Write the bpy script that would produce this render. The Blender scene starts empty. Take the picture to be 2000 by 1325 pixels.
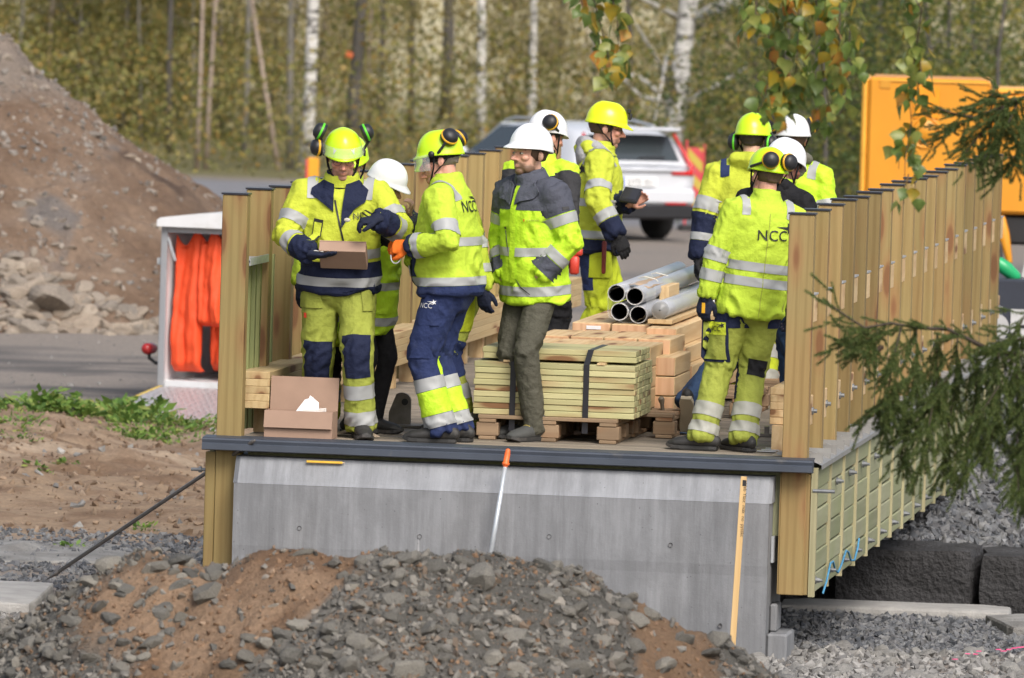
import bpy, bmesh, math, random
import numpy as np
from mathutils import Vector, Matrix, Quaternion
from mathutils.bvhtree import BVHTree
random.seed(7); RNG = np.random.default_rng(7)
PI = math.pi; R = math.radians
SC = bpy.context.scene; COL = SC.collection

# ------------------------------------------------------------------ camera
CF, CPITCH, CROLL, CYAW = 16012.0, 0.0513, 0.0301, 0.1361
CPOS = Vector((4.6587, -46.6017, 3.04))
_F = Vector((-math.sin(CYAW)*math.cos(CPITCH), math.cos(CYAW)*math.cos(CPITCH), -math.sin(CPITCH)))
_R = Vector((math.cos(CYAW), math.sin(CYAW), 0)); _U = _R.cross(_F)
_c, _s = math.cos(CROLL), math.sin(CROLL)
_R, _U = _c*_R+_s*_U, -_s*_R+_c*_U
cam = bpy.data.cameras.new('camera'); camo = bpy.data.objects.new('camera', cam); COL.objects.link(camo)
camo.matrix_world = Matrix(((_R.x, _U.x, -_F.x, CPOS.x), (_R.y, _U.y, -_F.y, CPOS.y), (_R.z, _U.z, -_F.z, CPOS.z), (0, 0, 0, 1)))
cam.sensor_width = 36; cam.lens = CF/2000*36; cam.clip_start = 1; cam.clip_end = 3000
cam.dof.use_dof = True; cam.dof.focus_distance = 48.0; cam.dof.aperture_fstop = 6.0
SC.camera = camo
# ------------------------------------------------------------------ sky and sun
SUN_EL, SUN_AZ = R(44), R(150)          # azimuth of the light's source, clockwise from +Y
w = bpy.data.worlds.new('World'); SC.world = w; w.use_nodes = True
nt = w.node_tree; nt.nodes.clear()
sky = nt.nodes.new('ShaderNodeTexSky'); sky.sky_type = 'NISHITA'; sky.sun_disc = False
sky.sun_elevation = SUN_EL; sky.sun_rotation = SUN_AZ; sky.dust_density = 4.0; sky.air_density = 1.0
mixs = nt.nodes.new('ShaderNodeMix'); mixs.data_type = 'RGBA'; mixs.inputs[0].default_value = 0.38
hsv = nt.nodes.new('ShaderNodeRGBToBW')
bg = nt.nodes.new('ShaderNodeBackground'); bg.inputs[1].default_value = 0.15
wo = nt.nodes.new('ShaderNodeOutputWorld')
nt.links.new(sky.outputs[0], hsv.inputs[0]); nt.links.new(sky.outputs[0], mixs.inputs[6]); nt.links.new(hsv.outputs[0], mixs.inputs[7])
nt.links.new(mixs.outputs[2], bg.inputs[0]); nt.links.new(bg.outputs[0], wo.inputs[0])   # thin cloud: the blue mostly greyed out
sl = bpy.data.lights.new('sun', 'SUN'); sl.energy = 1.85; sl.angle = R(28); sl.color = (1.0, 0.95, 0.88)
so = bpy.data.objects.new('sun', sl); COL.objects.link(so)
_sd = Vector((math.sin(SUN_AZ)*math.cos(SUN_EL), math.cos(SUN_AZ)*math.cos(SUN_EL), math.sin(SUN_EL)))
so.rotation_euler = _sd.to_track_quat('Z', 'Y').to_euler()
SC.view_settings.view_transform = 'Standard'; SC.view_settings.look = 'None'
SC.view_settings.exposure = 0.40; SC.view_settings.gamma = 1.0
SC.render.engine = 'CYCLES'
SC.cycles.max_bounces = 6; SC.cycles.transparent_max_bounces = 12; SC.cycles.caustics_reflective = False; SC.cycles.caustics_refractive = False

# ------------------------------------------------------------------ helpers
def at(px, py, Y=None, Z=None, X=None):
    """world point on the ray through a photo pixel"""
    d = _F + (px-1000)/CF*_R + (662.5-py)/CF*_U
    t = (Y-CPOS.y)/d.y if Y is not None else ((Z-CPOS.z)/d.z if Z is not None else (X-CPOS.x)/d.x)
    return CPOS + d*t

def _hash(i, j, k, seed):
    h = (i*374761393 + j*668265263 + k*1274126177 + seed*974711) & 0xffffffff
    h = ((h ^ (h >> 13))*1274126177) & 0xffffffff
    return ((h ^ (h >> 16)) & 0xffff)/65535.0
def vnoise(P, seed=0):
    P = np.asarray(P, float); f = np.floor(P).astype(np.int64); t = P-f; t = t*t*(3-2*t)
    out = 0
    for a in (0, 1):
        for b in (0, 1):
            for c in (0, 1):
                wt = (t[..., 0] if a else 1-t[..., 0])*(t[..., 1] if b else 1-t[..., 1])*(t[..., 2] if c else 1-t[..., 2])
                out = out + wt*_hash(f[..., 0]+a, f[..., 1]+b, f[..., 2]+c, seed)
    return out
def fbm(P, seed=0, o=4):
    P = np.asarray(P, float); s = 0; a = .5
    for k in range(o):
        s = s + a*(vnoise(P*(2**k), seed+k*17)-.5); a *= .5
    return s
def sstep(a, b, x):
    t = np.clip((x-a)/(b-a), 0, 1); return t*t*(3-2*t)

def tag(o, label=None, cat=None, group=None, kind=None):
    if label: o['label'] = label
    if cat: o['category'] = cat
    if group: o['group'] = group
    if kind: o['kind'] = kind
    return o
def empty(name, loc=(0, 0, 0), rz=0, label=None, cat=None, group=None, parent=None):
    o = bpy.data.objects.new(name, None); COL.objects.link(o); o.location = loc; o.rotation_euler = (0, 0, rz)
    o.empty_display_size = .1
    if parent: o.parent = parent
    return tag(o, label, cat, group)
def link(name, me, parent=None, loc=(0, 0, 0), rot=(0, 0, 0), scale=(1, 1, 1)):
    o = bpy.data.objects.new(name, me); COL.objects.link(o); o.location = loc; o.rotation_euler = rot; o.scale = scale
    if parent: o.parent = parent
    return o

class MB:
    """collects verts and faces, then becomes ONE mesh"""
    def __init__(s): s.v = []; s.f = []; s.m = []
    def add(s, vs, fs, mi=0):
        b = len(s.v); s.v.extend([tuple(p) for p in vs]); s.f.extend([tuple(i+b for i in q) for q in fs]); s.m.extend([mi]*len(fs)); return s
    def box(s, x0, x1, y0, y1, z0, z1, mi=0, bev=0):
        if bev:
            b = bev; V = []
            for z, ins in ((z0, b), (z0+b, 0), (z1-b, 0), (z1, b)):
                for (cx, sx) in ((x0, 1), (x1, -1)):
                    pass
                xa, xb, ya, yb = x0+ins, x1-ins, y0+ins, y1-ins
                V += [(xa+b*(ins == 0), ya, z), (xb-b*(ins == 0), ya, z), (xb, ya+b*(ins == 0), z), (xb, yb-b*(ins == 0), z),
                      (xb-b*(ins == 0), yb, z), (xa+b*(ins == 0), yb, z), (xa, yb-b*(ins == 0), z), (xa, ya+b*(ins == 0), z)]
            Fs = [tuple(range(7, -1, -1)), tuple(range(24, 32))]
            for k in range(3):
                for i in range(8):
                    j = (i+1) % 8; Fs.append((k*8+i, k*8+j, k*8+8+j, k*8+8+i))
            return s.add(V, Fs, mi)
        V = [(x0, y0, z0), (x1, y0, z0), (x1, y1, z0), (x0, y1, z0), (x0, y0, z1), (x1, y0, z1), (x1, y1, z1), (x0, y1, z1)]
        return s.add(V, [(3, 2, 1, 0), (4, 5, 6, 7), (0, 1, 5, 4), (1, 2, 6, 5), (2, 3, 7, 6), (3, 0, 4, 7)], mi)
    def tube(s, pts, rad, n=10, mi=0, ry=None, cap=True, up=None, flat=False):
        """loft of (elliptic) rings along a polyline with domed ends"""
        P = [Vector(p) for p in pts]; k = len(P)
        r = list(rad) if hasattr(rad, '__len__') else [rad]*k
        q = list(ry) if ry is not None and hasattr(ry, '__len__') else ([ry]*k if ry is not None else r)
        T = []
        for i in range(k):
            t = (P[min(i+1, k-1)]-P[max(i-1, 0)]); T.append(t.normalized() if t.length > 1e-9 else Vector((0, 0, 1)))
        ref = Vector(up) if up else (Vector((0, 1, 0)) if abs(T[0].y) < .9 else Vector((1, 0, 0)))
        rings = []
        A = (ref - T[0]*ref.dot(T[0])).normalized()
        def ring(c, t, a, rr, qq):
            b = t.cross(a); return [c + b*(math.cos(2*PI*i/n)*rr) + a*(math.sin(2*PI*i/n)*qq) for i in range(n)]
        fr = []
        for i in range(k):
            A = (A - T[i]*A.dot(T[i])); A = A.normalized() if A.length > 1e-6 else ref; fr.append(A)
        if cap and not flat:
            for e in (.98, .72, .38):
                d = math.sqrt(1-e*e); rings.append(ring(P[0]-T[0]*(min(r[0], q[0])*e), T[0], fr[0], r[0]*d, q[0]*d))
        for i in range(k): rings.append(ring(P[i], T[i], fr[i], r[i], q[i]))
        if cap and not flat:
            for e in (.38, .72, .98):
                d = math.sqrt(1-e*e); rings.append(ring(P[-1]+T[-1]*(min(r[-1], q[-1])*e), T[-1], fr[-1], r[-1]*d, q[-1]*d))
        V = [p for g in rings for p in g]; Fs = []
        for a in range(len(rings)-1):
            for i in range(n):
                j = (i+1) % n; Fs.append((a*n+i, a*n+j, a*n+n+j, a*n+n+i))
        if cap: Fs.append(tuple(range(n-1, -1, -1))); m = (len(rings)-1)*n; Fs.append(tuple(range(m, m+n)))
        return s.add(V, Fs, mi)
    def ell(s, c, r, n=14, m=9, mi=0, rot=None):
        V = [Vector((0, 0, -r[2]))]; c = Vector(c)
        for j in range(1, m):
            ph = -PI/2+PI*j/m
            for i in range(n):
                V.append(Vector((r[0]*math.cos(ph)*math.cos(2*PI*i/n), r[1]*math.cos(ph)*math.sin(2*PI*i/n), r[2]*math.sin(ph))))
        V.append(Vector((0, 0, r[2]))); L = len(V)-1
        Fs = [(0, 1+(i+1) % n, 1+i) for i in range(n)]
        for j in range(m-2):
            for i in range(n):
                a = 1+j*n; Fs.append((a+i, a+(i+1) % n, a+n+(i+1) % n, a+n+i))
        a = 1+(m-2)*n; Fs += [(a+i, a+(i+1) % n, L) for i in range(n)]
        if rot is not None: V = [rot @ v for v in V]
        return s.add([v+c for v in V], Fs, mi)
    def lathe(s, prof, n=16, mi=0, axis='Z', c=(0, 0, 0), rot=None):
        V = []
        for (r_, z) in prof:
            for i in range(n):
                a = 2*PI*i/n; p = Vector((r_*math.cos(a), r_*math.sin(a), z))
                if axis == 'X': p = Vector((p.z, p.x, p.y))
                elif axis == 'Y': p = Vector((p.x, p.z, p.y))
                if rot is not None: p = rot @ p
                V.append(p+Vector(c))
        Fs = []
        for k in range(len(prof)-1):
            for i in range(n):
                j = (i+1) % n; q = (k*n+i, k*n+j, k*n+n+j, k*n+n+i); Fs.append(q if axis != 'Y' else q[::-1])
        return s.add(V, Fs, mi)
    def grid(s, pts, nu, nv, mi=0, closed=False):
        Fs = []
        for i in range(nu-1):
            for j in range(nv-1 if not closed else nv):
                k = (j+1) % nv; Fs.append((i*nv+j, i*nv+k, i*nv+nv+k, i*nv+nv+j))
        return s.add(pts, Fs, mi)
    def xf(s, M, start=0):
        s.v = s.v[:start]+[tuple(M @ Vector(p)) for p in s.v[start:]]; return s
    def mesh(s, name, mats, smooth=False):
        me = bpy.data.meshes.new(name); me.from_pydata(s.v, [], s.f); 
        for m in (mats if isinstance(mats, (list, tuple)) else [mats]): me.materials.append(m)
        if any(s.m): me.polygons.foreach_set('material_index', s.m)
        if smooth: me.polygons.foreach_set('use_smooth', [True]*len(s.f))
        me.update(); return me
    def build(s, name, mats, parent=None, smooth=False, loc=(0, 0, 0), rot=(0, 0, 0)):
        return link(name, s.mesh(name, mats, smooth), parent, loc, rot)

def npmesh(name, V, F, mats, smooth=True, attrs=None, mi=None):
    """fast mesh from arrays; F is (n,3) or (n,4)"""
    V = np.asarray(V, np.float32); F = np.asarray(F, np.int32); k = F.shape[1]
    me = bpy.data.meshes.new(name); me.vertices.add(len(V)); me.vertices.foreach_set('co', V.ravel())
    me.loops.add(F.size); me.loops.foreach_set('vertex_index', F.ravel())
    me.polygons.add(len(F)); me.polygons.foreach_set('loop_start', np.arange(0, F.size, k, dtype=np.int32))
    me.polygons.foreach_set('loop_total', np.full(len(F), k, np.int32))
    me.polygons.foreach_set('use_smooth', np.full(len(F), smooth))
    if mi is not None: me.polygons.foreach_set('material_index', np.asarray(mi, np.int32))
    for m in (mats if isinstance(mats, (list, tuple)) else [mats]): me.materials.append(m)
    for n_, A in (attrs or {}).items():
        A = np.asarray(A, np.float32)
        if A.ndim == 2:
            at_ = me.attributes.new(n_, 'FLOAT_COLOR', 'POINT'); at_.data.foreach_set('color', np.concatenate([A, np.ones((len(A), 1), np.float32)], 1).ravel())
        else:
            at_ = me.attributes.new(n_, 'FLOAT', 'POINT'); at_.data.foreach_set('value', A)
    me.update(calc_edges=True); return me

# ------------------------------------------------------------------ materials
def nm(name):
    m = bpy.data.materials.new(name); m.use_nodes = True; t = m.node_tree
    return m, t, t.nodes['Principled BSDF']
def nd(t, typ, **kw):
    n = t.nodes.new(typ)
    for k, v in kw.items():
        if isinstance(k, str) and k.startswith('i_'): n.inputs[k[2:].replace('_', ' ')].default_value = v
        else: setattr(n, k, v)
    return n
def ramp(t, fac, stops):
    r = t.nodes.new('ShaderNodeValToRGB'); e = r.color_ramp.elements
    while len(e) < len(stops): e.new(.5)
    for x, (p, c) in zip(e, stops):
        x.position = p; x.color = (*c, 1)
    t.links.new(fac, r.inputs[0]); return r.outputs[0]
def mixc(t, fac, a, b, mode='MIX'):
    m = t.nodes.new('ShaderNodeMix'); m.data_type = 'RGBA'; m.blend_type = mode
    for s_, v in ((m.inputs[0], fac), (m.inputs[6], a), (m.inputs[7], b)):
        if hasattr(v, 'is_linked'): t.links.new(v, s_)
        elif isinstance(v, (int, float)): s_.default_value = v
        else: s_.default_value = (*v, 1)
    return m.outputs[2]
def coords(t, kind='Object', scale=(1, 1, 1), jitter=True):
    c = t.nodes.new('ShaderNodeTexCoord'); o = c.outputs[kind]
    if jitter:
        oi = t.nodes.new('ShaderNodeObjectInfo'); ad = t.nodes.new('ShaderNodeVectorMath'); ad.operation = 'MULTIPLY_ADD'
        cmb = t.nodes.new('ShaderNodeCombineXYZ')
        for i in range(3): t.links.new(oi.outputs['Random'], cmb.inputs[i])
        ad.inputs[1].default_value = (17.3, 9.1, 23.7); t.links.new(cmb.outputs[0], ad.inputs[0]); t.links.new(o, ad.inputs[2]); o = ad.outputs[0]
    mp = t.nodes.new('ShaderNodeMapping'); mp.inputs['Scale'].default_value = scale
    t.links.new(o, mp.inputs[0]); return mp.outputs[0]
def noise(t, vec, scale, detail=4, rough=.55):
    n = t.nodes.new('ShaderNodeTexNoise'); n.inputs['Scale'].default_value = scale; n.inputs['Detail'].default_value = detail
    n.inputs['Roughness'].default_value = rough; t.links.new(vec, n.inputs['Vector']); return n.outputs[0]
def bump(t, p, h, strength, dist=.01):
    b = t.nodes.new('ShaderNodeBump'); b.inputs['Strength'].default_value = strength; b.inputs['Distance'].default_value = dist
    t.links.new(h, b.inputs['Height']); t.links.new(b.outputs[0], p.inputs['Normal']); return b
def mul(c, k): return tuple(min(1, x*k) for x in c)
def M(name, col, rough=.6, var=.12, vs=6, bmp=.15, bs=80, metal=0, dist=.004, spec=.5, dirt=None, stretch=(1, 1, 1), isl=0, dirt_s=3, dirt_lo=.5):
    m, t, p = nm(name); v = coords(t, scale=stretch)
    n = noise(t, v, vs, 5)
    c = ramp(t, n, [(.25, mul(col, 1-var)), (.5, col), (.75, mul(col, 1+var))])
    if dirt:
        c = mixc(t, ramp(t, noise(t, v, dirt_s, 6, .65), [(dirt_lo, (0, 0, 0)), (dirt_lo+.25, (.8, .8, .8))]), c, dirt)
    if isl:
        g = t.nodes.new('ShaderNodeNewGeometry')
        c = mixc(t, 1.0, c, ramp(t, g.outputs['Random Per Island'], [(0, (1-isl,)*3), (1, (1+isl,)*3)]), 'MULTIPLY')
    t.links.new(c, p.inputs['Base Color'])
    p.inputs['Roughness'].default_value = rough; p.inputs['Metallic'].default_value = metal; p.inputs['Specular IOR Level'].default_value = spec
    if bmp: bump(t, p, noise(t, v, bs, 4), bmp, dist)
    return m
def wood(name, base, dark, axis='Z', knots=True, green=0.0, grain=1.0, rough=.7, objvar=.28):
    m, t, p = nm(name)
    s = {'X': (.8, 16, 16), 'Y': (16, .8, 16), 'Z': (16, 16, .8)}[axis]
    k = {'X': (2.2, 9, 9), 'Y': (9, 2.2, 9), 'Z': (9, 9, 2.2)}[axis]
    v = coords(t, scale=s)
    n1 = noise(t, v, 1.6*grain, 6, .6); n2 = noise(t, v, 7*grain, 3)
    wv = t.nodes.new('ShaderNodeTexWave'); wv.wave_type = 'BANDS'; wv.bands_direction = 'X' if axis != 'X' else 'Y'
    wv.inputs['Scale'].default_value = .35*grain; wv.inputs['Distortion'].default_value = 7; wv.inputs['Detail'].default_value = 3; t.links.new(v, wv.inputs[0])
    mid = tuple((a+b)/2 for a, b in zip(base, dark))
    c = mixc(t, ramp(t, n1, [(.3, (0, 0, 0)), (.72, (1, 1, 1))]), base, mid)
    c = mixc(t, ramp(t, wv.outputs[0], [(.55, (0, 0, 0)), (1, (.55,)*3)]), c, dark)
    c = mixc(t, ramp(t, n2, [(.5, (0, 0, 0)), (.8, (.35,)*3)]), c, dark)
    if green:
        c = mixc(t, ramp(t, noise(t, coords(t), 1.7, 3), [(.35, (0, 0, 0)), (.75, (green,)*3)]), c, (.23, .27, .12))
    if knots:
        vo = t.nodes.new('ShaderNodeTexVoronoi'); vo.inputs['Scale'].default_value = .85; vo.inputs['Randomness'].default_value = 1
        t.links.new(coords(t, scale=k), vo.inputs[0])
        c = mixc(t, ramp(t, vo.outputs['Distance'], [(.16, (.9,)*3), (.23, (0, 0, 0))]), c, (.10, .04, .02))
        c = mixc(t, ramp(t, vo.outputs['Distance'], [(.2, (.5,)*3), (.42, (0, 0, 0))]), c, (.30, .15, .07))
    oi = t.nodes.new('ShaderNodeObjectInfo')
    c = mixc(t, 1.0, c, ramp(t, oi.outputs['Random'], [(0, (1-objvar, 1-objvar, 1-objvar*1.1)), (.5, (1, .98, .95)), (1, (1+objvar*.6, 1+objvar*.5, 1+objvar*.4))]), 'MULTIPLY')
    t.links.new(c, p.inputs['Base Color']); p.inputs['Roughness'].default_value = rough; p.inputs['Specular IOR Level'].default_value = .3
    bump(t, p, n2, .25, .004); return m
def glass(name, tint=(.9, .95, .95), alpha=.25, rough=.05):
    m, t, p = nm(name); p.inputs['Base Color'].default_value = (*tint, 1); p.inputs['Roughness'].default_value = rough; p.inputs['Alpha'].default_value = alpha
    p.inputs['Specular IOR Level'].default_value = .8; return m
def attrcol(name, attr, rough=.9, bs=30, bmp=.5, dist=.02, grain=.25, gs=40, spec=.25):
    """ground and skin: colour stored per vertex (what the thing IS there), fine grain on top"""
    m, t, p = nm(name); a = t.nodes.new('ShaderNodeAttribute'); a.attribute_name = attr
    v = coords(t, jitter=False); n = noise(t, v, gs, 6, .7)
    c = mixc(t, 1.0, a.outputs['Color'], ramp(t, n, [(.25, (1-grain,)*3), (.75, (1+grain,)*3)]), 'MULTIPLY')
    t.links.new(c, p.inputs['Base Color']); p.inputs['Roughness'].default_value = rough; p.inputs['Specular IOR Level'].default_value = spec
    bump(t, p, noise(t, v, bs, 6, .65), bmp, dist); return m

def stonecolor(name, cols, rough=.85, isl=True, bs=14):
    m, t, p = nm(name)
    if isl: g = t.nodes.new('ShaderNodeNewGeometry'); f = g.outputs['Random Per Island']
    else: g = t.nodes.new('ShaderNodeObjectInfo'); f = g.outputs['Random']
    v = coords(t)
    c = ramp(t, f, [(i/(len(cols)-1), cc) for i, cc in enumerate(cols)])
    c = mixc(t, 1.0, c, ramp(t, noise(t, v, bs, 6, .65), [(.3, (.62,)*3), (.7, (1.3,)*3)]), 'MULTIPLY')
    t.links.new(c, p.inputs['Base Color']); p.inputs['Roughness'].default_value = rough; p.inputs['Specular IOR Level'].default_value = .3
    bump(t, p, noise(t, v, bs*2.2, 5), .6, .012); return m

# palette
W_POST = wood('treated_pine_post', (.335, .238, .105), (.215, .14, .055), 'Z', green=.25)
W_POST_L = wood('treated_pine_post_pale', (.39, .28, .12), (.26, .17, .065), 'Z', green=.25)
W_CLAD = wood('treated_pine_cladding', (.33, .335, .225), (.23, .235, .15), 'Y', knots=False, green=.6, objvar=.2)
W_GREEN = wood('treated_pine_batten', (.42, .41, .20), (.28, .28, .12), 'X', green=.6, objvar=.28)
W_GREENZ = wood('treated_pine_slat', (.36, .38, .17), (.24, .26, .10), 'Z', knots=False, green=.8)
W_SPRUCE = wood('fresh_spruce_beam', (.66, .50, .29), (.52, .34, .17), 'Y', objvar=.14)
W_SPRUCEX = wood('fresh_spruce_strip', (.66, .50, .29), (.52, .34, .17), 'X', objvar=.14)
W_ENDS = wood('spruce_end_grain', (.66, .43, .27), (.52, .30, .17), 'Z', knots=False, objvar=.2)
W_PALLET = wood('old_pallet_wood', (.33, .235, .15), (.19, .13, .085), 'X', objvar=.25)
W_DECK = wood('worn_deck_plank', (.29, .25, .205), (.20, .17, .135), 'X', knots=False, objvar=.2)
W_BEAM = wood('laminated_guard_beam', (.54, .42, .235), (.42, .30, .15), 'Y', objvar=.12)
DARKSTEEL = M('dark_blue_steel_sheet', (.055, .066, .088), .5, .15, 5, .03, metal=.15, spec=.45, dirt=(.16, .15, .13), dirt_s=6, dirt_lo=.62)
CAPSTEEL = M('dark_cap_sheet', (.035, .035, .045), .35, .1, metal=.3)
GALV = M('galvanised_steel', (.46, .48, .50), .42, .2, 30, .05, metal=.35)
SHEET = M('grey_roof_sheet', (.33, .325, .315), .42, .18, 9, .04, metal=.5)
IRON = M('worn_iron_bar', (.15, .138, .13), .4, .35, 20, .12, metal=.45)
BOLT = M('dull_bolt_steel', (.20, .21, .22), .45, .2, 30, .05, metal=.5)
BLACKP = M('black_plastic', (.018, .018, .02), .45, .1, bmp=.02)
WHITEP = M('white_shell', (.80, .81, .82), .28, .03, bmp=0)
CARD = M('brown_cardboard', (.34, .225, .165), .85, .06, 12, .08, 60)
PAPER = M('white_paper', (.78, .78, .80), .8, .03)
BLACKSTRAP = M('black_strap', (.015, .015, .02), .4, .05)
# ================================================================== ground
RAMPY0, RAMPY1 = 14.6, 36.0
def ground_z(X, Y):
    X = np.asarray(X, float); Y = np.asarray(Y, float)
    P = np.stack([X, Y, np.zeros_like(X)], -1)
    z = -1.15 + .10*fbm(P*.35, 1, 3)*sstep(3, 9, Y) + .05*fbm(P*1.7, 2, 4)
    # left bank of bare earth: low hump with rills
    bank = sstep(6.2, 10, Y)*(1-sstep(15, 20, Y))*(1-sstep(-4.6, -3.4, X))
    z += bank*(.20 + .50*fbm(P*np.array([.8, .5, 1]), 5, 5)+.16*fbm(P*2.6, 6, 3)+.09*fbm(P*np.array([5, 8, 1]), 7, 4))
    # approach ramp behind the deck
    rz = -.06 - (1.09)*np.clip((Y-RAMPY0)/(RAMPY1-RAMPY0), 0, 1)
    wx = 1-sstep(2.2, 4.4, np.abs(X+1.7)); on = sstep(RAMPY0-1.2, RAMPY0, Y)
    z = np.where(rz > z, z+(rz-z)*wx*on, z)
    # the stream bed under the bridge
    s = sstep(-4.4, -3.3, X)
    z -= s*.22*sstep(.6, 3.2, Y)*(1-sstep(6.3, 6.6, Y))
    z -= s*.75*sstep(6.2, 6.55, Y)*(1-sstep(7.60, 7.72, Y))
    z += s*np.where((Y > 7.62) & (Y < RAMPY0), .13+.62*sstep(7.7, 13.6, Y), 0)*(1-wx*on)
    # wooded rise far away
    z += 9.0*sstep(150, 420, Y) + .25*sstep(86, 100, Y)
    return z
def grid_lines(segs):
    out = []
    for a, b, d in segs: out += list(np.arange(a, b-1e-6, d))
    return np.array(out+[segs[-1][1]])
gx = grid_lines([(-160, -60, 10), (-60, -20, 2), (-20, -9.5, .4), (-9.5, 3, .075), (3, 12, .5), (12, 60, 4), (60, 120, 10)])
gy = grid_lines([(-60, -14, 3), (-14, -4, .5), (-4, 20, .075), (20, 40, .2), (40, 100, 1.0), (100, 160, 4), (160, 440, 14)])
GX, GY = np.meshgrid(gx, gy); GZ = ground_z(GX, GY)
Pg = np.stack([GX, GY, GZ], -1); Q = np.stack([GX, GY, GX*0], -1)
nA = fbm(Q*.6, 11, 4); nB = fbm(Q*2.3, 12, 4); nC = fbm(Q*np.array([.25, .9, 1]), 13, 4)
def blend(c, col, m): return c*(1-m[..., None])+np.array(col)*m[..., None]
C = np.zeros(GX.shape+(3,)); C[:] = (.23, .20, .175)                       # trodden gravel
C = blend(C, (.15, .14, .135), sstep(.0, .25, nC))
dirt = sstep(6.0, 7.0, GY+nB*2)*(1-sstep(17.5, 20, GY+nA*4))*(1-sstep(-4.2, -3.3, GX+nB*.6))
C = blend(C, (.265, .192, .13), dirt); C = blend(C, (.35, .27, .195), dirt*sstep(-.02, .2, nC)); C = blend(C, (.17, .11, .07), dirt*sstep(.05, .22, nB)); C = blend(C, (.20, .135, .09), dirt*sstep(.0, .15, fbm(Q*np.array([3, 9, 1]), 15, 4))*.8)
road = sstep(64.5, 65.5, GY)*(1-sstep(78, 79.5, GY)); C = blend(C, (.20, .20, .215), road)
wet = sstep(20, 23, GY)*(1-sstep(27, 33, GY))*sstep(.02, .16, nC+nB*.3)*(1-sstep(-6, -5, GX)); C = blend(C, (.085, .08, .078), wet*.8)
C = blend(C, (.16, .15, .06), sstep(79.5, 82, GY+nA*3)*.9); C = blend(C, (.27, .23, .11), sstep(83, 88, GY)*sstep(-.05, .15, nB))
C = blend(C, (.52, .46, .29), sstep(100, 150, GY+nA*20))
stream = sstep(-4.4, -3.4, GX)*sstep(.3, 1, GY)*(1-sstep(13.5, 14.4, GY)); C = blend(C, (.12, .12, .125), stream)
nx, ny = len(gx), len(gy); idx = np.arange(nx*ny).reshape(ny, nx)
Fq = np.stack([idx[:-1, :-1], idx[:-1, 1:], idx[1:, 1:], idx[1:, :-1]], -1).reshape(-1, 4)
GROUND = attrcol('bare_ground', 'soil', bs=22, bmp=.6, dist=.03, grain=.3, gs=26)
ground = link('ground', npmesh('ground', Pg.reshape(-1, 3), Fq, GROUND, True, {'soil': C.reshape(-1, 3)}))
tag(ground, kind='structure')

# ------------------------------------------------------------------ stones
def ico(sub=1):
    bm = bmesh.new(); bmesh.ops.create_icosphere(bm, subdivisions=sub, radius=1)
    V = np.array([v.co[:] for v in bm.verts]); F = np.array([[v.index for v in f.verts] for f in bm.faces]); bm.free(); return V, F
ICO1, ICO2, ICO3 = ico(1), ico(2), ico(3)
def rock_shape(seed, base, planes=9, ang=.75):
    """chipped stone: a ball cut by random planes"""
    r = np.random.default_rng(seed); V = base[0].copy(); sc = np.array([1, r.uniform(.6, .95), r.uniform(.42, .75)])
    for k in range(planes):
        n = r.normal(size=3); n /= np.linalg.norm(n); d = r.uniform(ang-.2, ang+.12)
        over = V @ n - d; V = V - np.where(over > 0, over, 0)[:, None]*n
    V = V*(1+.22*fbm(V*1.6+seed, seed, 2)[:, None]); return V*sc, base[1]
def rotmats(q):
    q = q/np.linalg.norm(q, axis=1, keepdims=True); w, x, y, z = q.T
    return np.stack([1-2*(y*y+z*z), 2*(x*y-z*w), 2*(x*z+y*w), 2*(x*y+z*w), 1-2*(x*x+z*z), 2*(y*z-x*w), 2*(x*z-y*w), 2*(y*z+x*w), 1-2*(x*x+y*y)], -1).reshape(-1, 3, 3)
def scatter(name, shapes, P, S, mats, parent=None, rng=RNG, flat=.0, smooth=False):
    """many small stones as one mesh"""
    Vs, Fs = [], []; off = 0; pick = rng.integers(0, len(shapes), len(P)); Rm = rotmats(rng.normal(size=(len(P), 4))*np.array([1, 1-flat, 1-flat, 1]))
    for k, (V, F) in enumerate(shapes):
        s = pick == k
        if not s.any(): continue
        W = np.einsum('nij,vj->nvi', Rm[s], V)*S[s][:, None, None]+P[s][:, None, :]
        n = len(V); m = int(s.sum()); Vs.append(W.reshape(-1, 3)); Fs.append((F[None]+np.arange(m)[:, None, None]*n).reshape(-1, 3)+off); off += n*m
    o = link(name, npmesh(name, np.concatenate(Vs), np.concatenate(Fs), mats, smooth), parent); o['kind'] = 'stuff'; return o
PEB = [rock_shape(100+i, ICO1, 7, .8) for i in range(8)]
PEB0 = [(rock_shape(140+i, (np.array([[1, 0, -.6], [-.5, .87, -.6], [-.5, -.87, -.6], [.9, .5, .3], [-.9, .5, .35], [0, -1, .3], [0, .1, .8]]),
         np.array([[0, 2, 1], [0, 1, 3], [1, 4, 3], [1, 2, 4], [2, 5, 4], [2, 0, 5], [0, 3, 5], [3, 6, 5], [3, 4, 6], [4, 5, 6]])), 2, .9)) for i in range(8)]
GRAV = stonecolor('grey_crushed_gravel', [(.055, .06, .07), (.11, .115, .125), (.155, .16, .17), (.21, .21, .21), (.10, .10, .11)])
GRAVL = stonecolor('pale_crushed_gravel', [(.12, .118, .115), (.19, .185, .18), (.25, .24, .23), (.31, .30, .285), (.17, .165, .155)])
ROCKG = stonecolor('grey_broken_rock', [(.09, .087, .08), (.135, .13, .117), (.19, .18, .158), (.25, .233, .20), (.115, .11, .098), (.165, .153, .13)], isl=False)
ROCKB = stonecolor('buff_field_stone', [(.24, .19, .145), (.32, .265, .21), (.20, .175, .15), (.37, .31, .245)], isl=False)
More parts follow.
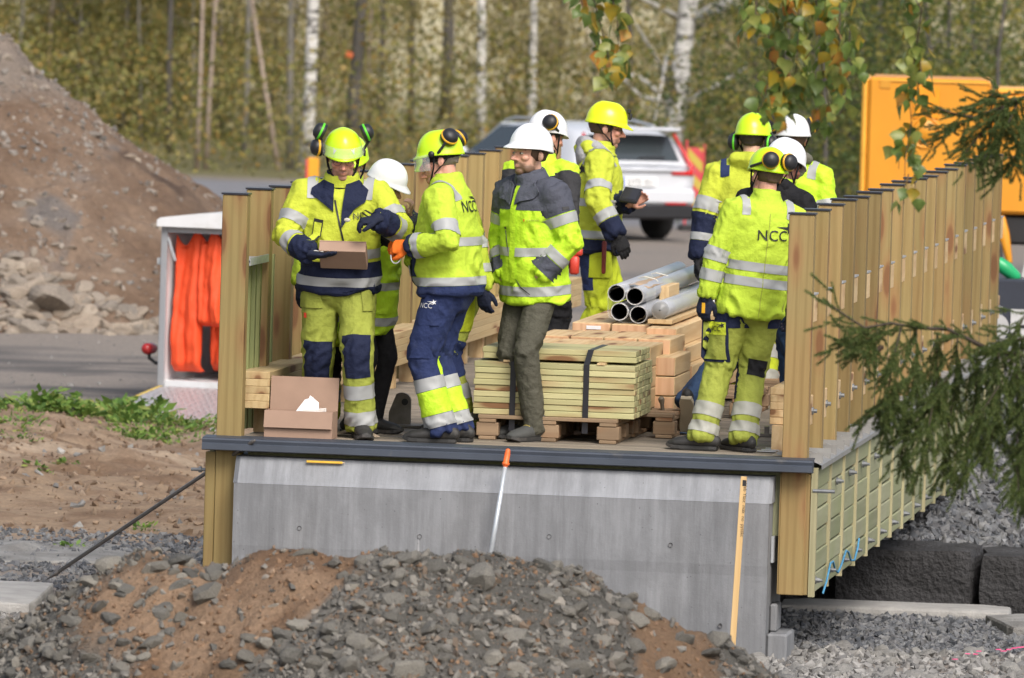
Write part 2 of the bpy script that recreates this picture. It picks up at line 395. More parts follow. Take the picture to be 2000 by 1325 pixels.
def gpts(n, x0, x1, y0, y1, dens=None, rng=RNG):
    X = rng.uniform(x0, x1, n); Y = rng.uniform(y0, y1, n)
    if dens is not None:
        k = rng.uniform(0, 1, n) < dens(X, Y); X, Y = X[k], Y[k]
    return np.stack([X, Y, ground_z(X, Y)+.004], -1)
def sz(n, a, b, p=2.2, rng=RNG): return a+(b-a)*rng.uniform(0, 1, n)**p
ng = empty('gravel_bed', (0, 3, -1.3)); tag(ng, kind='structure')
def keep(P): return P-np.array([0, 3, -1.3])
p_ = gpts(15000, -1.6, 1.7, .7, 6.1); scatter('gravel', PEB0, keep(p_), sz(len(p_), .012, .042), GRAV, ng)
p_ = gpts(9000, -1.8, 1.9, 7.75, 14.0); scatter('gravel', PEB0, keep(p_), sz(len(p_), .02, .06), GRAV, ng)
p_ = gpts(7000, -.9, 2.2, -4, .8); scatter('gravel', PEB0, keep(p_), sz(len(p_), .012, .05), GRAVL, ng)
p_ = gpts(7000, -7.2, -3.3, -3.5, 1.6); scatter('gravel', PEB0, keep(p_), sz(len(p_), .008, .04, 2.6), GRAVL, ng)
p_ = gpts(5200, -6.6, -3.45, 1.5, 7.0, lambda X, Y: np.clip(.55+1.2*sstep(-6.3, -4.6, X)*sstep(2.2, 4, Y), 0, 1)); scatter('gravel', PEB0, keep(p_), sz(len(p_), .012, .042), GRAV, ng)
p_ = gpts(900, -8.5, -3.6, 6.5, 20, lambda X, Y: .35+.65*sstep(-5.6, -4.4, X)); scatter('gravel', PEB0, keep(p_), sz(len(p_), .012, .05, 3), GRAVL, ng)
p_ = gpts(4200, -9.5, -3.5, 6.8, 19); scatter('soil_clods', PEB0, keep(p_), sz(len(p_), .008, .05, 3), stonecolor('bank_clod', [(.19, .13, .085), (.25, .18, .125), (.15, .10, .07), (.29, .22, .16)]), ng)
p_ = gpts(500, -14, -5, 19, 31, None); scatter('gravel', PEB0, keep(p_), sz(len(p_), .01, .035, 2.5), GRAVL, ng)
# individual larger pieces of gravel by the wall foot
SM = [npmesh('stone', *rock_shape(300+i, ICO2, 10, .72), ROCKG, False) for i in range(14)]
SMP = [npmesh('stone', *rock_shape(330+i, ICO2, 10, .78), stonecolor('pale_rock_%d' % i, [(.22, .215, .205), (.29, .28, .26), (.18, .175, .17)], isl=False) if i == 0 else None, False) for i in range(8)]
for m_ in SMP[1:]: m_.materials.clear(); m_.materials.append(SMP[0].materials[0])
def put_stone(mesh, parent, p, s, base=Vector((0, 0, 0)), rng=random, sq=None):
    o = bpy.data.objects.new('stone', mesh); COL.objects.link(o); o.parent = parent; o.location = Vector(p)-base
    o.rotation_euler = (rng.uniform(-.5, .5), rng.uniform(-.5, .5), rng.uniform(0, 6.3)) if sq is None else sq
    o.scale = (s*rng.uniform(.8, 1.2), s*rng.uniform(.8, 1.15), s*rng.uniform(.75, 1.15)); return o
for p in gpts(170, -.75, 1.5, -3.2, .9): put_stone(random.choice(SMP), ng, (p[0], p[1], p[2]+.01), random.uniform(.03, .085), Vector((0, 3, -1.3)))

# granite slabs and blocks of the old abutment
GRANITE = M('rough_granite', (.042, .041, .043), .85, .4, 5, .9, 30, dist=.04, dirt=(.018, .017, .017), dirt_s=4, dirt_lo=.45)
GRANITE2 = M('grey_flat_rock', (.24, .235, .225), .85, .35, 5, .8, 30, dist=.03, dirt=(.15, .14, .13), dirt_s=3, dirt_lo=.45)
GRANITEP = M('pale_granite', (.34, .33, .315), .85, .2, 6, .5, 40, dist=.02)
def rough_block(name, c, half, seed, m, rz=0, rough=.05, label=None, cat=None, group=None):
    n = 9; L = []
    bm = bmesh.new(); bmesh.ops.create_cube(bm, size=2); bmesh.ops.subdivide_edges(bm, edges=bm.edges[:], cuts=7, use_grid_fill=True)
    V = np.array([v.co[:] for v in bm.verts]); H = np.array(half)
    F = np.array([[v.index for v in f.verts] for f in bm.faces]); bm.free()
    r_ = np.minimum(.045, H.min()*.5)/H; inner = np.clip(V, -1+r_, 1-r_); d = V-inner; l = np.linalg.norm(d*H, axis=1, keepdims=True)
    W = inner*H+np.where(l > 1e-6, d*H/np.maximum(l, 1e-6)*np.minimum(.045, H.min()*.5)*.8, 0)
    W = W + (W/np.linalg.norm(W, axis=1, keepdims=True))*(rough*2*fbm(W*2.5+seed, seed, 4))[:, None]
    o = link(name, npmesh(name, W, F, m, False), None, c, (0, 0, rz)); return tag(o, label, cat, group)
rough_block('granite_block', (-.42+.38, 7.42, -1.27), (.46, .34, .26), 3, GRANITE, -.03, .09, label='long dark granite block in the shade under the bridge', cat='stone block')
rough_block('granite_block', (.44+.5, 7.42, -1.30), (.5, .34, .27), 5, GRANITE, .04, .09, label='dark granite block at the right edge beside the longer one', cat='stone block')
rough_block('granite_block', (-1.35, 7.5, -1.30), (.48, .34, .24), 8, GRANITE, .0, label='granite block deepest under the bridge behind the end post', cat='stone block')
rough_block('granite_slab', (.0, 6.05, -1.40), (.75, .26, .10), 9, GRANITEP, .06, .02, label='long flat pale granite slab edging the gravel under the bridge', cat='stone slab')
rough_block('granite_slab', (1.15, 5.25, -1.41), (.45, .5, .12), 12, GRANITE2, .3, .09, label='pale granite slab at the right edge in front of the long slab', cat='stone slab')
rough_block('granite_slab', (-5.35, 1.6, -1.17), (.62, .8, .10), 15, GRANITEP, .1, .02, label='smooth pale stone slab at the left edge under the iron bar', cat='stone slab')
rough_block('granite_slab', (-5.6, 5.3, -1.225), (.8, .8, .11), 17, GRANITE2, .5, .09, label='flat grey rock slab with gravel behind the iron bar', cat='stone slab')
# pink paint marks sprayed on the gravel
PINK = M('pink_spray_paint', (.85, .08, .25), .7, .1, bmp=0)
mb = MB()
for (px, py) in ((1905, 1290), (1912, 1284), (1950, 1282), (1960, 1286), (1970, 1281), (1980, 1279), (1990, 1278), (1998, 1276), (1866, 1300), (1890, 1289)):
    q = at(px, py, Z=-1.13); z0 = float(ground_z(q.x, q.y))+.055
    pts = [(q.x+random.uniform(.6, 1)*.025*math.cos(a), q.y+random.uniform(.6, 1)*.05*math.sin(a), z0) for a in (0, 1, 2.1, 3.1, 4.2, 5.2)]
    mb.add(pts, [(0, 1, 2, 3, 4, 5)])
o = mb.build('paint_mark', PINK, ng); o.location = (0, -3, 1.3); o['label'] = 'bright pink spray paint marks on the gravel'

# ------------------------------------------------------------------ the big heap of earth behind
BP = at(-25, 92, Y=36); BPX, BPY, BPZ = BP.x, BP.y, BP.z
def heap_z(X, Y):
    P = np.stack([X, Y, X*0], -1); dx = (X-BPX); dy = (Y-BPY)
    dx = np.where(dx < 0, dx*.45, dx); d = np.sqrt(dx**2*.95+(dy*.86)**2)
    n = fbm(P*.7, 31, 4)*.5+fbm(P*2.6, 32, 4)*.22
    h = BPZ-.05-np.maximum(d-.25, 0)*.72+n*.55*sstep(0, 1.2, d)+.16*fbm(P*6, 35, 4)
    h = h + .14*np.exp(-((X-BPX-.2)**2)/.04-((Y-BPY)**2)/.5)
    return np.maximum(h, -1.6)
hx = np.linspace(BPX-4, BPX+5, 220); hy = np.linspace(BPY-5.2, BPY+3, 180); HX, HY = np.meshgrid(hx, hy); HZ = heap_z(HX, HY)
Qh = np.stack([HX, HY, HZ*.8], -1); hA, hB = fbm(Qh*.55, 41, 4), fbm(Qh*2, 42, 4)
Ch = np.zeros(HX.shape+(3,)); Ch[:] = (.14, .092, .062); Ch = blend(Ch, (.20, .142, .102), sstep(0, .22, hA+hB*.5)); Ch = blend(Ch, (.08, .054, .04), sstep(.05, .25, hB-hA*.4))
Ch = blend(Ch, (.20, .17, .145), sstep(BPZ-.7, BPZ-.3, HZ+hB*.5)*.8)
Ch = blend(Ch, (.14, .13, .125), sstep(.1, .28, hA*.8+hB*.8)*(HX < BPX+1.5)*.8)
bh = npmesh('earth_heap', np.stack([HX, HY, HZ], -1).reshape(-1, 3), (lambda i: np.stack([i[:-1, :-1], i[:-1, 1:], i[1:, 1:], i[1:, :-1]], -1).reshape(-1, 4))(np.arange(HX.size).reshape(HX.shape)), attrcol('brown_earth', 'soil', bs=16, bmp=.8, dist=.05, grain=.3, gs=12), True, {'soil': Ch.reshape(-1, 3)})
heap = link('earth_heap', bh); tag(heap, 'big brown heap of earth and stones rising at the left', 'earth heap')
SMB = [npmesh('stone', *rock_shape(400+i, ICO3, 11, .74), ROCKB, False) for i in range(10)]
rr = random.Random(5)
def first_hit(fz, px, py, y0, y1, n):
    """first hit of the pixel's ray with a height field"""
    Ys = np.linspace(y0, y1, n); A, B = at(px, py, Y=y0), at(px, py, Y=y1); t = np.linspace(0, 1, n); Xs, Zs = A.x+(B.x-A.x)*t, A.z+(B.z-A.z)*t
    k = np.nonzero(fz(Xs, Ys) >= Zs)[0]
    return Vector((Xs[k[0]], Ys[k[0]], Zs[k[0]])) if len(k) else None
def heap_at(px, py): return first_hit(heap_z, px, py, BPY-5.2, BPY+4.4, 240)
for (px, py, w_) in ((118, 590, 92), (45, 600, 55), (95, 560, 40), (62, 400, 30), (32, 405, 28), (75, 440, 26), (45, 432, 26), (30, 503, 46), (28, 560, 40), (20, 530, 36), (60, 655, 60), (35, 635, 40), (120, 640, 34), (157, 640, 30),
                     (245, 655, 48), (280, 640, 36), (265, 617, 36), (230, 555, 26), (200, 500, 24), (95, 505, 24), (135, 487, 24), (150, 605, 40), (15, 660, 40), (210, 600, 30), (180, 650, 26), (302, 655, 24),
                     (85, 135, 32), (130, 160, 30), (145, 165, 26), (72, 148, 20), (50, 140, 24), (150, 195, 34), (178, 200, 18), (212, 212, 18), (180, 265, 24), (75, 195, 20), (15, 118, 22), (255, 262, 14), (283, 282, 16), (268, 313, 14), (290, 328, 16), (205, 340, 12), (190, 375, 10), (123, 338, 10), (155, 245, 12), (300, 375, 14), (195, 478, 12), (170, 470, 16), (225, 470, 12)):
    p = heap_at(px, py)
    if p: put_stone(rr.choice(SMB), heap, p+Vector((0, .02, 0)), w_/190*.78, Vector((0, 0, 0)), rr)
for k in range(190):
    px = 330*rr.random()**1.4; py = rr.uniform(640-150*(1-px/330), 672); p = heap_at(px, py)
    if p: put_stone(rr.choice(SMB), heap, p, rr.choice((18, 22, 26, 32, 40, 46))/190*.72, Vector((0, 0, 0)), rr)
for k in range(150):
    px, py = rr.uniform(0, 400), rr.uniform(150, 668)
    if rr.random() < .5: py = rr.uniform(440, 668); px = rr.uniform(0, 320)*rr.random()**.5
    p = heap_at(px, py)
    if p: put_stone(rr.choice(SMB), heap, p, rr.choice((8, 10, 12, 16, 22))/190*.62, Vector((0, 0, 0)), rr)
n_ = 5000; X = RNG.uniform(BPX-2, BPX+4, n_); Y = RNG.uniform(BPY-5, BPY+1, n_); Z = heap_z(X, Y); k_ = (Z > -1.12) & (RNG.uniform(0, 1, n_) < .25+.75*(X < BPX+1.4))
P_ = np.stack([X, Y, Z], -1)[k_]; scatter('pebbles', PEB0, P_, sz(len(P_), .012, .06, 3), stonecolor('heap_pebble', [(.13, .12, .11), (.22, .18, .15), (.29, .25, .21), (.19, .18, .17)]), heap)
# ================================================================== the wood behind
def leafmat(name, stops, trans=.35):
    m = bpy.data.materials.new(name); m.use_nodes = True; t = m.node_tree; p = t.nodes['Principled BSDF']
    g = t.nodes.new('ShaderNodeNewGeometry'); c = ramp(t, g.outputs['Random Per Island'], stops)
    p.inputs['Roughness'].default_value = .55; p.inputs['Specular IOR Level'].default_value = .35; t.links.new(c, p.inputs['Base Color'])
    tr = t.nodes.new('ShaderNodeBsdfTranslucent'); t.links.new(c, tr.inputs[0]); mx = t.nodes.new('ShaderNodeMixShader'); mx.inputs[0].default_value = trans
    t.links.new(p.outputs[0], mx.inputs[1]); t.links.new(tr.outputs[0], mx.inputs[2]); t.links.new(mx.outputs[0], t.nodes['Material Output'].inputs[0]); return m
LEAF_OLIVE = leafmat('autumn_leaf_olive', [(0, (.10, .12, .035)), (.25, (.17, .175, .05)), (.45, (.25, .235, .07)), (.65, (.34, .28, .075)), (.8, (.28, .25, .13)), (.93, (.42, .26, .06)), (1, (.15, .15, .06))])
LEAF_TAN = leafmat('autumn_leaf_tan', [(0, (.20, .17, .09)), (.3, (.30, .26, .13)), (.55, (.34, .29, .13)), (.8, (.38, .30, .10)), (1, (.22, .21, .09))])
LEAF_GREEN = leafmat('late_leaf_green', [(0, (.04, .07, .02)), (.4, (.085, .12, .03)), (.7, (.16, .18, .04)), (.9, (.34, .28, .05)), (1, (.09, .11, .035))])
BARK_G = M('grey_bark', (.26, .24, .21), .9, .3, 14, .6, 60, dist=.02, stretch=(1, 1, .35))
BARK_D = M('dark_bark', (.10, .09, .08), .9, .3, 14, .6, 60, dist=.02, stretch=(1, 1, .35))
BARK_P = M('pinkish_pine_bark', (.34, .27, .22), .9, .3, 14, .5, 60, dist=.02, stretch=(1, 1, .35))
def birchbark():
    m, t, p = nm('white_birch_bark'); v = coords(t, scale=(1, 1, 3.2))
    c = ramp(t, noise(t, v, 2.2, 5, .7), [(.40, (.06, .055, .05)), (.47, (.60, .58, .55)), (.75, (.78, .76, .73))])
    c = mixc(t, ramp(t, noise(t, coords(t, scale=(1, 1, 9)), 3.5, 3), [(.55, (0, 0, 0)), (.66, (.8,)*3)]), c, (.16, .145, .13))
    t.links.new(c, p.inputs['Base Color']); p.inputs['Roughness'].default_value = .75; return m
BARK_B = birchbark()
def leaves(n, size, rng, h0, h1, rad, seed, clump=26):
    """leaf-sized faces gathered in uneven sprays"""
    cc = np.stack([rng.normal(0, rad*.5, clump*3), rng.normal(0, rad*.5, clump*3), h0+(h1-h0)*rng.uniform(0, 1, clump*3)], -1)
    r = np.sqrt(cc[:, 0]**2+cc[:, 1]**2); cc = cc[r < rad][:clump*2]
    k = rng.integers(0, len(cc), n); c = cc[k]+rng.normal(0, 1, (n, 3))*np.array([.28, .28, .22])*rad*.42
    a = rng.normal(size=(n, 3)); a /= np.linalg.norm(a, axis=1, keepdims=True); b = np.cross(a, rng.normal(size=(n, 3))); b /= np.linalg.norm(b, axis=1, keepdims=True)
    s = size*rng.uniform(.6, 1.3, (n, 1)); V = np.stack([c-a*s*.55, c+b*s*.36, c+a*s*.55, c-b*s*.36], 1).reshape(-1, 3)
    return V, np.arange(n*4).reshape(-1, 4)
def trunk_mb(h, r0, r1, lean=(0, 0), wob=.05, seed=0, limbs=0, lr=.3, lmin=.25, n=9):
    q = random.Random(seed); mb = MB(); pts = []; k = 9
    for i in range(k):
        t = i/(k-1); pts.append((lean[0]*t+q.uniform(-wob, wob)*(i > 0), lean[1]*t+q.uniform(-wob, wob)*(i > 0), -.15+t*h))
    mb.tube(pts, [(r0*(1.25 if i == 0 else 1)*(1-i/(k-1))+r1*i/(k-1)) for i in range(k)], n, flat=True)
    for j in range(limbs):
        t = q.uniform(lmin, .95); i = int(t*(k-1)); p = Vector(pts[i]); a = q.uniform(0, 2*PI); L = q.uniform(.5, 1.2)*lr*h*(1.15-t)
        mid = p+Vector((math.cos(a)*L*.5, math.sin(a)*L*.5, L*q.uniform(.1, .35))); e = p+Vector((math.cos(a)*L, math.sin(a)*L, L*q.uniform(-.1, .6)))
        rr_ = (r0*(1-t)+r1*t)*.38; mb.tube([p, mid, e], [rr_, rr_*.6, rr_*.2], 5, flat=True)
    return mb
rf = np.random.default_rng(21)
KIND = []
for i in range(7):
    lm = [LEAF_OLIVE, LEAF_OLIVE, LEAF_TAN, LEAF_OLIVE, LEAF_TAN, LEAF_GREEN, LEAF_OLIVE][i]
    V, F = leaves(6800, .066, rf, .3, 6.5, 1.5+.3*(i % 3), i, 30)
    KIND.append((trunk_mb(7, .035, .012, (rf.uniform(-.4, .4), 0), .06, 50+i, 16, .28, .12, 6).mesh('trunk', [BARK_G, BARK_P, BARK_D][i % 3], True), npmesh('crown', V, F, lm, False)))
# saplings and bushes filling the wood, three kinds of look
SAPL = {0: ('slim young birch with olive and yellow autumn leaves in the wood', 'young tree'), 1: ('slim young tree with tan autumn leaves in the wood', 'young tree'), 2: ('leafy young tree still mostly green in the wood', 'young tree')}
def on_ground(px, Y):
    p = at(px, 300, Y=Y); return Vector((p.x, Y, float(ground_z(p.x, Y))))
rs = random.Random(11)
def sapling(k, px, Y, s):
    p = on_ground(px, Y); lk = 1 if k in (2, 4) else (2 if k == 5 else 0)
    zn = next(z_ for lim, z_ in ((250, 'above the earth heap'), (560, 'above the trailer and asphalt road'), (800, 'around the white birch and dark trunk'), (1080, 'above the white helmets'), (1290, 'above the lime hard hat'), (1460, 'around the thick leaning birch'), (1680, 'behind the hanging birch twigs'), (9999, 'behind the yellow machine')) if px < lim)
    t = empty('sapling', p, rs.uniform(0, 6.3), SAPL[lk][0].replace('in the wood', zn), SAPL[lk][1], group='saplings of the wood with ' + ('olive', 'tan', 'green')[lk] + ' leaves'); t.scale = (s, s, s*rs.uniform(.85, 1.15))
    link('trunk', KIND[k][0], t); link('crown', KIND[k][1], t)
for k in range(64):
    px = rs.uniform(-60, 2060); Y = rs.uniform(93, 140)
    dens = 1.0 if px < 420 else (.5 if px < 1150 else .62)
    if rs.random() > dens: continue
    kk = rs.choice((0, 1, 3, 6, 5)) if px < 480 else (rs.choice((2, 4, 2, 4, 0)) if px < 1450 else rs.choice((5, 5, 3, 4)))
    sapling(kk, px, Y, rs.uniform(.75, 1.25))
for px in (1480, 1530, 1580, 1650, 1720, 1760, 1820, 1880, 1930, 1985, 1610, 1690, 1850): sapling(5, px, rs.uniform(66, 92), rs.uniform(.9, 1.3))
for px in (20, 90, 150, 230, 300, 350, 410): sapling(rs.choice((0, 1, 3)), px, rs.uniform(90, 100), rs.uniform(.8, 1.1))
# trees whose trunks stand out
def tree(px0, py0, px1, wpx, Y, bark, label, seed, crown=None, limbs=5, py1=0, lmin=.3):
    b = on_ground(px0, Y); sc = CF/(Y+46.6)/1.0; top = at(px1, py1, Y=Y); lean = (top.x-b.x); hh = top.z-b.z
    t = empty('birch_tree' if bark is BARK_B else 'forest_tree', b, 0, label, 'tree')
    h = 11.0; r0 = wpx/sc/2
    trunk_mb(h, r0*1.05, r0*.45, (lean*h/hh, 0), .03, seed, limbs, .25, lmin, 10).build('trunk', bark, t, True)
    if crown is not None:
        V, F = leaves(1800, .10, rf, 2.2, 9, 1.7, seed, 26); link('crown', npmesh('crown', V+np.array([lean*.5, 0, 0]), F, crown, False), t)
tree(597, 345, 612, 26, 84, BARK_B, 'white birch trunk left of the dark trunk, behind the man with the box', 1, LEAF_TAN)
tree(690, 345, 703, 27, 86, BARK_D, 'straight dark trunk with an orange dot right of the white birch', 2, LEAF_OLIVE)
tree(942, 290, 941, 19, 88, BARK_B, 'thin white birch trunk above the white helmet of the bearded man', 3, LEAF_OLIVE)
tree(1037, 280, 1046, 17, 90, BARK_B, 'slender pale birch trunk just left of the yellow hard hat', 4, LEAF_TAN)
tree(1302, 290, 1342, 40, 85, BARK_B, 'thick leaning white birch with dark limbs behind the car', 5, LEAF_TAN, 22, lmin=.12)
tree(1718, 200, 1716, 34, 88, BARK_D, 'dark thick trunk behind the yellow machine', 6, LEAF_GREEN, 6)
tree(385, 352, 396, 9, 83, BARK_P, 'thin pinkish trunk, left one of the pair over the asphalt road', 7)
tree(402, 355, 424, 9, 83.5, BARK_P, 'thin pinkish trunk, right one of the pair over the asphalt road', 8)
tree(548, 356, 498, 10, 84, BARK_P, 'thin leaning brown trunk left of the white birch', 9)
tree(568, 352, 566, 13, 85, BARK_G, 'grey trunk directly left of the white birch', 10)
tree(475, 352, 486, 10, 88, BARK_G, 'thin grey trunk between the pinkish pair and the leaning trunk', 11)
tree(238, 300, 250, 22, 98, BARK_D, 'dark blurred trunk above the earth heap', 12, LEAF_OLIVE)
tree(735, 340, 752, 9, 92, BARK_D, 'thin dark trunk right of the straight dark trunk', 13)
tree(868, 300, 878, 24, 110, BARK_D, 'dark trunk left of the thin white birch', 14, LEAF_OLIVE)
tree(425, 350, 427, 14, 95, BARK_D, 'dark trunk directly behind the pinkish pair', 15)
tree(1165, 290, 1160, 12, 112, BARK_G, 'faint grey trunk above the man with the tablet', 16, LEAF_TAN)
tree(1470, 290, 1478, 12, 108, BARK_D, 'dark slim trunk above the helmets of the right-hand group', 17, LEAF_GREEN)
tree(330, 350, 334, 12, 90, BARK_D, 'slim dark trunk over the right flank of the earth heap', 18)
tree(800, 330, 806, 13, 100, BARK_D, 'slim dark trunk above the man in profile', 19, LEAF_OLIVE)
tree(1235, 300, 1228, 13, 104, BARK_D, 'slim dark trunk right of the lime hard hat', 20, LEAF_TAN)
tree(150, 250, 146, 14, 104, BARK_D, 'dark trunk above the top of the earth heap', 21)
ob = MB(); ob.ell((0, 0, 0), (.07, .03, .07), 8, 6); q = at(682, 108, Y=85.8)
o = ob.build('orange_paint_dot', M('orange_paint', (.75, .18, .06), .6, .05, bmp=0), None, True, q); tag(o, 'orange paint dot on the straight dark trunk', 'paint mark')
# undergrowth strip and far foliage mass
V, F = leaves(60000, .085, rf, 0, 1.9, 3.0, 5, 60); V[:, 0] = rf.uniform(-34, 6, len(V)//4).repeat(4)+(V[:, 0]-V[:, 0].reshape(-1, 4).mean(1).repeat(4)); V[:, 1] = rf.uniform(79.8, 96, len(V)//4).repeat(4)+(V[:, 1]-V[:, 1].reshape(-1, 4).mean(1).repeat(4)); V[:, 2] += -1.1
o = link('undergrowth', npmesh('undergrowth', V, F, LEAF_OLIVE, False)); tag(o, kind='stuff')
n = 20000; X = rf.uniform(-60, 25, n); Y = rf.uniform(140, 175, n); Zc = rf.uniform(0, 1, n)**1.3*9*(.55+.6*vnoise(np.stack([X*.25, Y*.1, X*0], -1), 3)); c = np.stack([X, Y, ground_z(X, Y)+Zc], -1)
a = rf.normal(size=(n, 3)); a /= np.linalg.norm(a, axis=1, keepdims=True); b = np.cross(a, rf.normal(size=(n, 3))); b /= np.linalg.norm(b, axis=1, keepdims=True); s = .22*rf.uniform(.6, 1.3, (n, 1))
o = link('far_wood', npmesh('far_wood', np.stack([c-a*s*.5, c+b*s*.4, c+a*s*.5, c-b*s*.4], 1).reshape(-1, 3), np.arange(n*4).reshape(-1, 4), LEAF_TAN, False)); tag(o, kind='stuff')
# weeds along the dirt bank
WEED = leafmat('fresh_weed_green', [(0, (.07, .14, .03)), (.5, (.15, .27, .05)), (.85, (.26, .36, .08)), (1, (.32, .31, .10))])
def weeds(name, pts, per, size, hgt, spread):
    Vs = []
    for (x, y, k) in pts:
        m = int(per*k); ang = rf.uniform(0, 2*PI, m); r = spread*rf.uniform(0, 1, m)**.6*k; h = hgt*k*rf.uniform(.1, 1, m)
        c = np.stack([x+r*np.cos(ang), y+r*np.sin(ang), h], -1); c[:, 2] += ground_z(c[:, 0], c[:, 1])
        a = np.stack([np.cos(ang)*.8, np.sin(ang)*.8, rf.uniform(-.2, .9, m)], -1); a /= np.linalg.norm(a, axis=1, keepdims=True)
        b = np.cross(a, rf.normal(size=(m, 3))*.5+np.array([0, 0, 1.])); b /= np.linalg.norm(b, axis=1, keepdims=True); s = size*rf.uniform(.5, 1.3, (m, 1))
        Vs.append(np.stack([c-a*s*.6, c+b*s*.3, c+a*s*.6, c-b*s*.3], 1).reshape(-1, 3))
    V = np.concatenate(Vs); o = link(name, npmesh(name, V, np.arange(len(V)).reshape(-1, 4), WEED, False)); return tag(o, kind='stuff')
wp = []
for k in range(46):
    px = rs.uniform(-10, 430); py = (838 if px < 240 else 860)+rs.gauss(0, 9)+(rs.random() < .25)*rs.uniform(0, 30)
    if px < 90 and rs.random() < .6: py = rs.uniform(830, 940)
    q = at(px, py, Z=-1.08); wp.append((q.x, q.y, rs.choice((.4, .6, .8, 1.0, 1.5 if px < 240 else .8))))
for (px, py) in ((75, 928), (125, 915), (280, 1000), (135, 1030), (330, 862)): q = at(px, py, Z=-1.0); wp.append((q.x, q.y, .4))
weeds('weeds', wp, 80, .042, .10, .28)
wp2 = []
for k in range(44):
    q = at(rs.uniform(-10, 300), 838+rs.gauss(0, 12), Z=-1.08); wp2.append((q.x, q.y, rs.uniform(.4, 1.3)))
weeds('grass_blades', wp2, 60, .085, .16, .30)
# ================================================================== the new timber bridge
SP = .805; NP = 18; XL = -3.285
BR = empty('footbridge', (-1.7, 0, 0), 0, 'new timber footbridge deck with green board cladding on a concrete abutment', 'bridge')
B0 = Vector((-1.7, 0, 0))
def bpart(mb, name, mats, parent=BR, smooth=False): return mb.build(name, mats, parent, smooth, (-B0 if parent is BR else (0, 0, 0)))
def camber(Y): return .05*(1-((Y-6.8)/6.8)**2)*0
ye = NP*SP+.1
me_ = [MB().box(-1.58, 1.58, 0, .137, -.045, 0, bev=.004).mesh('deck_plank', W_DECK)]
k = 0; y = .03
while y < ye:
    o = link('deck_plank', me_[0], BR, (-1.715-B0.x, y, random.uniform(-.002, .002))); y += .145; k += 1
MB().box(-3.25, -.15, .05, ye, -.45, -.06).build('deck_beam', W_CLAD, BR, loc=-B0)
# dark steel edge flashing along the front
prof = [(-.115, -.006), (-.122, -.004), (-.128, -.012), (-.124, -.03), (-.132, -.036), (-.134, -.068), (-.118, -.074), (-.05, -.074), (-.02, -.004), (.02, .004), (.02, .007), (-.115, .0)]
mb = MB(); n = len(prof)
for x in (-3.49, .045): mb.v += [(x, a, b) for a, b in prof]
mb.f = [tuple(range(n)), tuple(range(2*n-1, n-1, -1))]+[(i, n+i, n+(i+1) % n, (i+1) % n) for i in range(n)]; mb.m = [0]*len(mb.f)
bpart(mb, 'edge_flashing', DARKSTEEL)
for x in (-3.2, -2.86, -2.05, -1.3, -.5):
    q = MB(); q.lathe([(0, .004), (.006, .003), (.007, 0)], 8, c=(x, -.06, -.002)); bpart(q, 'rivet', GALV)
W_BATT = wood('pale_batten', (.42, .385, .25), (.31, .275, .17), 'Z', knots=False, green=.3)
# outer cladding boards on the right, bay by bay, between battens
for i in range(NP-1):
    for r_ in range(6):
        z1 = -.065-r_*.1195; dz = random.uniform(-.004, .004); xo = random.uniform(-.004, .003)
        bpart(MB().box(.022+xo, .052+xo, i*SP+.05, (i+1)*SP-.0+random.uniform(-.01, .005), z1-.112+dz, z1+dz, bev=.006), 'cladding_board', W_CLAD)
for i in range(NP):
    bpart(MB().box(.03, .066, i*SP-.005, i*SP+.035, -.79, -.05), 'cladding_batten', W_BATT)
    for z in (-.2, -.70):
        if i == 0 and z == -.2: continue
        q = MB(); yy = i*SP+.40 if z == -.2 else i*SP+.1
        q.lathe([(.0, .012), (.022, .012), (.022, .006), (.022, 0), (0, 0)], 10, axis='X', c=(.056, yy, z))
        q.lathe([(.0, .045), (.009, .045), (.009, 0)], 8, axis='X', c=(.056, yy, z)); q.lathe([(.0, .03), (.016, .03), (.016, .012)], 6, axis='X', c=(.056, yy, z)); bpart(q, 'bolt', BOLT)
q = MB(); q.lathe([(0, .125), (.011, .125), (.012, 0)], 10, axis='X', c=(.04, -.0, -.18)); bpart(q, 'threaded_rod', BOLT)
q = MB(); q.lathe([(0, 0), (.010, 0), (.010, .09), (0, .09)], 10, axis='X', c=(-3.58, .05, -.2)); q.lathe([(0, 0), (.02, 0), (.02, .016), (0, .016)], 6, axis='X', c=(-3.535, .05, -.2)); bpart(q, 'threaded_rod', BOLT)
# left-hand outer cladding
for r_ in range(6): bpart(MB().box(-3.475, -3.445, .05, ye, -.065-r_*.1195-.112, -.065-r_*.1195, bev=.006), 'cladding_board', W_CLAD)
# grey sheet capping on top of the side beam, with folded seams
mb = MB(); mb.grid([(x, yy, z) for yy in np.linspace(.03, ye, 30) for x, z in ((-.21, .012), (-.02, .006), (.082, -.035), (.084, -.06))], 30, 4); bpart(mb, 'capping_sheet', SHEET)
for i in range(NP):
    for d in (.16, .62):
        bpart(MB().box(-.19, .075, i*SP+d, i*SP+d+.016, -.03, .026), 'sheet_seam', SHEET)
# guard beams along both sides
GB = Vector((0, 0, 0))
for (x0, x1, y0) in ((-3.335, -3.165, .22), (-.285, -.165, .6)):
    for r_ in range(5):
        q = MB().box(x0, x1, y0+random.uniform(-.003, .003), ye-.3, .155+r_*.043, .155+r_*.043+.0424, bev=.003); bpart(q, 'guard_beam_lamella', W_BEAM if x0 < -1 else W_SPRUCE)
yb = .5
while yb < ye-.5:
    for x in (-3.30, -.26): bpart(MB().box(x, x+.09, yb, yb+.1, .002, .153), 'guard_beam_block', W_SPRUCE)
    yb += SP
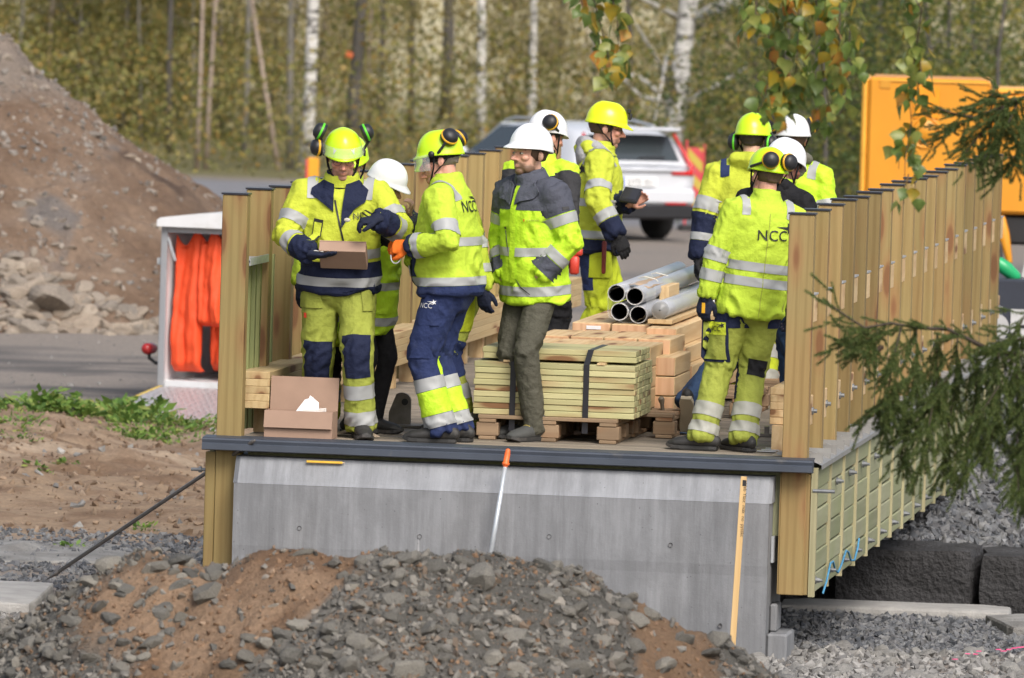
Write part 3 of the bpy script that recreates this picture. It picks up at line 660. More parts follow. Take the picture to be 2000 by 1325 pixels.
# steel lug plate on the deck
lug = MB(); N_ = 14; prof = [(-.075, 0), (.055, 0), (.055, .11)]+[(-.0+.055*math.cos(a), .15+.05*math.sin(a)) for a in np.linspace(-.1, 2.2, 8)]+[(-.075, .08)]
for yv in (0, .03): lug.v += [(a, yv, b) for a, b in prof]
n = len(prof); lug.f = [tuple(range(n)), tuple(range(2*n-1, n-1, -1))]+[(i, n+i, n+(i+1) % n, (i+1) % n) for i in range(n)]; lug.m = [0]*len(lug.f)
lug.box(-.10, .16, -.10, .12, -.0, .012); p_ = at(778, 832, Z=.012)
lg = lug.build('lifting_lug', M('dull_brown_steel', (.21, .19, .175), .6, .3, 14, .2, dirt=(.15, .10, .07)), None, False, (p_.x, p_.y+.1, .004)); tag(lg, 'rusty steel lifting lug plate standing on the deck behind the black boot', 'steel plate')
q = MB(); q.lathe([(.02, -.002), (.0, -.002)], 12, axis='Y', c=(.02, 0, .145)); q.build('hole', BLACKP, lg)

# ------------------------------------------------------------------ railings
def railing(x0, x1, label, wd, side):
    rt = empty('timber_railing', ((x0+x1)/2, 0, 0), 0, label, 'railing'); off = Vector((-(x0+x1)/2, 0, 0))
    pm = MB().box(0, .145, 0, .115, -.78, 1.40, bev=.004).mesh('post', wd); pmu = MB().box(0, .145, 0, .115, .0, 1.40, bev=.004).mesh('post', wd)
    cm = MB().box(-.006, .151, -.006, .121, 1.401, 1.411).mesh('cap', CAPSTEEL)
    xb = .085 if side > 0 else 0
    blk = MB().box(xb, xb+.06, .117, .33, .78, .93, bev=.003).mesh('spacer_block', W_SPRUCE)
    brk = MB().box(xb-.01, xb+.062, .117, .36, .935, .945).box(xb+.03, xb+.04, .117, .31, .945, 1.0).box(xb-.01, xb+.0, .117, .34, .945, .985).mesh('rail_bracket', GALV)
    lb = MB().box(xb, xb+.06, .117, .25, .19, .36, bev=.003).mesh('foot_block', W_SPRUCE)
    bo = MB().lathe([(0, .03), (.012, .03), (.012, .012), (.022, .01), (.022, 0)], 8, axis='X', c=(xb+.06, .19, .27)).mesh('bolt', BOLT)
    for i in range(NP):
        p = link('post', pm if i == 0 else pmu, rt, (x0+off.x, i*SP, random.uniform(-.006, .006)), (0, random.uniform(-.002, .002), 0))
        link('cap', cm, p); 
        if side > 0:
            link('rail_bracket', brk, p); link('spacer_block', blk, p); b = link('foot_block', lb, p); link('bolt', bo, p)
        elif i > 1: link('rail_bracket', brk, p)
    return rt, off
rr_, ro = railing(-.145, 0, 'right-hand railing of tall treated pine posts with metal caps', W_POST, 1)
rl_, lo_ = railing(-3.43, XL, 'left-hand railing of treated pine posts behind the workers', W_POST_L, -1)
MB().box(-.03, .028, .004, .112, -.782, -.09, bev=.004).build('post_doubling', W_POST, rr_, loc=ro)
MB().box(-.15, -.1448, -.0, .11, -.78, -.09).build('post_doubling', W_POST, rr_, loc=ro)
MB().box(-3.49, -3.432, .002, .112, -.79, -.09, bev=.004).build('post_doubling', W_POST_L, rl_, loc=lo_)
# infill slats of the left railing in the first bays
slm = MB().box(0, .022, 0, .045, .02, 1.0).mesh('slat', W_GREENZ)
for i in (0, 1):
    for k in range(6):
        link('slat', slm, rl_, (-3.40+lo_.x+.012*k*(i == 0)+.01, i*SP+.16+k*.1, 0))
MB().box(-3.41, -3.285, .14, .78, 1.002, 1.014).box(-3.29, -3.282, .14, .78, .985, 1.03).build('rail_track', GALV, rl_, loc=lo_)

# ------------------------------------------------------------------ concrete abutment
def concrete(name, base, streak=1.0):
    m, t, p = nm(name); v = coords(t, jitter=False); st = noise(t, coords(t, scale=(7, 1, .55), jitter=False), 1.6, 6, .7); st2 = noise(t, coords(t, scale=(30, 1, .9), jitter=False), 1.0, 3)
    c = ramp(t, st, [(.3, mul(base, .68)), (.5, base), (.72, mul(base, 1.28))])
    c = mixc(t, ramp(t, st2, [(.45, (0, 0, 0)), (.75, (.5*streak,)*3)]), c, mul(base, .6))
    c = mixc(t, ramp(t, noise(t, v, 2.2, 5, .6), [(.45, (0, 0, 0)), (.7, (.5,)*3)]), c, mul(base, 1.25))
    c = mixc(t, ramp(t, noise(t, coords(t, scale=(1, 1, .5), jitter=False), 1.3, 4), [(.5, (0, 0, 0)), (.75, (.35,)*3)]), c, (base[0]*.8, base[1]*.74, base[2]*.66))
    vo = t.nodes.new('ShaderNodeTexVoronoi'); vo.inputs['Scale'].default_value = 16; t.links.new(v, vo.inputs[0])
    c = mixc(t, ramp(t, vo.outputs['Distance'], [(.04, (.75,)*3), (.075, (0, 0, 0))]), c, mul(base, .35))
    c = mixc(t, ramp(t, noise(t, coords(t, scale=(2.2, 1, 1.1), jitter=False), 2.0, 5, .7), [(.38, (.45,)*3), (.55, (0, 0, 0))]), c, mul(base, .66))
    # white lime runs
    c = mixc(t, ramp(t, noise(t, coords(t, scale=(26, 1, .8), jitter=False), .8, 2), [(.70, (0, 0, 0)), (.76, (.8*streak,)*3)]), c, (.5, .5, .5))
    t.links.new(c, p.inputs['Base Color']); p.inputs['Roughness'].default_value = .8; p.inputs['Specular IOR Level'].default_value = .3
    bump(t, p, noise(t, v, 60, 5, .7), .35, .006); return m
CONC = concrete('board_marked_concrete', (.225, .232, .246)); CONC_SKYLIT = concrete('smooth_concrete_bevel_skylit', (.265, .275, .295), .15)  # bevel base lighter than the wall: skylight on it put into the colour
AB = empty('concrete_abutment', (-1.75, .1, -1.3), 0, 'grey concrete abutment wall with a skylit sloping top edge under the bridge end', 'concrete wall')
ab0 = Vector((1.75, -.1, 1.3))
mb = MB(); xs = np.linspace(-3.29, -.19, 40); zs = np.linspace(-1.5, -.255, 22)
pts = []
for z in zs:
    for x in xs:
        dd = .006*float(fbm(np.array([x*3, z*3, 0]), 9, 3)) - (.006 if z > -.62 else 0)
        pts.append((x, -.165+dd, z))
mb.grid(pts, 22, 40); mb.add([(-3.29, -.165, -1.5), (-3.29, .6, -1.5), (-3.29, .6, -.255), (-3.29, -.165, -.255)], [(0, 3, 2, 1)]); mb.add([(-.19, -.165, -1.5), (-.19, .6, -1.5), (-.19, .6, -.255), (-.19, -.165, -.255)], [(0, 1, 2, 3)])
mb.add([(-3.29, .6, -1.5), (-.19, .6, -1.5), (-.19, .6, -.255), (-3.29, .6, -.255)], [(0, 1, 2, 3)][::-1]); mb.build('wall_face', CONC, AB, loc=ab0)
mb = MB(); P8 = []
for x, ins in ((-3.30, .03), (-3.27, 0), (-.20, 0), (-.18, .03)):
    P8 += [(x, -.168+ins, -.254), (x, -.155+ins, -.235), (x, -.095+ins, -.125), (x, -.075+ins, -.105), (x, .4, -.098)]
mb.grid(P8, 4, 5); mb.add([P8[i] for i in range(5)]+[(-3.30, .4, -.254)], [(5, 4, 3, 2, 1, 0)]); mb.add([P8[15+i] for i in range(5)]+[(-.18, .4, -.254)], [(0, 1, 2, 3, 4, 5)])
mb.build('bevelled_top', CONC_SKYLIT, AB, loc=ab0)
for (tx_, tz_) in ((-2.9, -.50), (-2.2, -.52), (-1.45, -.49), (-.75, -.51), (-2.55, -.95), (-1.8, -.97), (-1.1, -.94), (-.45, -.96)):
    q = MB(); q.lathe([(.013, -.004), (.011, .0), (0, .006)], 12, axis='Y', c=(tx_, -.1725, tz_)); q.build('tie_hole', M('grey_plug', (.13, .13, .135), .9) if tx_ == -2.9 else bpy.data.materials['grey_plug'], AB, loc=ab0)
mb = MB().box(-.189, -.07, -.12, .3, -1.4, -1.0, bev=.012); mb.build('footing', CONC, AB, loc=ab0)
MB().box(-.188, -.145, .0, .25, -1.0, -.84, bev=.01).build('footing_upstand', CONC, AB, loc=ab0)
MB().box(-.187, -.172, -.03, .2, -.6, -.45).build('bearing_pad', GALV, AB, loc=ab0)
# ================================================================== things on and around the bridge
def bar(mb, p, q, r, n=10, mi=0): return mb.tube([p, q], [r, r], n, mi, flat=True)
def pallet(loc, rz, w, d, label):
    t = empty('pallet', loc, rz, label, 'pallet', 'wooden pallets under the timber')
    bm_ = MB().box(-w/2, w/2, -.05, .05, .122, .144, bev=.003).mesh('top_board', W_PALLET)
    for i in range(6): link('top_board', bm_, t, (0, -d/2+.05+i*(d-.1)/5, 0))
    st = MB().box(-.05, .05, -d/2, d/2, .10, .121, bev=.003).mesh('stringer_board', W_PALLET)
    bb = MB().box(-.05, .05, -d/2, d/2, 0, .02, bev=.003).mesh('bottom_board', W_PALLET)
    bl = MB().box(-.05, .05, -.07, .07, .021, .099, bev=.004).mesh('block', W_PALLET)
    for x in (-w/2+.055, 0, w/2-.055):
        link('stringer_board', st, t, (x, 0, 0)); link('bottom_board', bb, t, (x, 0, 0))
        for y in (-d/2+.075, 0, d/2-.075): link('block', bl, t, (x*(1.0), y, 0), (0, 0, 0), (1.3, 1, 1))
    return t
ZP = .145
# stack of narrow treated boards across the front, on pallets, with two black straps
pallet((-1.585, 1.03, .002), 0, .66*1.24, .82, 'weathered pallet under the strapped stack of greenish boards')
pallet((-1.21, 2.0, .002), 0, .55, 1.3, 'reddish pallet behind, under the right end of the lumber')
SX0, SX1, SY0, SY1 = -2.03, -1.085, .66, 1.50
ST = empty('board_stack', ((SX0+SX1)/2, (SY0+SY1)/2, ZP), 0, 'strapped stack of narrow greenish treated boards on a pallet', 'lumber stack')
s0 = Vector(((SX0+SX1)/2, (SY0+SY1)/2, ZP))
def lumber(parent, base, x0, x1, ys, z, th, mats, name='board'):
    for (a, b) in ys:
        d = random.uniform(-.004, .004)
        mb = MB().box(x0+d, x1+d, a+.0015, b-.0015, z+.001, z+th-.001, bev=.003)
        o = mb.build(name, mats, parent, loc=-base)
        n = len(mb.f)
W_STK = wood('greenish_treated_board', (.56, .52, .29), (.40, .37, .19), 'X', green=.45, objvar=.16)
th = .0345; z = ZP+.001
for r_ in range(9):
    nb = 9; e = SY0+random.uniform(-.005, .005); w_ = (SY1-SY0)/nb; lumber(ST, s0, SX0, SX1, [(e+i*w_, e+(i+1)*w_) for i in range(nb)], z, th, W_STK); z += th
ztop1 = z
for x in (-1.86, -1.31): MB().box(x, x+.045, SY0+.0, SY1, z+.0005, z+.012).build('spacer_strip', W_SPRUCE, ST, loc=-s0)
z += .0125
for r_ in range(2):
    lumber(ST, s0, SX0+.035, SX1-.008, [(SY0+.09+i*.093, SY0+.09+(i+1)*.093) for i in range(7)], z, th, W_STK); z += th
ZT = z
for x in (-1.80, -1.37):
    mb = MB(); w_ = .017
    path = [(SY0-.004, ZP-.09), (SY0-.004, ztop1+.001), (SY0+.082, ZT+.002), (SY1-.1, ZT+.002), (SY1+.003, ztop1), (SY1+.003, ZP)]
    mb.grid([(x+s_*w_+(.012 if i > 1 else 0), y, zz) for i, (y, zz) in enumerate(path) for s_ in (-1, 1)], len(path), 2)
    o = mb.build('strap', BLACKSTRAP, ST, loc=-s0); sm = o.modifiers.new('t', 'SOLIDIFY'); sm.thickness = .002
# laminated spruce beams running away from us behind it
def beams(label, base, rows, mats=W_SPRUCE, ends=W_ENDS, group=None):
    t = empty('beam_stack', base, 0, label, 'lumber stack', group); b = Vector(base)
    for (x0, x1, y0, y1, z0, z1) in rows:
        mb = MB().box(x0+.002, x1-.002, y0, y1, z0+.001, z1-.001, bev=.004)
        me = mb.mesh('beam', [mats, ends])
        for p in me.polygons:
            if p.normal.y < -.9: p.material_index = 1
        link('beam', me, t, -b)
    return t
# near stack: short blocks, flush top
pallet((-1.45, 2.75, .002), 0, .9, 1.0, 'pallet under the short spruce beams, mostly in shade')
rows = []
for j in range(4):
    xx = -1.93+j*.205
    for r_ in range(3): rows.append((xx, xx+.2, 1.62+.03*(j % 2), 2.28, .15+r_*.125, .15+r_*.125+.122))
    for r_ in range(3): rows.append((xx+.04, xx+.24, 2.30, 3.05+.04*(j % 3), .15+r_*.13, .15+r_*.13+.127))
beams('stack of pale planed spruce blocks between the strapped boards and the long beams', (-1.5, 2.3, .15), rows)
# stepped end blocks at its right
rows = [(-1.125, -1.0, 1.95, 2.75, .10+r_*.118, .10+(r_+1)*.118-.004) for r_ in range(3)]
beams('stepped narrow stack of fresh spruce at the right end of the boards', (-1.06, 2.3, .15), rows)
# long stack with four layers, widest at the right, carrying the pipes
pallet((-1.22, 4.1, .002), 0, 1.0, 1.2, 'pallet in shadow under the long spruce beams, near end')
pallet((-1.22, 5.9, .002), 0, 1.0, 1.2, 'pallet in shadow under the long spruce beams, far end')
rows = []
LZ = [.15, .25, .35, .455, .575]
for r_ in range(4):
    for j, (x0, x1, y0) in enumerate([(-1.80, -1.56, 3.25), (-1.55, -1.31, 3.2), (-1.30, -1.0-.05*r_+.04, 2.9+.05*((r_*7) % 3))]):
        ym = 4.5+.2*((r_+j) % 2); rows += [(x0, x1, y0, ym, LZ[r_], LZ[r_+1]), (x0, x1+random.uniform(-.01, .01), ym+.01, 6.4+.1*r_, LZ[r_], LZ[r_+1])]
beams('long stack of fresh spruce beams carrying the steel pipes', (-1.3, 4.5, .15), rows)
lb = MB().box(0, .09, 0, .002, 0, .022).build('paper_label', PAPER, None, loc=(-1.71, 3.246, .535)); tag(lb, 'small white paper label stuck on the end of a spruce beam', 'label')
# pipes
BANDM = M('pale_band', (.6, .58, .5), .5)
STEEL = M('shiny_steel_pipe', (.56, .57, .59), .33, .08, 4, .02, metal=.55); PINS = M('dark_pipe_inside', (.03, .03, .035), .5, bmp=0, metal=.5)
FILM = glass('clear_plastic_film', (.93, .95, .97), .30, .18)
def pipe(p, q, r, label, group=None):
    p, q = Vector(p), Vector(q); d = (q-p); L = d.length; o = empty('steel_pipe', p, 0, label, 'pipe', group); o.rotation_mode = 'QUATERNION'; o.rotation_quaternion = Vector((0, 1, 0)).rotation_difference(d)
    mb = MB(); mb.lathe([(r-.004, 0), (r, .0), (r, L), (r-.004, L)], 24, axis='Y'); mb.build('tube_wall', STEEL, o, True)
    MB().lathe([(r-.004, L), (r-.004, .0005)], 24, axis='Y').build('inner_wall', PINS, o, True)
    MB().lathe([(r-.005, .0), (r+.0008, .0), (r+.0008, .006)], 24, axis='Y').build('rim', WHITEP, o, False)
    mb = MB(); mb.lathe([(0, .9), (r-.004, .9)], 24, axis='Y'); mb.build('end_stop', PINS, o)
    return o
pr = .054; zt = .577
PY = 3.3
E0 = {}
for (px, py, lab) in ((1204, 573, 'steel pipe, upper left of the bundle of four'), (1240, 579, 'steel pipe, upper right of the bundle of four'), (1210, 609, 'steel pipe, lower left of the bundle of four'), (1247, 615, 'steel pipe, lower right of the bundle of four')):
    p = at(px, py, Y=PY); E0[lab] = p
    q = p+Vector((.03, 3.0, .03)); pipe(p, q, pr, lab, 'bundle of steel pipes')
p = at(1290, 606, Y=PY-.12); pipe(p, p+Vector((-.0, 2.55, .0)), pr, 'single shiny steel pipe in plastic film right of the bundle', 'bundle of steel pipes')
pc = p.copy()
mb = MB(); mb.lathe([(.004, -.03), (pr*.8, -.022), (pr+.004, -.0), (pr+.005, .35), (pr+.004, 2.5), (pr+.002, 2.6), (pr*.7, 2.64)], 20, axis='Y'); mb.build('film', FILM, None, True, p)
fo = bpy.data.objects['film']; fo.name = 'plastic_film'; tag(fo, 'clear plastic film wrapped round the single steel pipe', 'plastic film')
mb = MB(); a0 = at(1178, 590, Y=PY-.02)
c1 = sum((E0[k] for k in E0), Vector())/4
ring = []
for k in range(24):
    a = 2*PI*k/24; ca, sa = math.cos(a), math.sin(a); rr2 = .118/max(abs(ca)**8+abs(sa)**8, 1e-3)**.125
    ring.append((ca*rr2, sa*min(rr2, .115)))
mb.grid([(x+random.uniform(-.004, .004), y_, z_+random.uniform(-.004, .004)) for y_ in (-.035, 0, .25, .5) for x, z_ in ring], 4, 24, closed=True)
o = mb.build('plastic_film', FILM, None, True, c1); tag(o, 'torn clear plastic film around the ends of the pipe bundle', 'plastic film')
CARDM = M('brown_wrap_paper', (.42, .30, .20), .8, .12, 9, .2)
mb = MB(); cp = at(1290, 562, Y=4.4)
pts = []
for i in range(9):
    for j in range(7):
        a = (j/6-.5)*1.7; pts.append((.1*math.sin(a)*1.15+random.uniform(-.003, .003), -.75+i*.19+.04*random.random()*(i in (0, 8)), .1*math.cos(a)*.55+random.uniform(-.004, .004)))
mb.grid(pts, 9, 7); wr = mb.build('wrapping_paper', CARDM, None, True, (c1.x+.01, 4.3, c1.z+.055)); wr.modifiers.new('t', 'SOLIDIFY').thickness = .004; tag(wr, 'torn brown wrapping paper lying over the pipe bundle', 'wrapping paper')
for yy, lab in ((3.55, 'timber cradle under the single pipe, near end'), (5.2, 'timber cradle under the single pipe, far end')):
    pass
cr = MB().box(-.075, .075, -.02, 2.45, -.085, -.057, bev=.003).build('cradle_board', W_SPRUCE, None, loc=(pc.x, pc.y, pc.z)); tag(cr, 'flat spruce board carrying the single wrapped pipe', 'board')
cb = MB().box(-.03, .03, -.0, .55, -.10, .08, bev=.003).build('packing_board', W_SPRUCE, None, loc=(c1.x+.125, 4.15, c1.z)); tag(cb, 'short upright packing board beside the pipe bundle', 'board')
for yy, lab in ((4.15, 'nearer thin binding wire over the pipe bundle'), (4.75, 'farther thin binding wire over the pipe bundle')):
    bs = MB()
    pth = [(c1.x+dx, yy+abs(dx)*.4, c1.z+dz) for dx, dz in ((-.13, -.12), (-.13, .0), (-.06, .118), (.0, .135), (.07, .117), (.16, -.02), (.26, -.10))]
    bs.tube(pth, .004, 5, flat=True)
    o = bs.build('binding_wire', BANDM, None); tag(o, lab, 'wire')
# cardboard box with open flap and papers
CB = empty('cardboard_box', at(578, 860, Z=.002), 0, 'open brown cardboard box with papers on the deck edge', 'box')
a, b = at(513, 860, Y=.0), at(646, 860, Y=.0); bw = (b.x-a.x)/2; cx = (a.x+b.x)/2; CB.location = (cx, .04, .004)
H_ = .155; D_ = .19; t_ = .005
MB().box(-bw, bw, 0, t_, 0, H_).box(-bw, bw, D_-t_, D_, 0, H_).box(-bw, -bw+t_, t_, D_-t_, 0, H_).box(bw-t_, bw, t_, D_-t_, 0, H_).box(-bw+t_, bw-t_, t_, D_-t_, 0, t_).build('carton', CARD, CB)
fl = MB().box(-bw, bw, 0, t_, 0, .19).build('flap', CARD, CB, loc=(0, D_-.004, H_)); fl.rotation_euler = (-.12, 0, 0)
f2 = MB().box(-bw, bw, 0, t_, 0, .10).build('flap', CARD, CB, loc=(0, .0, H_+.001)); f2.rotation_euler = (2.95, 0, 0)
for zz in (.05, .10):
    MB().box(-bw+.001, bw-.001, -.0012, -.0002, zz, zz+.0025).build('crease', M('dark_crease', (.2, .13, .09), .9), CB)
mb = MB(); mb.add([(-.07, .05, .09), (.075, .10, .10), (.065, .11, .235), (.02, .09, .22)], [(0, 1, 2, 3)]); mb.add([(.0, .04, .10), (.11, .06, .12), (.10, .10, .205), (.05, .09, .245)], [(0, 1, 2, 3)])
o = mb.build('paper_sheet', PAPER, None, loc=CB.location); o.modifiers.new('t', 'SOLIDIFY').thickness = .002; tag(o, 'white folded paper sheets sticking out of the open box', 'paper')
mb = MB(); mb.box(-.06, .10, .05, .09, .145, .168, bev=.004).xf(Matrix.Rotation(-.12, 4, 'Y')); o = mb.build('plastic_bag', glass('clear_bag', (.9, .85, .8), .6, .2), None, loc=CB.location+Vector((.07, .0, -.002))); tag(o, 'clear plastic bag of fittings in the open box', 'bag')
p = at(700, 852, Z=.006)
fs = MB().add([(-.16, .06, .0), (-.02, .12, .05), (.13, -.03, .002), (.10, -.06, .0), (-.02, .06, .03), (-.13, .03, .0)], [(0, 1, 4, 5), (1, 2, 3, 4)]).build('cardboard_strip', M('pale_cardboard', (.48, .38, .28), .85), None, loc=p)
fs.modifiers.new('t', 'SOLIDIFY').thickness = .004; tag(fs, 'bent strip of pale cardboard lying by the boots right of the box', 'cardboard')
# carpenter's pencil
q0, q1 = at(590, 884, Y=-.215), at(668, 884, Y=-.215); zz = -.097
pn = empty('carpenter_pencil', ((q0.x+q1.x)/2, -.125, -.115), 0, 'flat yellow carpenter pencil lying on the concrete edge', 'pencil')
MB().box(-.105, .105, -.008, .008, 0, .009, bev=.0025).build('shaft', M('yellow_pencil', (.72, .42, .05), .5), pn); MB().tube([(.105, 0, .0045), (.118, 0, .0045)], [.004, .001], 6).build('tip', W_SPRUCEX, pn)
pn.location = (pn.location.x, -.112, -.122); pn.rotation_euler = (R(35), 0, .02)
# iron bar leaning from the slab to the flashing
b0, b1 = at(93, 1131, Y=1.5), at(498, 860, Y=-.16); 
ib = empty('iron_bar', b0, 0, 'dark iron bar leaning from the stone slab up onto the steel edge', 'iron bar'); d = b1-b0
mb = MB(); mb.tube([(0, 0, 0), d*.03, d*.06], [(.004), (.010), (.0125)], 10, flat=True, ry=[.014, .013, .0125]); mb.build('chisel_tip', IRON, ib, True)
mb = MB(); mb.tube([d*.06, d*.985, d], [.0125, .0115, .006], 10, flat=True); mb.build('shaft', IRON, ib, True)
# galvanised pole with orange handle
p1, p0 = at(992, 881, Y=-.24), at(957, 1090, Y=-.33); d = p0-p1
gp = empty('pole', p1, 0, 'galvanised pole with an orange grip leaning on the concrete wall', 'pole'); mb = MB(); mb.tube([d*.12, d*1.25], [.0125, .0165], 14, flat=True); mb.build('shaft', M('zinc_tube', (.52, .56, .60), .35, .1, 20, metal=.4), gp, True)
mb = MB(); mb.tube([d*0, d*.03, d*.105, d*.112, d*.13, d*.135], [.014, .0165, .0165, .022, .022, .016], 14); mb.build('grip', M('orange_rubber', (.85, .15, .03), .45, .05, bmp=.03), gp, True)
# wooden stake with printed lettering
s0_, s1_ = at(1431, 1256, Y=-.45), at(1453, 931, Y=-.40)
d = s1_-s0_; stk = empty('measuring_stake', s0_, 0, 'pale wooden stake with black printed letters standing in the rubble', 'stake'); stk.rotation_mode = 'QUATERNION'; stk.rotation_quaternion = Vector((0, 0, 1)).rotation_difference(d)
L = d.length; MB().box(-.017, .017, -.012, .012, -.1, L, bev=.002).build('shaft', wood('stake_wood', (.66, .47, .24), (.55, .36, .16), 'Z', knots=False), stk)
def text_mesh(s, size):
    cu = bpy.data.curves.new('t', 'FONT'); cu.body = s; cu.size = size; cu.resolution_u = 3; cu.align_x = 'CENTER'
    o = bpy.data.objects.new('t', cu); COL.objects.link(o); dg = bpy.context.evaluated_depsgraph_get(); me = bpy.data.meshes.new_from_object(o.evaluated_get(dg)); bpy.data.objects.remove(o)
    return me
INK = M('black_ink', (.02, .02, .022), .7, bmp=0)
tx = text_mesh('Heb Yläst  måk  no  pysäkt', .028); tx.materials.clear(); tx.materials.append(INK); o = link('lettering', tx, stk, (.004, -.0128, L*.80), (PI/2, R(90), 0)); o.scale = (1.0, 1, 1)
MB().box(-.004, .0172, -.0129, -.0122, L-.055, L-.02).build('print_block', INK, stk)
# ratchet bar and blue strap on the deck by the stacks
mb = MB(); rp = at(1293, 850, Z=.0); mb.tube([(0, 0, .02), (-.01, .02, .09), (-.02, .03, .17), (-.025, .02, .2)], [.017, .012, .012, .02], 8); 
rb = mb.build('strap_lever', M('rusty_lever', (.15, .12, .085), .6, .3, 20), None, True, (rp.x, rp.y+.1, .004)); tag(rb, 'rusty lashing lever standing against the end of the lumber', 'lever')
mb = MB(); mb.tube([(0, 0, .005), (.06, -.02, .012), (.14, -.01, .008), (.2, -.03, .004)], [.006, .005, .006, .004], 6); o = mb.build('lashing_strap', M('blue_black_strap', (.05, .09, .16), .6), None, True, (rp.x+.01, rp.y+.09, .003)); tag(o, 'thin blue lashing strap lying on the deck by the lever', 'strap')
p = at(1455, 857, Z=0); fb = MB(); fb.box(-.03, .09, -.03, .03, 0, .018).box(.03, .055, -.02, .02, .018, .06); o = fb.build('steel_fitting', IRON, None, loc=(p.x+.06, p.y+.25, .003)); tag(o, 'small dark steel fitting on the deck beside the right-hand post', 'fitting')
p = at(1515, 885, Z=0)
mb = MB(); 
for k in range(3): mb.box(-.06+.02*k, .05+.015*k, -.1+.05*k, -.06+.05*k, .002+.006*k, .007+.006*k)
o = mb.build('steel_plates', GALV, None, loc=(p.x-.05, p.y+.1, .002)); tag(o, 'small pile of bright steel plates at the foot of the right-hand post', 'steel plates')
# blue rope over the lower bolts
mb = MB(); pts = []
for (x_, y_) in ((1592, 1158), (1598, 1135), (1604, 1100), (1609, 1096), (1613, 1112), (1619, 1118), (1626, 1100), (1633, 1075), (1638, 1078), (1643, 1094), (1650, 1094), (1656, 1070), (1658, 1052)):
    Y_ = max(0.02, (x_-1582)/25.*SP); q = at(x_, y_, Y=Y_); pts.append((.085, Y_, q.z))
mb.tube(pts, .0065, 6); o = mb.build('blue_rope', M('blue_rope', (.07, .26, .45), .7, .1, 40, .3), None, True); tag(o, 'light blue rope looped over the lower bolts of the cladding', 'rope')

# ------------------------------------------------------------------ trailer with orange gear
TW = M('white_trailer_sheet', (.70, .71, .73), .35, .05, 5, .03, dirt=(.5, .49, .47)); TG = M('trailer_grey_frame', (.29, .30, .32), .4, .06)
tb = at(312, 745, Y=21.4); 
T = empty('trailer', (tb.x, 21.4, -.94), 0, 'small white box trailer with its rear ramp down, full of orange cloth', 'trailer'); T.rotation_euler = (0, 0, R(-9))
tw, tl, thh = 1.36, 2.4, 1.30
MB().box(0, .03, 0, tl, 0, thh).box(tw-.03, tw, 0, tl, 0, thh).box(.03, tw-.03, tl-.03, tl, 0, thh).box(.03, tw-.03, 0, tl-.03, -.05, 0).build('body', TW, T)
MB().box(-.012, .045, -.035, -.002, -.05, thh, bev=.006).box(tw-.045, tw+.012, -.035, -.002, -.05, thh, bev=.006).box(.045, tw-.045, -.035, -.002, thh-.05, thh).build('door_frame', TG, T)
mb = MB(); RP = [(-.03, 0), (-.03, .055), (.0, .075), (tw*.25, .12), (tw*.5, .14), (tw*.75, .12), (tw, .075), (tw+.03, .055), (tw+.03, 0)]
for yv in (-.10, tl+.05): mb.v += [(a, yv, thh+b) for a, b in RP]
n = len(RP); mb.f = [tuple(range(n)), tuple(range(2*n-1, n-1, -1))]+[(i, n+i, n+(i+1) % n, (i+1) % n) for i in range(n)]; mb.m = [0]*len(mb.f); mb.build('roof', TW, T)
CHK = M('chequer_plate', (.50, .50, .51), .4, .12, 3, 0, metal=.35)
rp_ = MB(); rp_.box(0.01, tw-.01, -2.25, -.02, -.02, 0); ram = rp_.build('ramp', CHK, T, loc=(0, -.02, -.045)); ram.rotation_euler = (R(5.5), 0, 0)
tm = MB().add([(-.02, -.007, 0), (0, -.012, .006), (.02, -.007, 0), (.02, .007, 0), (0, .012, .006), (-.02, .007, 0)], [(0, 1, 4, 5), (1, 2, 3, 4)])
tr = MB()
for i in range(16):
    for j in range(34):
        a = .8 if (i+j) % 2 else -.8; c_, s_ = math.cos(a), math.sin(a); x, y = .05+i*.083, -2.2+j*.064
        tr.add([(x+c_*px-s_*py, y+s_*px+c_*py, pz+.0005) for px, py, pz in tm.v], [(0, 1, 4, 5), (1, 2, 3, 4)])
o = tr.build('chequer_tread', CHK, ram); o['kind'] = 'stuff'
MB().box(.012, .045, -2.25, -.03, .0008, .004).build('yellow_edge_strip', M('yellow_strip', (.62, .45, .08), .6), ram)
mb = MB(); mb.tube([(-.0, .25, .12), (-.12, .22, .13), (-.17, .2, .17), (-.17, .2, .22)], .016, 8); mb.build('lamp_arm', BLACKP, T, True)
mb = MB(); mb.tube([(-.17, .14, .25), (-.17, .26, .25)], .05, 12); mb.build('marker_lamp', M('red_lens', (.35, .02, .02), .2), T, True)
mb = MB(); mb.box(-.05, .0, -.01, .06, .98, 1.03).lathe([(0, -.03), (.02, -.03), (.02, .02)], 8, c=(-.04, .02, 1.0)); mb.build('latch', GALV, T)
MB().tube([(.05, -.02, 1.2), (.09, -.04, 1.1), (.12, -.04, 1.02)], .012, 6).build('strap_hook', GALV, T)
w_ = MB(); w_.lathe([(.0, -.08), (.17, -.085), (.27, -.08), (.29, -.05), (.29, .05), (.27, .08)], 20, axis='X', c=(-.12, 1.3, .04)); w_.build('wheel', BLACKP, T, True)
MB().tube([(.04, .02, -.05), (-.03, -.1, -.2)], .012, 6).build('prop_leg', IRON, T)
ORA = M('orange_cloth', (.76, .075, .016), .7, .08, 5, .3, 18, dist=.02)
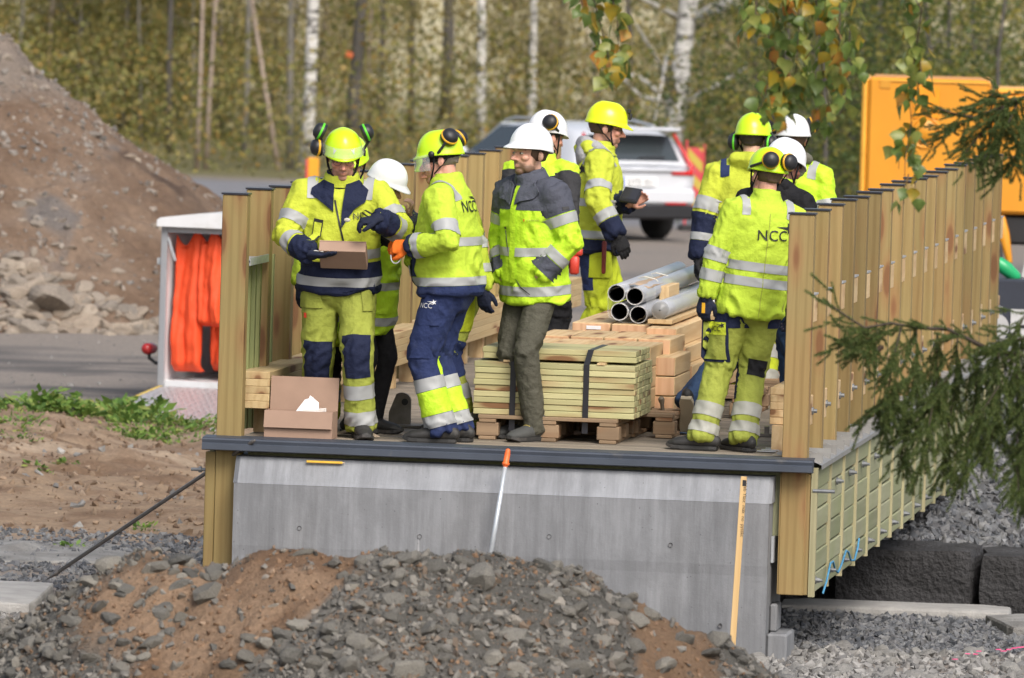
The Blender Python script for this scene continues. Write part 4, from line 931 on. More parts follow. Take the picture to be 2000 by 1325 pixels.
def drape(x0, x1, z0, z1, y, seed, amp=.06, nf=1.25):
    r_ = np.random.default_rng(seed); nu, nv = 40, 44; pts = []
    for i in range(nv):
        v = i/(nv-1)
        for j in range(nu):
            u = j/(nu-1); ph = seed*1.3
            x = x0+(x1-x0)*(u+.03*math.sin(5*v+ph)); f = math.sin(u*nf*PI*2+ph+1.2*math.sin(3*v+seed))+.25*math.sin(u*nf*2.7*PI*2+2*v)
            bul = math.sin(PI*min(1, u*1.0))**.5
            dz = .06*math.cos(u*2*PI*nf+seed)*(v < .06)
            zz = z1-(z1-z0)*v; yy = y-amp*.5*f*(.4+.6*v)-.10*bul*(1-(1-v)**2)
            if v > .93: yy += (v-.93)/.07*.1; zz += .02*(v-.93)/.07
            pts.append((x, yy, zz+dz))
    P = np.array(pts); P += (fbm(P*6, seed, 3)[:, None])*np.array([.03, .07, .02]); m = MB(); m.grid(P.tolist(), nv, nu); return m
def tpt(px, py): return None
for i, (x0, x1, z0, z1, y, sd, lab) in enumerate(((.07, .33, .06, 1.20, .14, 1, 'bright orange overall hanging leftmost in the trailer'), (.30, .52, .45, 1.22, .10, 2, 'orange sleeve hanging in front in the middle of the trailer'), (.34, .66, .06, 1.20, .30, 3, 'orange cloth hanging in the shaded middle of the trailer'), (.55, .95, .05, 1.2, .38, 4, 'orange cloth hanging deepest behind the railing post'))):
    o = drape(x0, x1, z0, z1, y, sd, .075).build('orange_cloth', ORA, None, True); o.matrix_world = Matrix.Translation(T.location) @ Matrix.Rotation(R(-9), 4, 'Z'); o.modifiers.new('t', 'SOLIDIFY').thickness = .006
    tag(o, lab, 'cloth', 'orange cloths hanging in the trailer')

# ------------------------------------------------------------------ white estate car
CARW = M('white_car_paint', (.58, .60, .64), .22, .02, bmp=0, spec=.6); CARG = M('dark_car_glass', (.035, .045, .05), .06, .02, bmp=0, spec=.9); CARB = M('black_bumper', (.012, .012, .015), .5, bmp=.05)
RED = M('red_tail_lamp', (.55, .012, .015), .15, bmp=0); TYRE = M('tyre_rubber', (.022, .022, .022), .8); RIM = M('alloy_rim', (.4, .41, .42), .35, metal=.6)
ct = at(1300, 478, Z=-1.15)
CAR = empty('estate_car', (ct.x-.45, ct.y+.5, -1.15), R(36), 'white estate car parked with its rear towards the bridge', 'car')
# stations along length: y (0 rear .. 4.7 front), half width at sill, belt, roof, heights
ST_ = [(.0, .78, .83, .80, .52, .98, 1.0), (.10, .86, .90, .84, .36, 1.0, 1.05), (.35, .90, .93, .70, .30, 1.02, 1.44), (.9, .91, .94, .68, .28, 1.0, 1.50), (1.9, .91, .94, .68, .26, .98, 1.53), (2.7, .91, .94, .66, .26, .96, 1.48), (3.35, .91, .93, .72, .26, .95, 1.06), (4.2, .88, .90, .70, .28, .86, .93), (4.6, .78, .80, .6, .34, .70, .74), (4.7, .70, .72, .55, .45, .62, .64)]
mb = MB(); ring_n = 0; pts = []
for (y, ws, wb, wr, zs, zb, zr) in ST_:
    half = [(ws*.9, zs), (ws, zs+.08), (wb+.01, (zs+zb)/2+.05), (wb, zb), (wb-.02, zb+.02), (wr+.04, zr-.07), (wr-.06, zr-.015), (wr*.55, zr), (0, zr+.008)]
    rg = [(x, y, z) for x, z in half]+[(-x, y, z) for x, z in half[-2::-1]]; ring_n = len(rg); pts += rg
mb.grid(pts, len(ST_), ring_n, closed=True); mb.f += [tuple(range(ring_n)), tuple(len(pts)-1-i for i in range(ring_n))]; mb.m += [0, 0]
bd = mb.build('body', CARW, CAR, True); ss = bd.modifiers.new('s', 'SUBSURF'); ss.levels = ss.render_levels = 2
def plate(name, pts, m, t=.012, parent=CAR):
    o = MB().add(pts, [tuple(range(len(pts)))]).build(name, m, parent); s_ = o.modifiers.new('t', 'SOLIDIFY'); s_.thickness = t; s_.offset = 0; return o
plate('rear_window', [(-.66, .085, 1.06), (.66, .085, 1.06), (.60, .30, 1.385), (.3, .315, 1.40), (-.3, .315, 1.40), (-.60, .30, 1.385)], CARG)
MB().tube([(.05, .07, 1.10), (.2, .06, 1.115), (.42, .065, 1.11)], .012, 6).build('rear_wiper', BLACKP, CAR)
MB().box(-.62, .62, -.01, .30, 1.455, 1.50, bev=.015).build('roof_spoiler', CARW, CAR)
for s_ in (-1, 1):
    plate('side_window', [(s_*.93, .75, 1.04), (s_*.935, 3.1, 1.02), (s_*.755, 2.45, 1.42), (s_*.735, 1.3, 1.455), (s_*.76, .75, 1.40)], CARG, .02)
    mb = MB(); mb.box(s_*.50 if s_ > 0 else -.80, .80 if s_ > 0 else -.50, -.035, .06, .885, .94, bev=.01); mb.build('tail_lamp', RED, CAR)
    mb = MB(); pp = [(s_*.80, .0, .90), (s_*.80, .03, 1.0), (s_*.735, .16, 1.22), (s_*.68, .28, 1.40)]; mb.tube(pp, [.03, .035, .025, .02], 8); mb.build('tail_lamp', RED, CAR, True)
    plate('reflector', [(s_*.4, -.045, .50), (s_*.72, -.035, .50), (s_*.72, -.035, .52), (s_*.4, -.045, .52)], RED)
    for y in (.95, 3.75):
        w_ = MB(); w_.lathe([(.0, -.11), (.25, -.115), (.31, -.10), (.335, -.06), (.335, .06), (.31, .10), (.25, .115), (.0, .11)], 26, axis='X', c=(s_*.83, y, .335)); wo = w_.build('wheel', TYRE, CAR, True)
        r_ = MB(); r_.lathe([(.0, s_*.118), (.12, s_*.122), (.22, s_*.116)], 20, axis='X', c=(s_*.83, y, .335)); r_.build('rim', RIM, wo, True)
    mb = MB(); mb.ell((s_*1.02, 3.05, 1.06), (.10, .06, .08), 10, 7); mb.build('wing_mirror', CARW, CAR, True)
    MB().tube([(s_*.66, .8, 1.50), (s_*.67, 1.4, 1.555), (s_*.67, 2.2, 1.545), (s_*.66, 2.5, 1.50)], .018, 6).build('roof_rail', GALV, CAR, True)
plate('windscreen', [(-.72, 3.35, 1.05), (.72, 3.35, 1.05), (.60, 2.72, 1.46), (-.60, 2.72, 1.46)], M('windscreen_sky_reflection', (.42, .45, .47), .1, .02, bmp=0), .02)  # sky reflected in the glass is painted as a pale grey
MB().box(-.84, .84, -.06, .22, .30, .485, bev=.03).build('rear_bumper', CARB, CAR)
MB().box(-.86, .86, -.045, .2, .49, .70, bev=.04).build('bumper_cover', CARW, CAR)
MB().box(-.70, .70, -.05, .12, .93, .965, bev=.01).build('tailgate_lip', CARW, CAR)
plate('number_plate', [(-.27, -.03, .73), (.27, -.03, .73), (.27, -.03, .85), (-.27, -.03, .85)], WHITEP)
plate('plate_band', [(-.27, -.038, .73), (-.22, -.038, .73), (-.22, -.038, .85), (-.27, -.038, .85)], M('plate_blue', (.04, .12, .5), .4), .004)
tx = text_mesh('DTD 551', .105); tx.materials.clear(); tx.materials.append(INK); link('plate_lettering', tx, CAR, (.025, -.040, .752), (PI/2, 0, 0))
MB().box(.2, .34, 1.5, 1.8, 1.54, 1.60, bev=.02).build('roof_box_foot', GALV, CAR)
# ------------------------------------------------------------------ road works signs
def stripes(name, c1, c2):
    m, t, p = nm(name); v = coords(t, jitter=False); x = t.nodes.new('ShaderNodeSeparateXYZ'); t.links.new(v, x.inputs[0])
    ad = t.nodes.new('ShaderNodeMath'); ad.operation = 'ADD'; t.links.new(x.outputs[0], ad.inputs[0]); t.links.new(x.outputs[2], ad.inputs[1])
    fr = t.nodes.new('ShaderNodeMath'); fr.operation = 'PINGPONG'; fr.inputs[1].default_value = .14; t.links.new(ad.outputs[0], fr.inputs[0])
    gt = t.nodes.new('ShaderNodeMath'); gt.operation = 'GREATER_THAN'; gt.inputs[1].default_value = .07; t.links.new(fr.outputs[0], gt.inputs[0])
    t.links.new(mixc(t, gt.outputs[0], c1, c2), p.inputs['Base Color']); p.inputs['Roughness'].default_value = .45; return m
CHEV = stripes('red_yellow_stripes', (.55, .06, .07), (.50, .38, .06)); REDF = M('red_sign_frame', (.62, .07, .08), .5, bmp=0)
q = at(1357, 345, Y=64); SGN = empty('barrier_board', (q.x, 64, -1.15), .2, 'red and yellow striped barrier board standing right of the car', 'sign')
MB().box(-.105, .105, 0, .02, .25, 1.15, bev=.008).build('striped_panel', CHEV, SGN); MB().box(-.135, -.106, -.01, .03, .1, 1.25, bev=.006).box(.106, .13, -.01, .03, .1, 1.2, bev=.006).build('frame', REDF, SGN); MB().box(-.2, .2, -.15, .2, 0, .1, bev=.02).build('foot', BLACKP, SGN)
q = at(612, 330, Y=58); SG2 = empty('barrier_board', (q.x, 58, -1.15), .1, 'orange and red barrier board behind the ear defenders of the man with the box', 'sign')
MB().box(-.07, .07, 0, .02, .3, 1.02, bev=.008).build('striped_panel', M('orange_sign', (.8, .35, .02), .5), SG2); MB().box(-.10, -.071, -.01, .03, 0, 1.0, bev=.006).build('frame', REDF, SG2); MB().box(-.2, .2, -.15, .2, 0, .1, bev=.02).build('foot', BLACKP, SG2)
# ------------------------------------------------------------------ big yellow machine
YEL = M('machine_yellow', (.68, .28, .018), .38, .06, 3, .03, dirt=(.55, .26, .04), dirt_s=5, dirt_lo=.6); YED = M('machine_yellow_edge', (.80, .40, .05), .4)
m0 = at(1690, 370, Y=30); sc_ = 1/208.
MC = empty('yellow_machine', (m0.x, 30, -1.15), R(4), 'big yellow machine with a steel plate body parked beyond the bridge at the right', 'machine')
def mx(px): return (px-1690)*sc_
def mz(py): return at(1690, py, Y=30).z+1.15
zt_, zb_ = mz(150), mz(395)
mb = MB(); mb.box(mx(1690), mx(1927), 0, 1.6, zb_-.3, zt_, bev=.03); mb.build('body_plate', YEL, MC)
MB().box(mx(1678), mx(1690), .03, 1.5, zb_-.3, zt_-.01, bev=.02).build('body_side', YED, MC)
MB().box(mx(1713), mx(1733), -.012, .0, zt_-.10, zt_-.03).build('slot', M('slot_shadow_yellow', (.6, .27, .02), .5), MC)
MB().box(mx(1778), mx(1828), -.02, .0, mz(228), mz(168), bev=.006).build('hatch', M('hatch_orange', (.82, .30, .012), .35), MC)
mb = MB(); mb.lathe([(0, -.03), (.10, -.03), (.105, -.02), (.105, 0)], 24, axis='Y', c=(mx(1803), 0, mz(252))); mb.build('round_boss', YEL, MC, True)
mb = MB(); mb.lathe([(.122, -.004), (.14, -.022), (.155, -.004)], 24, axis='Y', c=(mx(1803), 0, mz(256))); mb.build('weld_ring', YEL, MC, True)
MB().box(mx(1712), mx(1928), -.015, .0, zt_-.035, zt_-.02).build('rim_rail', YED, MC)
MB().box(mx(1932), mx(2120), .02, 1.5, mz(410), mz(178), bev=.03).build('hood', YEL, MC); MB().box(mx(1932), mx(2120), .0, .02, mz(300), mz(296)).build('hood_gap', BLACKP, MC)
MB().box(mx(1938), mx(2120), .10, 1.4, mz(178)-.0, mz(165), bev=.02).build('hood_top', YED, MC)
MB().box(mx(1926.5), mx(1932.5), .2, 1.4, mz(400), mz(180)).build('gap_plate', BLACKP, MC)
MB().box(mx(1700), mx(2120), .1, 1.4, mz(470), mz(411), bev=.03).build('chassis', BLACKP, MC)
mb = MB(); mb.tube([(mx(1957), -.1, mz(418)), (mx(1963), -.12, mz(450)), (mx(1975), -.1, mz(500))], [.04, .055, .03], 8, ry=[.03, .04, .03]); mb.build('boom_link', YEL, MC, True)
mb = MB(); mb.tube([(mx(1955), -.1, mz(445)), (mx(1960), -.16, mz(495)), (mx(1975), -.14, mz(515)), (mx(1990), -.1, mz(522))], .014, 6); mb.build('hose', BLACKP, MC, True)
for k in (0, 1):
    w_ = MB(); w_.lathe([(.0, -.2), (.4, -.2), (.52, -.16), (.54, -.1), (.54, .1), (.5, .2), (0, .2)], 24, axis='X', c=(mx(1760+330*k), .8, .54)); w_.build('wheel', TYRE, MC, True)
# dark container with white letters, green hose and boards behind the railing end
d0 = at(1944, 545, Y=19); dsc = 1/244.
DC = empty('dark_container', (d0.x-.6, 19, -1.15), 0, 'dark blue container with a pale letter panel behind the end of the right railing', 'container'); dz0 = d0.z+1.15
MB().box(0, 1.6, 0, 1.2, .02, dz0, bev=.015).build('body', M('container_blue', (.03, .035, .05), .45, .2, 4), DC)
MB().box(.6+33*dsc, .6+75*dsc, -.012, .0, dz0-125*dsc, dz0-58*dsc).build('letter_panel', M('pale_letter', (.5, .5, .5), .6, .12, 14), DC)
MB().box(.6+50*dsc, .6+75*dsc, -.016, -.012, dz0-95*dsc, dz0-88*dsc).build('letter_bar', INK, DC)
mb = MB(); mb.lathe([(0, -.012), (.115, -.012), (.115, 0)], 24, axis='Y', c=(.6+2*dsc, 0, dz0-95*dsc)); mb.build('round_mark', M('pale_round', (.42, .42, .42), .6), DC)
mb = MB(); mb.tube([(.58+8*dsc, .2, dz0+28*dsc), (.58+20*dsc, .2, dz0+20*dsc), (.58+38*dsc, .25, dz0+4*dsc)], [.055, .06, .05], 12); gh = mb.build('green_canister', M('green_plastic', (.02, .38, .14), .3), None, True, DC.location); tag(gh, 'shiny green plastic canister lying on the dark container', 'canister')
for k in range(3):
    o = MB().box(-.02, .02, 0, .03, 0, .36).build('grey_board', M('grey_board', (.5, .5, .48), .6), None, loc=(DC.location.x+.6+(48+9*k)*dsc, 19.4, dz0-1.15+.003), rot=(0, R(12), 0)); tag(o, ['grey board leaning nearest the green canister', 'middle grey board on the dark container', 'rightmost grey board on the dark container'][k], 'board')
# white and red notice board beyond the far workers
q = at(1392, 565, Y=13.6); nb = empty('notice_board', (q.x, 13.6, q.z-.12), 0, 'white notice board with a dark top behind the far workers', 'sign')
MB().box(-.09, .16, 0, .02, 0, .14).build('panel', WHITEP, nb); MB().box(-.09, .16, -.001, .021, .141, .17).build('top_rail', M('dark_rail', (.05, .06, .08), .5), nb); MB().add([(.0, -.003, 0), (.16, -.003, 0), (.16, -.003, .10)], [(0, 1, 2)]).build('red_wedge', REDF, nb)
MB().box(-.085, -.06, .0, .02, -.75, -.001).box(.13, .155, .0, .02, -.75, -.001).build('leg', GALV, nb)
# ================================================================== people
TMP = bpy.data.scenes.new('tmp')
def remesh(mb, voxel, smooth=3, lam=.5):
    """union of overlapping shapes as ONE continuous surface -> (V, quads)"""
    me = bpy.data.meshes.new('t'); me.from_pydata(mb.v, [], mb.f); me.update()
    o = bpy.data.objects.new('t', me); TMP.collection.objects.link(o); md = o.modifiers.new('r', 'REMESH'); md.mode = 'VOXEL'; md.voxel_size = voxel; md.adaptivity = 0
    vl = TMP.view_layers[0]; vl.update(); dg = vl.depsgraph; dg.update(); ev = o.evaluated_get(dg); m2 = ev.to_mesh()
    V = np.empty(len(m2.vertices)*3, np.float32); m2.vertices.foreach_get('co', V); V = V.reshape(-1, 3).astype(float)
    L = np.empty(len(m2.loops), np.int32); m2.loops.foreach_get('vertex_index', L); tot = np.empty(len(m2.polygons), np.int32); m2.polygons.foreach_get('loop_total', tot)
    st = np.empty(len(m2.polygons), np.int32); m2.polygons.foreach_get('loop_start', st); q = st[tot == 4]; F = L[q[:, None]+np.arange(4)]
    ev.to_mesh_clear(); bpy.data.objects.remove(o); bpy.data.meshes.remove(me)
    return lap(V, F, smooth, lam), F
def lap(V, F, it, lam=.5):
    if not it: return V
    E = np.concatenate([F[:, [0, 1]], F[:, [1, 2]], F[:, [2, 3]], F[:, [3, 0]]]); n = len(V)
    deg = np.bincount(E[:, 0], minlength=n)+np.bincount(E[:, 1], minlength=n); deg = np.maximum(deg, 1)[:, None]
    for _ in range(it):
        S = np.zeros_like(V)
        for c in range(3): S[:, c] = np.bincount(E[:, 0], V[E[:, 1], c], n)+np.bincount(E[:, 1], V[E[:, 0], c], n)
        V = V+lam*(S/deg-V)
    return V
def vnormals(V, F):
    n = np.cross(V[F[:, 2]]-V[F[:, 0]], V[F[:, 3]]-V[F[:, 1]]); N = np.zeros_like(V)
    for k in range(4):
        for c in range(3): N[:, c] += np.bincount(F[:, k], n[:, c], len(V))
    return N/np.maximum(np.linalg.norm(N, axis=1, keepdims=True), 1e-9)
def ik(S, W, l1, l2, pole):
    d = W-S; L = min(d.length, (l1+l2)*.995); u = d.normalized(); a = (l1*l1-l2*l2+L*L)/(2*L); h = math.sqrt(max(l1*l1-a*a, 0))
    pv = Vector(pole); pv = (pv-u*pv.dot(u)).normalized(); return S+u*a+pv*h, S+u*L
# cloth and skin
def cloth(name, col, rough=.82, dirt=None, dl=.6, bs=26, spec=.25, sheen=0):
    m = M(name, col, rough, .09, 4, .75, bs, dist=.014, spec=spec, dirt=dirt, dirt_s=5, dirt_lo=dl); return m
HV = cloth('hi_vis_yellow', (.455, .61, .05)); HVA = cloth('hi_vis_yellow_warm', (.49, .55, .05)); HVB = cloth('hi_vis_lime_bright', (.50, .76, .035), .6)
HVW = cloth('worn_hi_vis_trouser', (.31, .35, .06), dirt=(.24, .26, .05), dl=.5); HVO = cloth('faded_hi_vis_fleece', (.42, .52, .045), dirt=(.33, .40, .05), dl=.55)
HVT = cloth('hi_vis_trouser', (.48, .56, .03), dirt=(.34, .38, .06), dl=.55)
NAVY = cloth('navy_cloth', (.012, .017, .045), dirt=(.035, .038, .05), dl=.58); NAVYB = cloth('blue_work_cloth', (.022, .034, .10), dirt=(.05, .06, .10), dl=.56); BLK = cloth('black_cloth', (.012, .012, .014)); GREYC = cloth('slate_grey_cloth', (.075, .08, .105)); GREYD = cloth('dark_grey_sleeve', (.035, .035, .038))
GREYH = cloth('pale_grey_hood', (.34, .34, .35)); GREYG = cloth('grey_green_hood', (.13, .125, .10)); OLIVE = cloth('olive_grey_chinos', (.085, .082, .062), bs=40); JEAN = cloth('blue_denim', (.025, .05, .11), dirt=(.05, .09, .17), dl=.45)
TAPE = M('reflective_tape', (.36, .37, .37), .5, .05, 4, .1, 30, spec=.4, dist=.004); TAPEW = M('reflective_tape_worn', (.34, .34, .30), .6, .12, 5, .15, 30, dirt=(.24, .24, .2), dirt_s=6)
GLV = cloth('navy_glove', (.014, .018, .038)); GLW = cloth('white_palm', (.62, .61, .58)); ORG = cloth('orange_glove', (.78, .16, .02)); BGL = cloth('black_glove', (.014, .014, .016))
BOOT = M('dark_work_boot', (.025, .024, .023), .6, .3, 20, .3, 60, dirt=(.10, .085, .07), dirt_s=8, dirt_lo=.55); BOOTG = M('grey_suede_boot', (.062, .064, .062), .85, .2, 10, .3, 60); SOLE = M('rubber_sole', (.03, .03, .03), .7, dirt=(.12, .10, .085), dirt_lo=.5); SOLEB = M('beige_sole', (.42, .36, .26), .7); SOLEO = M('orange_sole', (.60, .16, .03), .6)
LACE = M('boot_lace', (.35, .27, .06), .7); HELY = M('fluorescent_helmet', (.56, .86, .012), .25, .02, bmp=0, spec=.55); HELL = M('fluorescent_yellow_helmet', (.74, .88, .01), .25, .02, bmp=0, spec=.55); HELG = M('green_muff_shell', (.12, .62, .03), .35, bmp=0); MUFO = M('amber_muff_ring', (.72, .38, .02), .4, bmp=0); STICK = M('silver_sticker', (.55, .56, .56), .35, bmp=0); REDS = M('red_sticker', (.7, .06, .03), .4, bmp=0); BLUS = M('pale_blue_sticker', (.25, .55, .62), .4, bmp=0)
VIS = glass('clear_visor', (.75, .80, .80), .30, .05); SKINM = attrcol('skin', 'tone', rough=.5, bs=120, bmp=.12, dist=.003, grain=.06, gs=60, spec=.4)
EYEW = M('eye', (.55, .53, .50), .2, bmp=0); EYED = M('eye_iris', (.03, .035, .04), .1, bmp=0); HAIRD = M('dark_hair', (.025, .018, .014), .6, .3, 30, .6, 90, stretch=(3, 3, .4)); HAIRG = M('greying_hair', (.20, .17, .145), .7, .25, 30, .6, 120); HAIRB = M('brown_hair', (.085, .05, .03), .65, .25, 30, .6, 120)
SK = dict(fair=(.62, .37, .27), ruddy=(.62, .32, .235), tan=(.52, .31, .22), brown=(.24, .12, .08))
def ell_rot(ax, ang): return Matrix.Rotation(ang, 3, ax)

def hand(mb, wrist, d, pn, side, curl=.5, s=1.0, thick=1.0, spread=.0, thumb=.6):
    """palm, four unequal bent fingers and a thumb that leaves the palm's side"""
    d = Vector(d).normalized(); pn = Vector(pn); pn = (pn-d*pn.dot(d)).normalized(); ac = d.cross(pn)*side     # ac points to the thumb side
    mb.tube([wrist-d*.02*s, wrist+d*.02*s, wrist+d*.055*s, wrist+d*.088*s], [.029*s*thick, .036*s*thick, .041*s*thick, .039*s*thick], 12, ry=[.022*s*thick, .020*s*thick, .017*s*thick, .014*s*thick], up=pn)
    for k, (o, L) in enumerate(((.031, .068), (.0105, .077), (-.010, .072), (-.029, .056))):
        p = wrist+d*(.084-abs(o)*.12)*s+ac*o*s; pts = [p-d*.012*s, p]; ang = 0; u = d
        c_ = curl*(.9+.1*k)
        for j, fr in enumerate((.45, .31, .24)):
            ang += c_*(.75 if j == 0 else .95); u = (d*math.cos(ang)+pn*math.sin(ang)+ac*spread*o*8*(1 if j == 0 else .5)).normalized(); p = p+u*L*fr*s; pts.append(p)
        mb.tube(pts, [.0098*s*thick, .0102*s*thick, .0098*s*thick, .009*s*thick, .0078*s*thick], 8)
    b = wrist+d*.022*s+ac*.026*s+pn*.004*s; m_ = b+(ac*.7+d*.6+pn*.35*thumb).normalized()*.036*s; e = m_+(ac*.22+d*.85+pn*.7*thumb).normalized()*.032*s; f = e+(d*.85-ac*.05+pn*.75*thumb).normalized()*.024*s
    mb.tube([b, m_, e, f], [.016*s*thick, .0135*s*thick, .0115*s*thick, .009*s*thick], 8)

def head_shape(mb, Hm, jaw=1.0, nose=1.0, fat=1.0):
    st = len(mb.v)
    mb.ell((0, .012, .038), (.076*fat, .098, .084), 20, 14); mb.ell((0, -.028, -.035), (.060*fat, .066, .082), 18, 12)
    mb.ell((0, -.062, -.097*jaw), (.030*fat, .028, .022), 12, 9); mb.ell((.036*fat, -.030, -.078), (.026, .04, .030), 12, 8); mb.ell((-.036*fat, -.030, -.078), (.026, .04, .030), 12, 8)
    mb.ell((0, -.080, .022), (.054, .016, .013), 14, 8)
    for s_ in (-1, 1):
        mb.ell((s_*.042*fat, -.064, -.022), (.024, .024, .02), 12, 8); mb.ell((s_*.014, -.099*1, -.034), (.0095, .011, .008), 8, 6)
        st2 = len(mb.v); mb.ell((0, 0, 0), (.008, .019, .031), 12, 8); mb.ell((.004*s_, .006, 0), (.012, .014, .024), 10, 6)
        R_ = Matrix.Translation((s_*.079*fat, .012, -.012)) @ Matrix.Rotation(s_*.35, 4, 'Z') @ Matrix.Rotation(-.2, 4, 'X'); mb.v[st2:] = [tuple(R_ @ Vector(p)) for p in mb.v[st2:]]
        mb.ell((s_*.032, -.0745, .002), (.016, .010, .008), 10, 6)
    mb.tube([(0, -.082, .016), (0, -.098*1, -.008), (0, -.110-.006*nose, -.030)], [.0085, .0095, .0125*nose], 10); mb.ell((0, -.1, -.036), (.014, .012, .007), 10, 6)
    mb.ell((0, -.086, -.061), (.023, .012, .0065), 12, 6); mb.ell((0, -.085, -.073), (.019, .012, .0075), 12, 6); mb.ell((0, -.078, -.067), (.03, .014, .014), 12, 6)
    mb.v[st:] = [tuple(Hm @ Vector(p)) for p in mb.v[st:]]

def helmet(person_, Hm, col, spec):
    """hard hat with its fittings; Hm = head frame"""
    peak, ridge = spec.get('peak', .035), spec.get('ridge', .004); nA, nE = 40, 14; V = []
    tilt = spec.get('tilt', 0.0); dn = spec.get('down', .0)
    rows = [(-.016, 1.05), (-.010, 1.045), (0, 1.01)]+[(None, k/nE) for k in range(1, nE+1)]
    z0 = .040
    def P(a, row, off=0):
        fr = max(0, math.cos(a)); bk = max(0, -math.cos(a))
        rx, ry = .104+off, .125+off
        if row[0] is not None: f, z = row[1], z0+row[0]*(1+.6*bk); pk = peak*fr**2.2*((row[1]-1.0)/.05 if row[1] > 1.03 else 0)
        else: e = row[1]*PI/2; f, z = math.cos(e)**.82 if e < PI/2-1e-6 else 0, z0+(.118+off)*math.sin(e)**1.05; pk = 0
        x, y = math.sin(a)*rx*f, -math.cos(a)*(ry*f+pk)
        z = z-(.014*fr**2 if pk else 0)*1.0+ridge*math.exp(-(x/.022)**2)*(row[0] is None)*min(1, 2*math.cos(row[1]*PI/2)+.4)
        return Vector((x, y+.006, z))
    HT = Hm @ Matrix.Translation((0, 0, dn)) @ Matrix.Rotation(tilt, 4, 'X')
    mb = MB(); pts = [P(2*PI*i/nA, r_) for r_ in rows for i in range(nA)]; mb.grid(pts, len(rows), nA, closed=True); mb.f = [q[::-1] for q in mb.f]
    h = mb.xf(HT).build('helmet', col, person_, True); so_ = h.modifiers.new('t', 'SOLIDIFY'); so_.thickness = .004; so_.offset = -1; h.data.materials.append(BLACKP)
    def sub(m, name, mat, sm=True): return m.xf(HT).build(name, mat, h, sm)
    def onshell(a, e, off=.003): return P(a, (None, e), off)
    def strip(a0, a1, e0, e1, name, mat, off=.0025, n=8, k=8):
        m = MB(); m.grid([onshell(a0+(a1-a0)*i/(n-1), e0+(e1-e0)*j/(k-1), off) for i in range(n) for j in range(k)], n, k); sub(m, name, mat)
    # cradle band and chin strap
    m = MB(); m.grid([Vector((math.sin(a)*(.094), -math.cos(a)*.112+.008, z)) for z in (.018, .045) for a in np.linspace(0, 2*PI, 30)], 2, 30); sub(m, 'head_band', BLACKP)
    if spec.get('strap', True):
        for s_ in (-1, 1):
            m = MB(); m.tube([(s_*.092, -.02, .02), (s_*.083, -.03, -.04), (s_*.062, -.048, -.085), (s_*.02, -.066, -.122), (0, -.068, -.124)], .0055, 6); m.tube([(s_*.09, .07, .02), (s_*.083, .02, -.03), (s_*.07, -.03, -.072)], .0045, 6); sub(m, 'chin_strap', BLK)
    for (a0, a1, e0, e1, mat) in spec.get('stickers', ()): strip(a0, a1, e0, e1, 'sticker', mat)
    for s_ in ((-1, 1) if spec.get('vents') else ()):
        for k in range(3): strip(s_*(.5+.28*k), s_*(.62+.28*k), .52, .64, 'vent', BLACKP, .0012, 3, 3)
    if spec.get('tape'):
        for s_ in (-1, 1): 
            m = MB(); m.grid([onshell(math.atan2(s_*.052, -y) , 0, 0) for y in (0, 1)] if False else [Vector((0, 0, 0))]*4, 2, 2) if False else None
            pl = []
            for j in range(16):
                v_ = -.9+1.7*j/15
                for x in (s_*.040, s_*.058):
                    zz = math.sqrt(max(0, 1-(x/.107)**2-(v_)**2)); pl.append(Vector((x, v_*.128+.006, z0+.004+.1205*zz)))
            m = MB(); m.grid(pl, 16, 2); sub(m, 'tape_stripe', STICK)
    if spec.get('visor') is not None:
        za, zb, ro = spec['visor']
        m = MB(); m.grid([Vector((math.sin(a)*(.110+ro), -math.cos(a)*(.136+ro*1.2)+.004, za+(zb-za)*t_-.012*math.cos(a)*t_)) for t_ in np.linspace(0, 1, 6) for a in np.linspace(-1.25, 1.25, 20)], 6, 20); sub(m, 'visor', VIS)
        for s_ in (-1, 1): m = MB(); m.lathe([(0, .012), (.017, .012), (.018, 0)], 10, axis='X', c=(s_*.113, -.03, .035)); sub(m, 'visor_pivot', BLACKP)
    for (c, d, ring, shell) in spec.get('cups', ()):
        c, d = Vector(c), Vector(d).normalized(); q = Vector((0, 0, 1)).rotation_difference(d).to_matrix()
        m = MB(); m.lathe([(0, .032), (.020, .030), (.038, .021), (.046, .006), (.047, -.004)], 18, c=c, rot=q); 
        for k in range(len(m.v)): pass
        sub(m, 'ear_cup', shell or BLACKP)
        m = MB(); m.lathe([(.046, -.003), (.052, -.006), (.052, -.014), (.045, -.018)], 18, c=c, rot=q); sub(m, 'cup_ring', ring)
        m = MB(); m.lathe([(.049, -.016), (.050, -.030), (.030, -.036), (0, -.034)], 18, c=c, rot=q); sub(m, 'ear_cushion', BLACKP)
        root = Vector((math.copysign(.112, c.x) if abs(c.x) > .05 else c.x, .01, .04)); m = MB(); m.tube([root, (root+c)/2+d*.03, c+d*.022], [.009, .008, .010], 6); sub(m, 'cup_arm', BLACKP)
    return h, HT

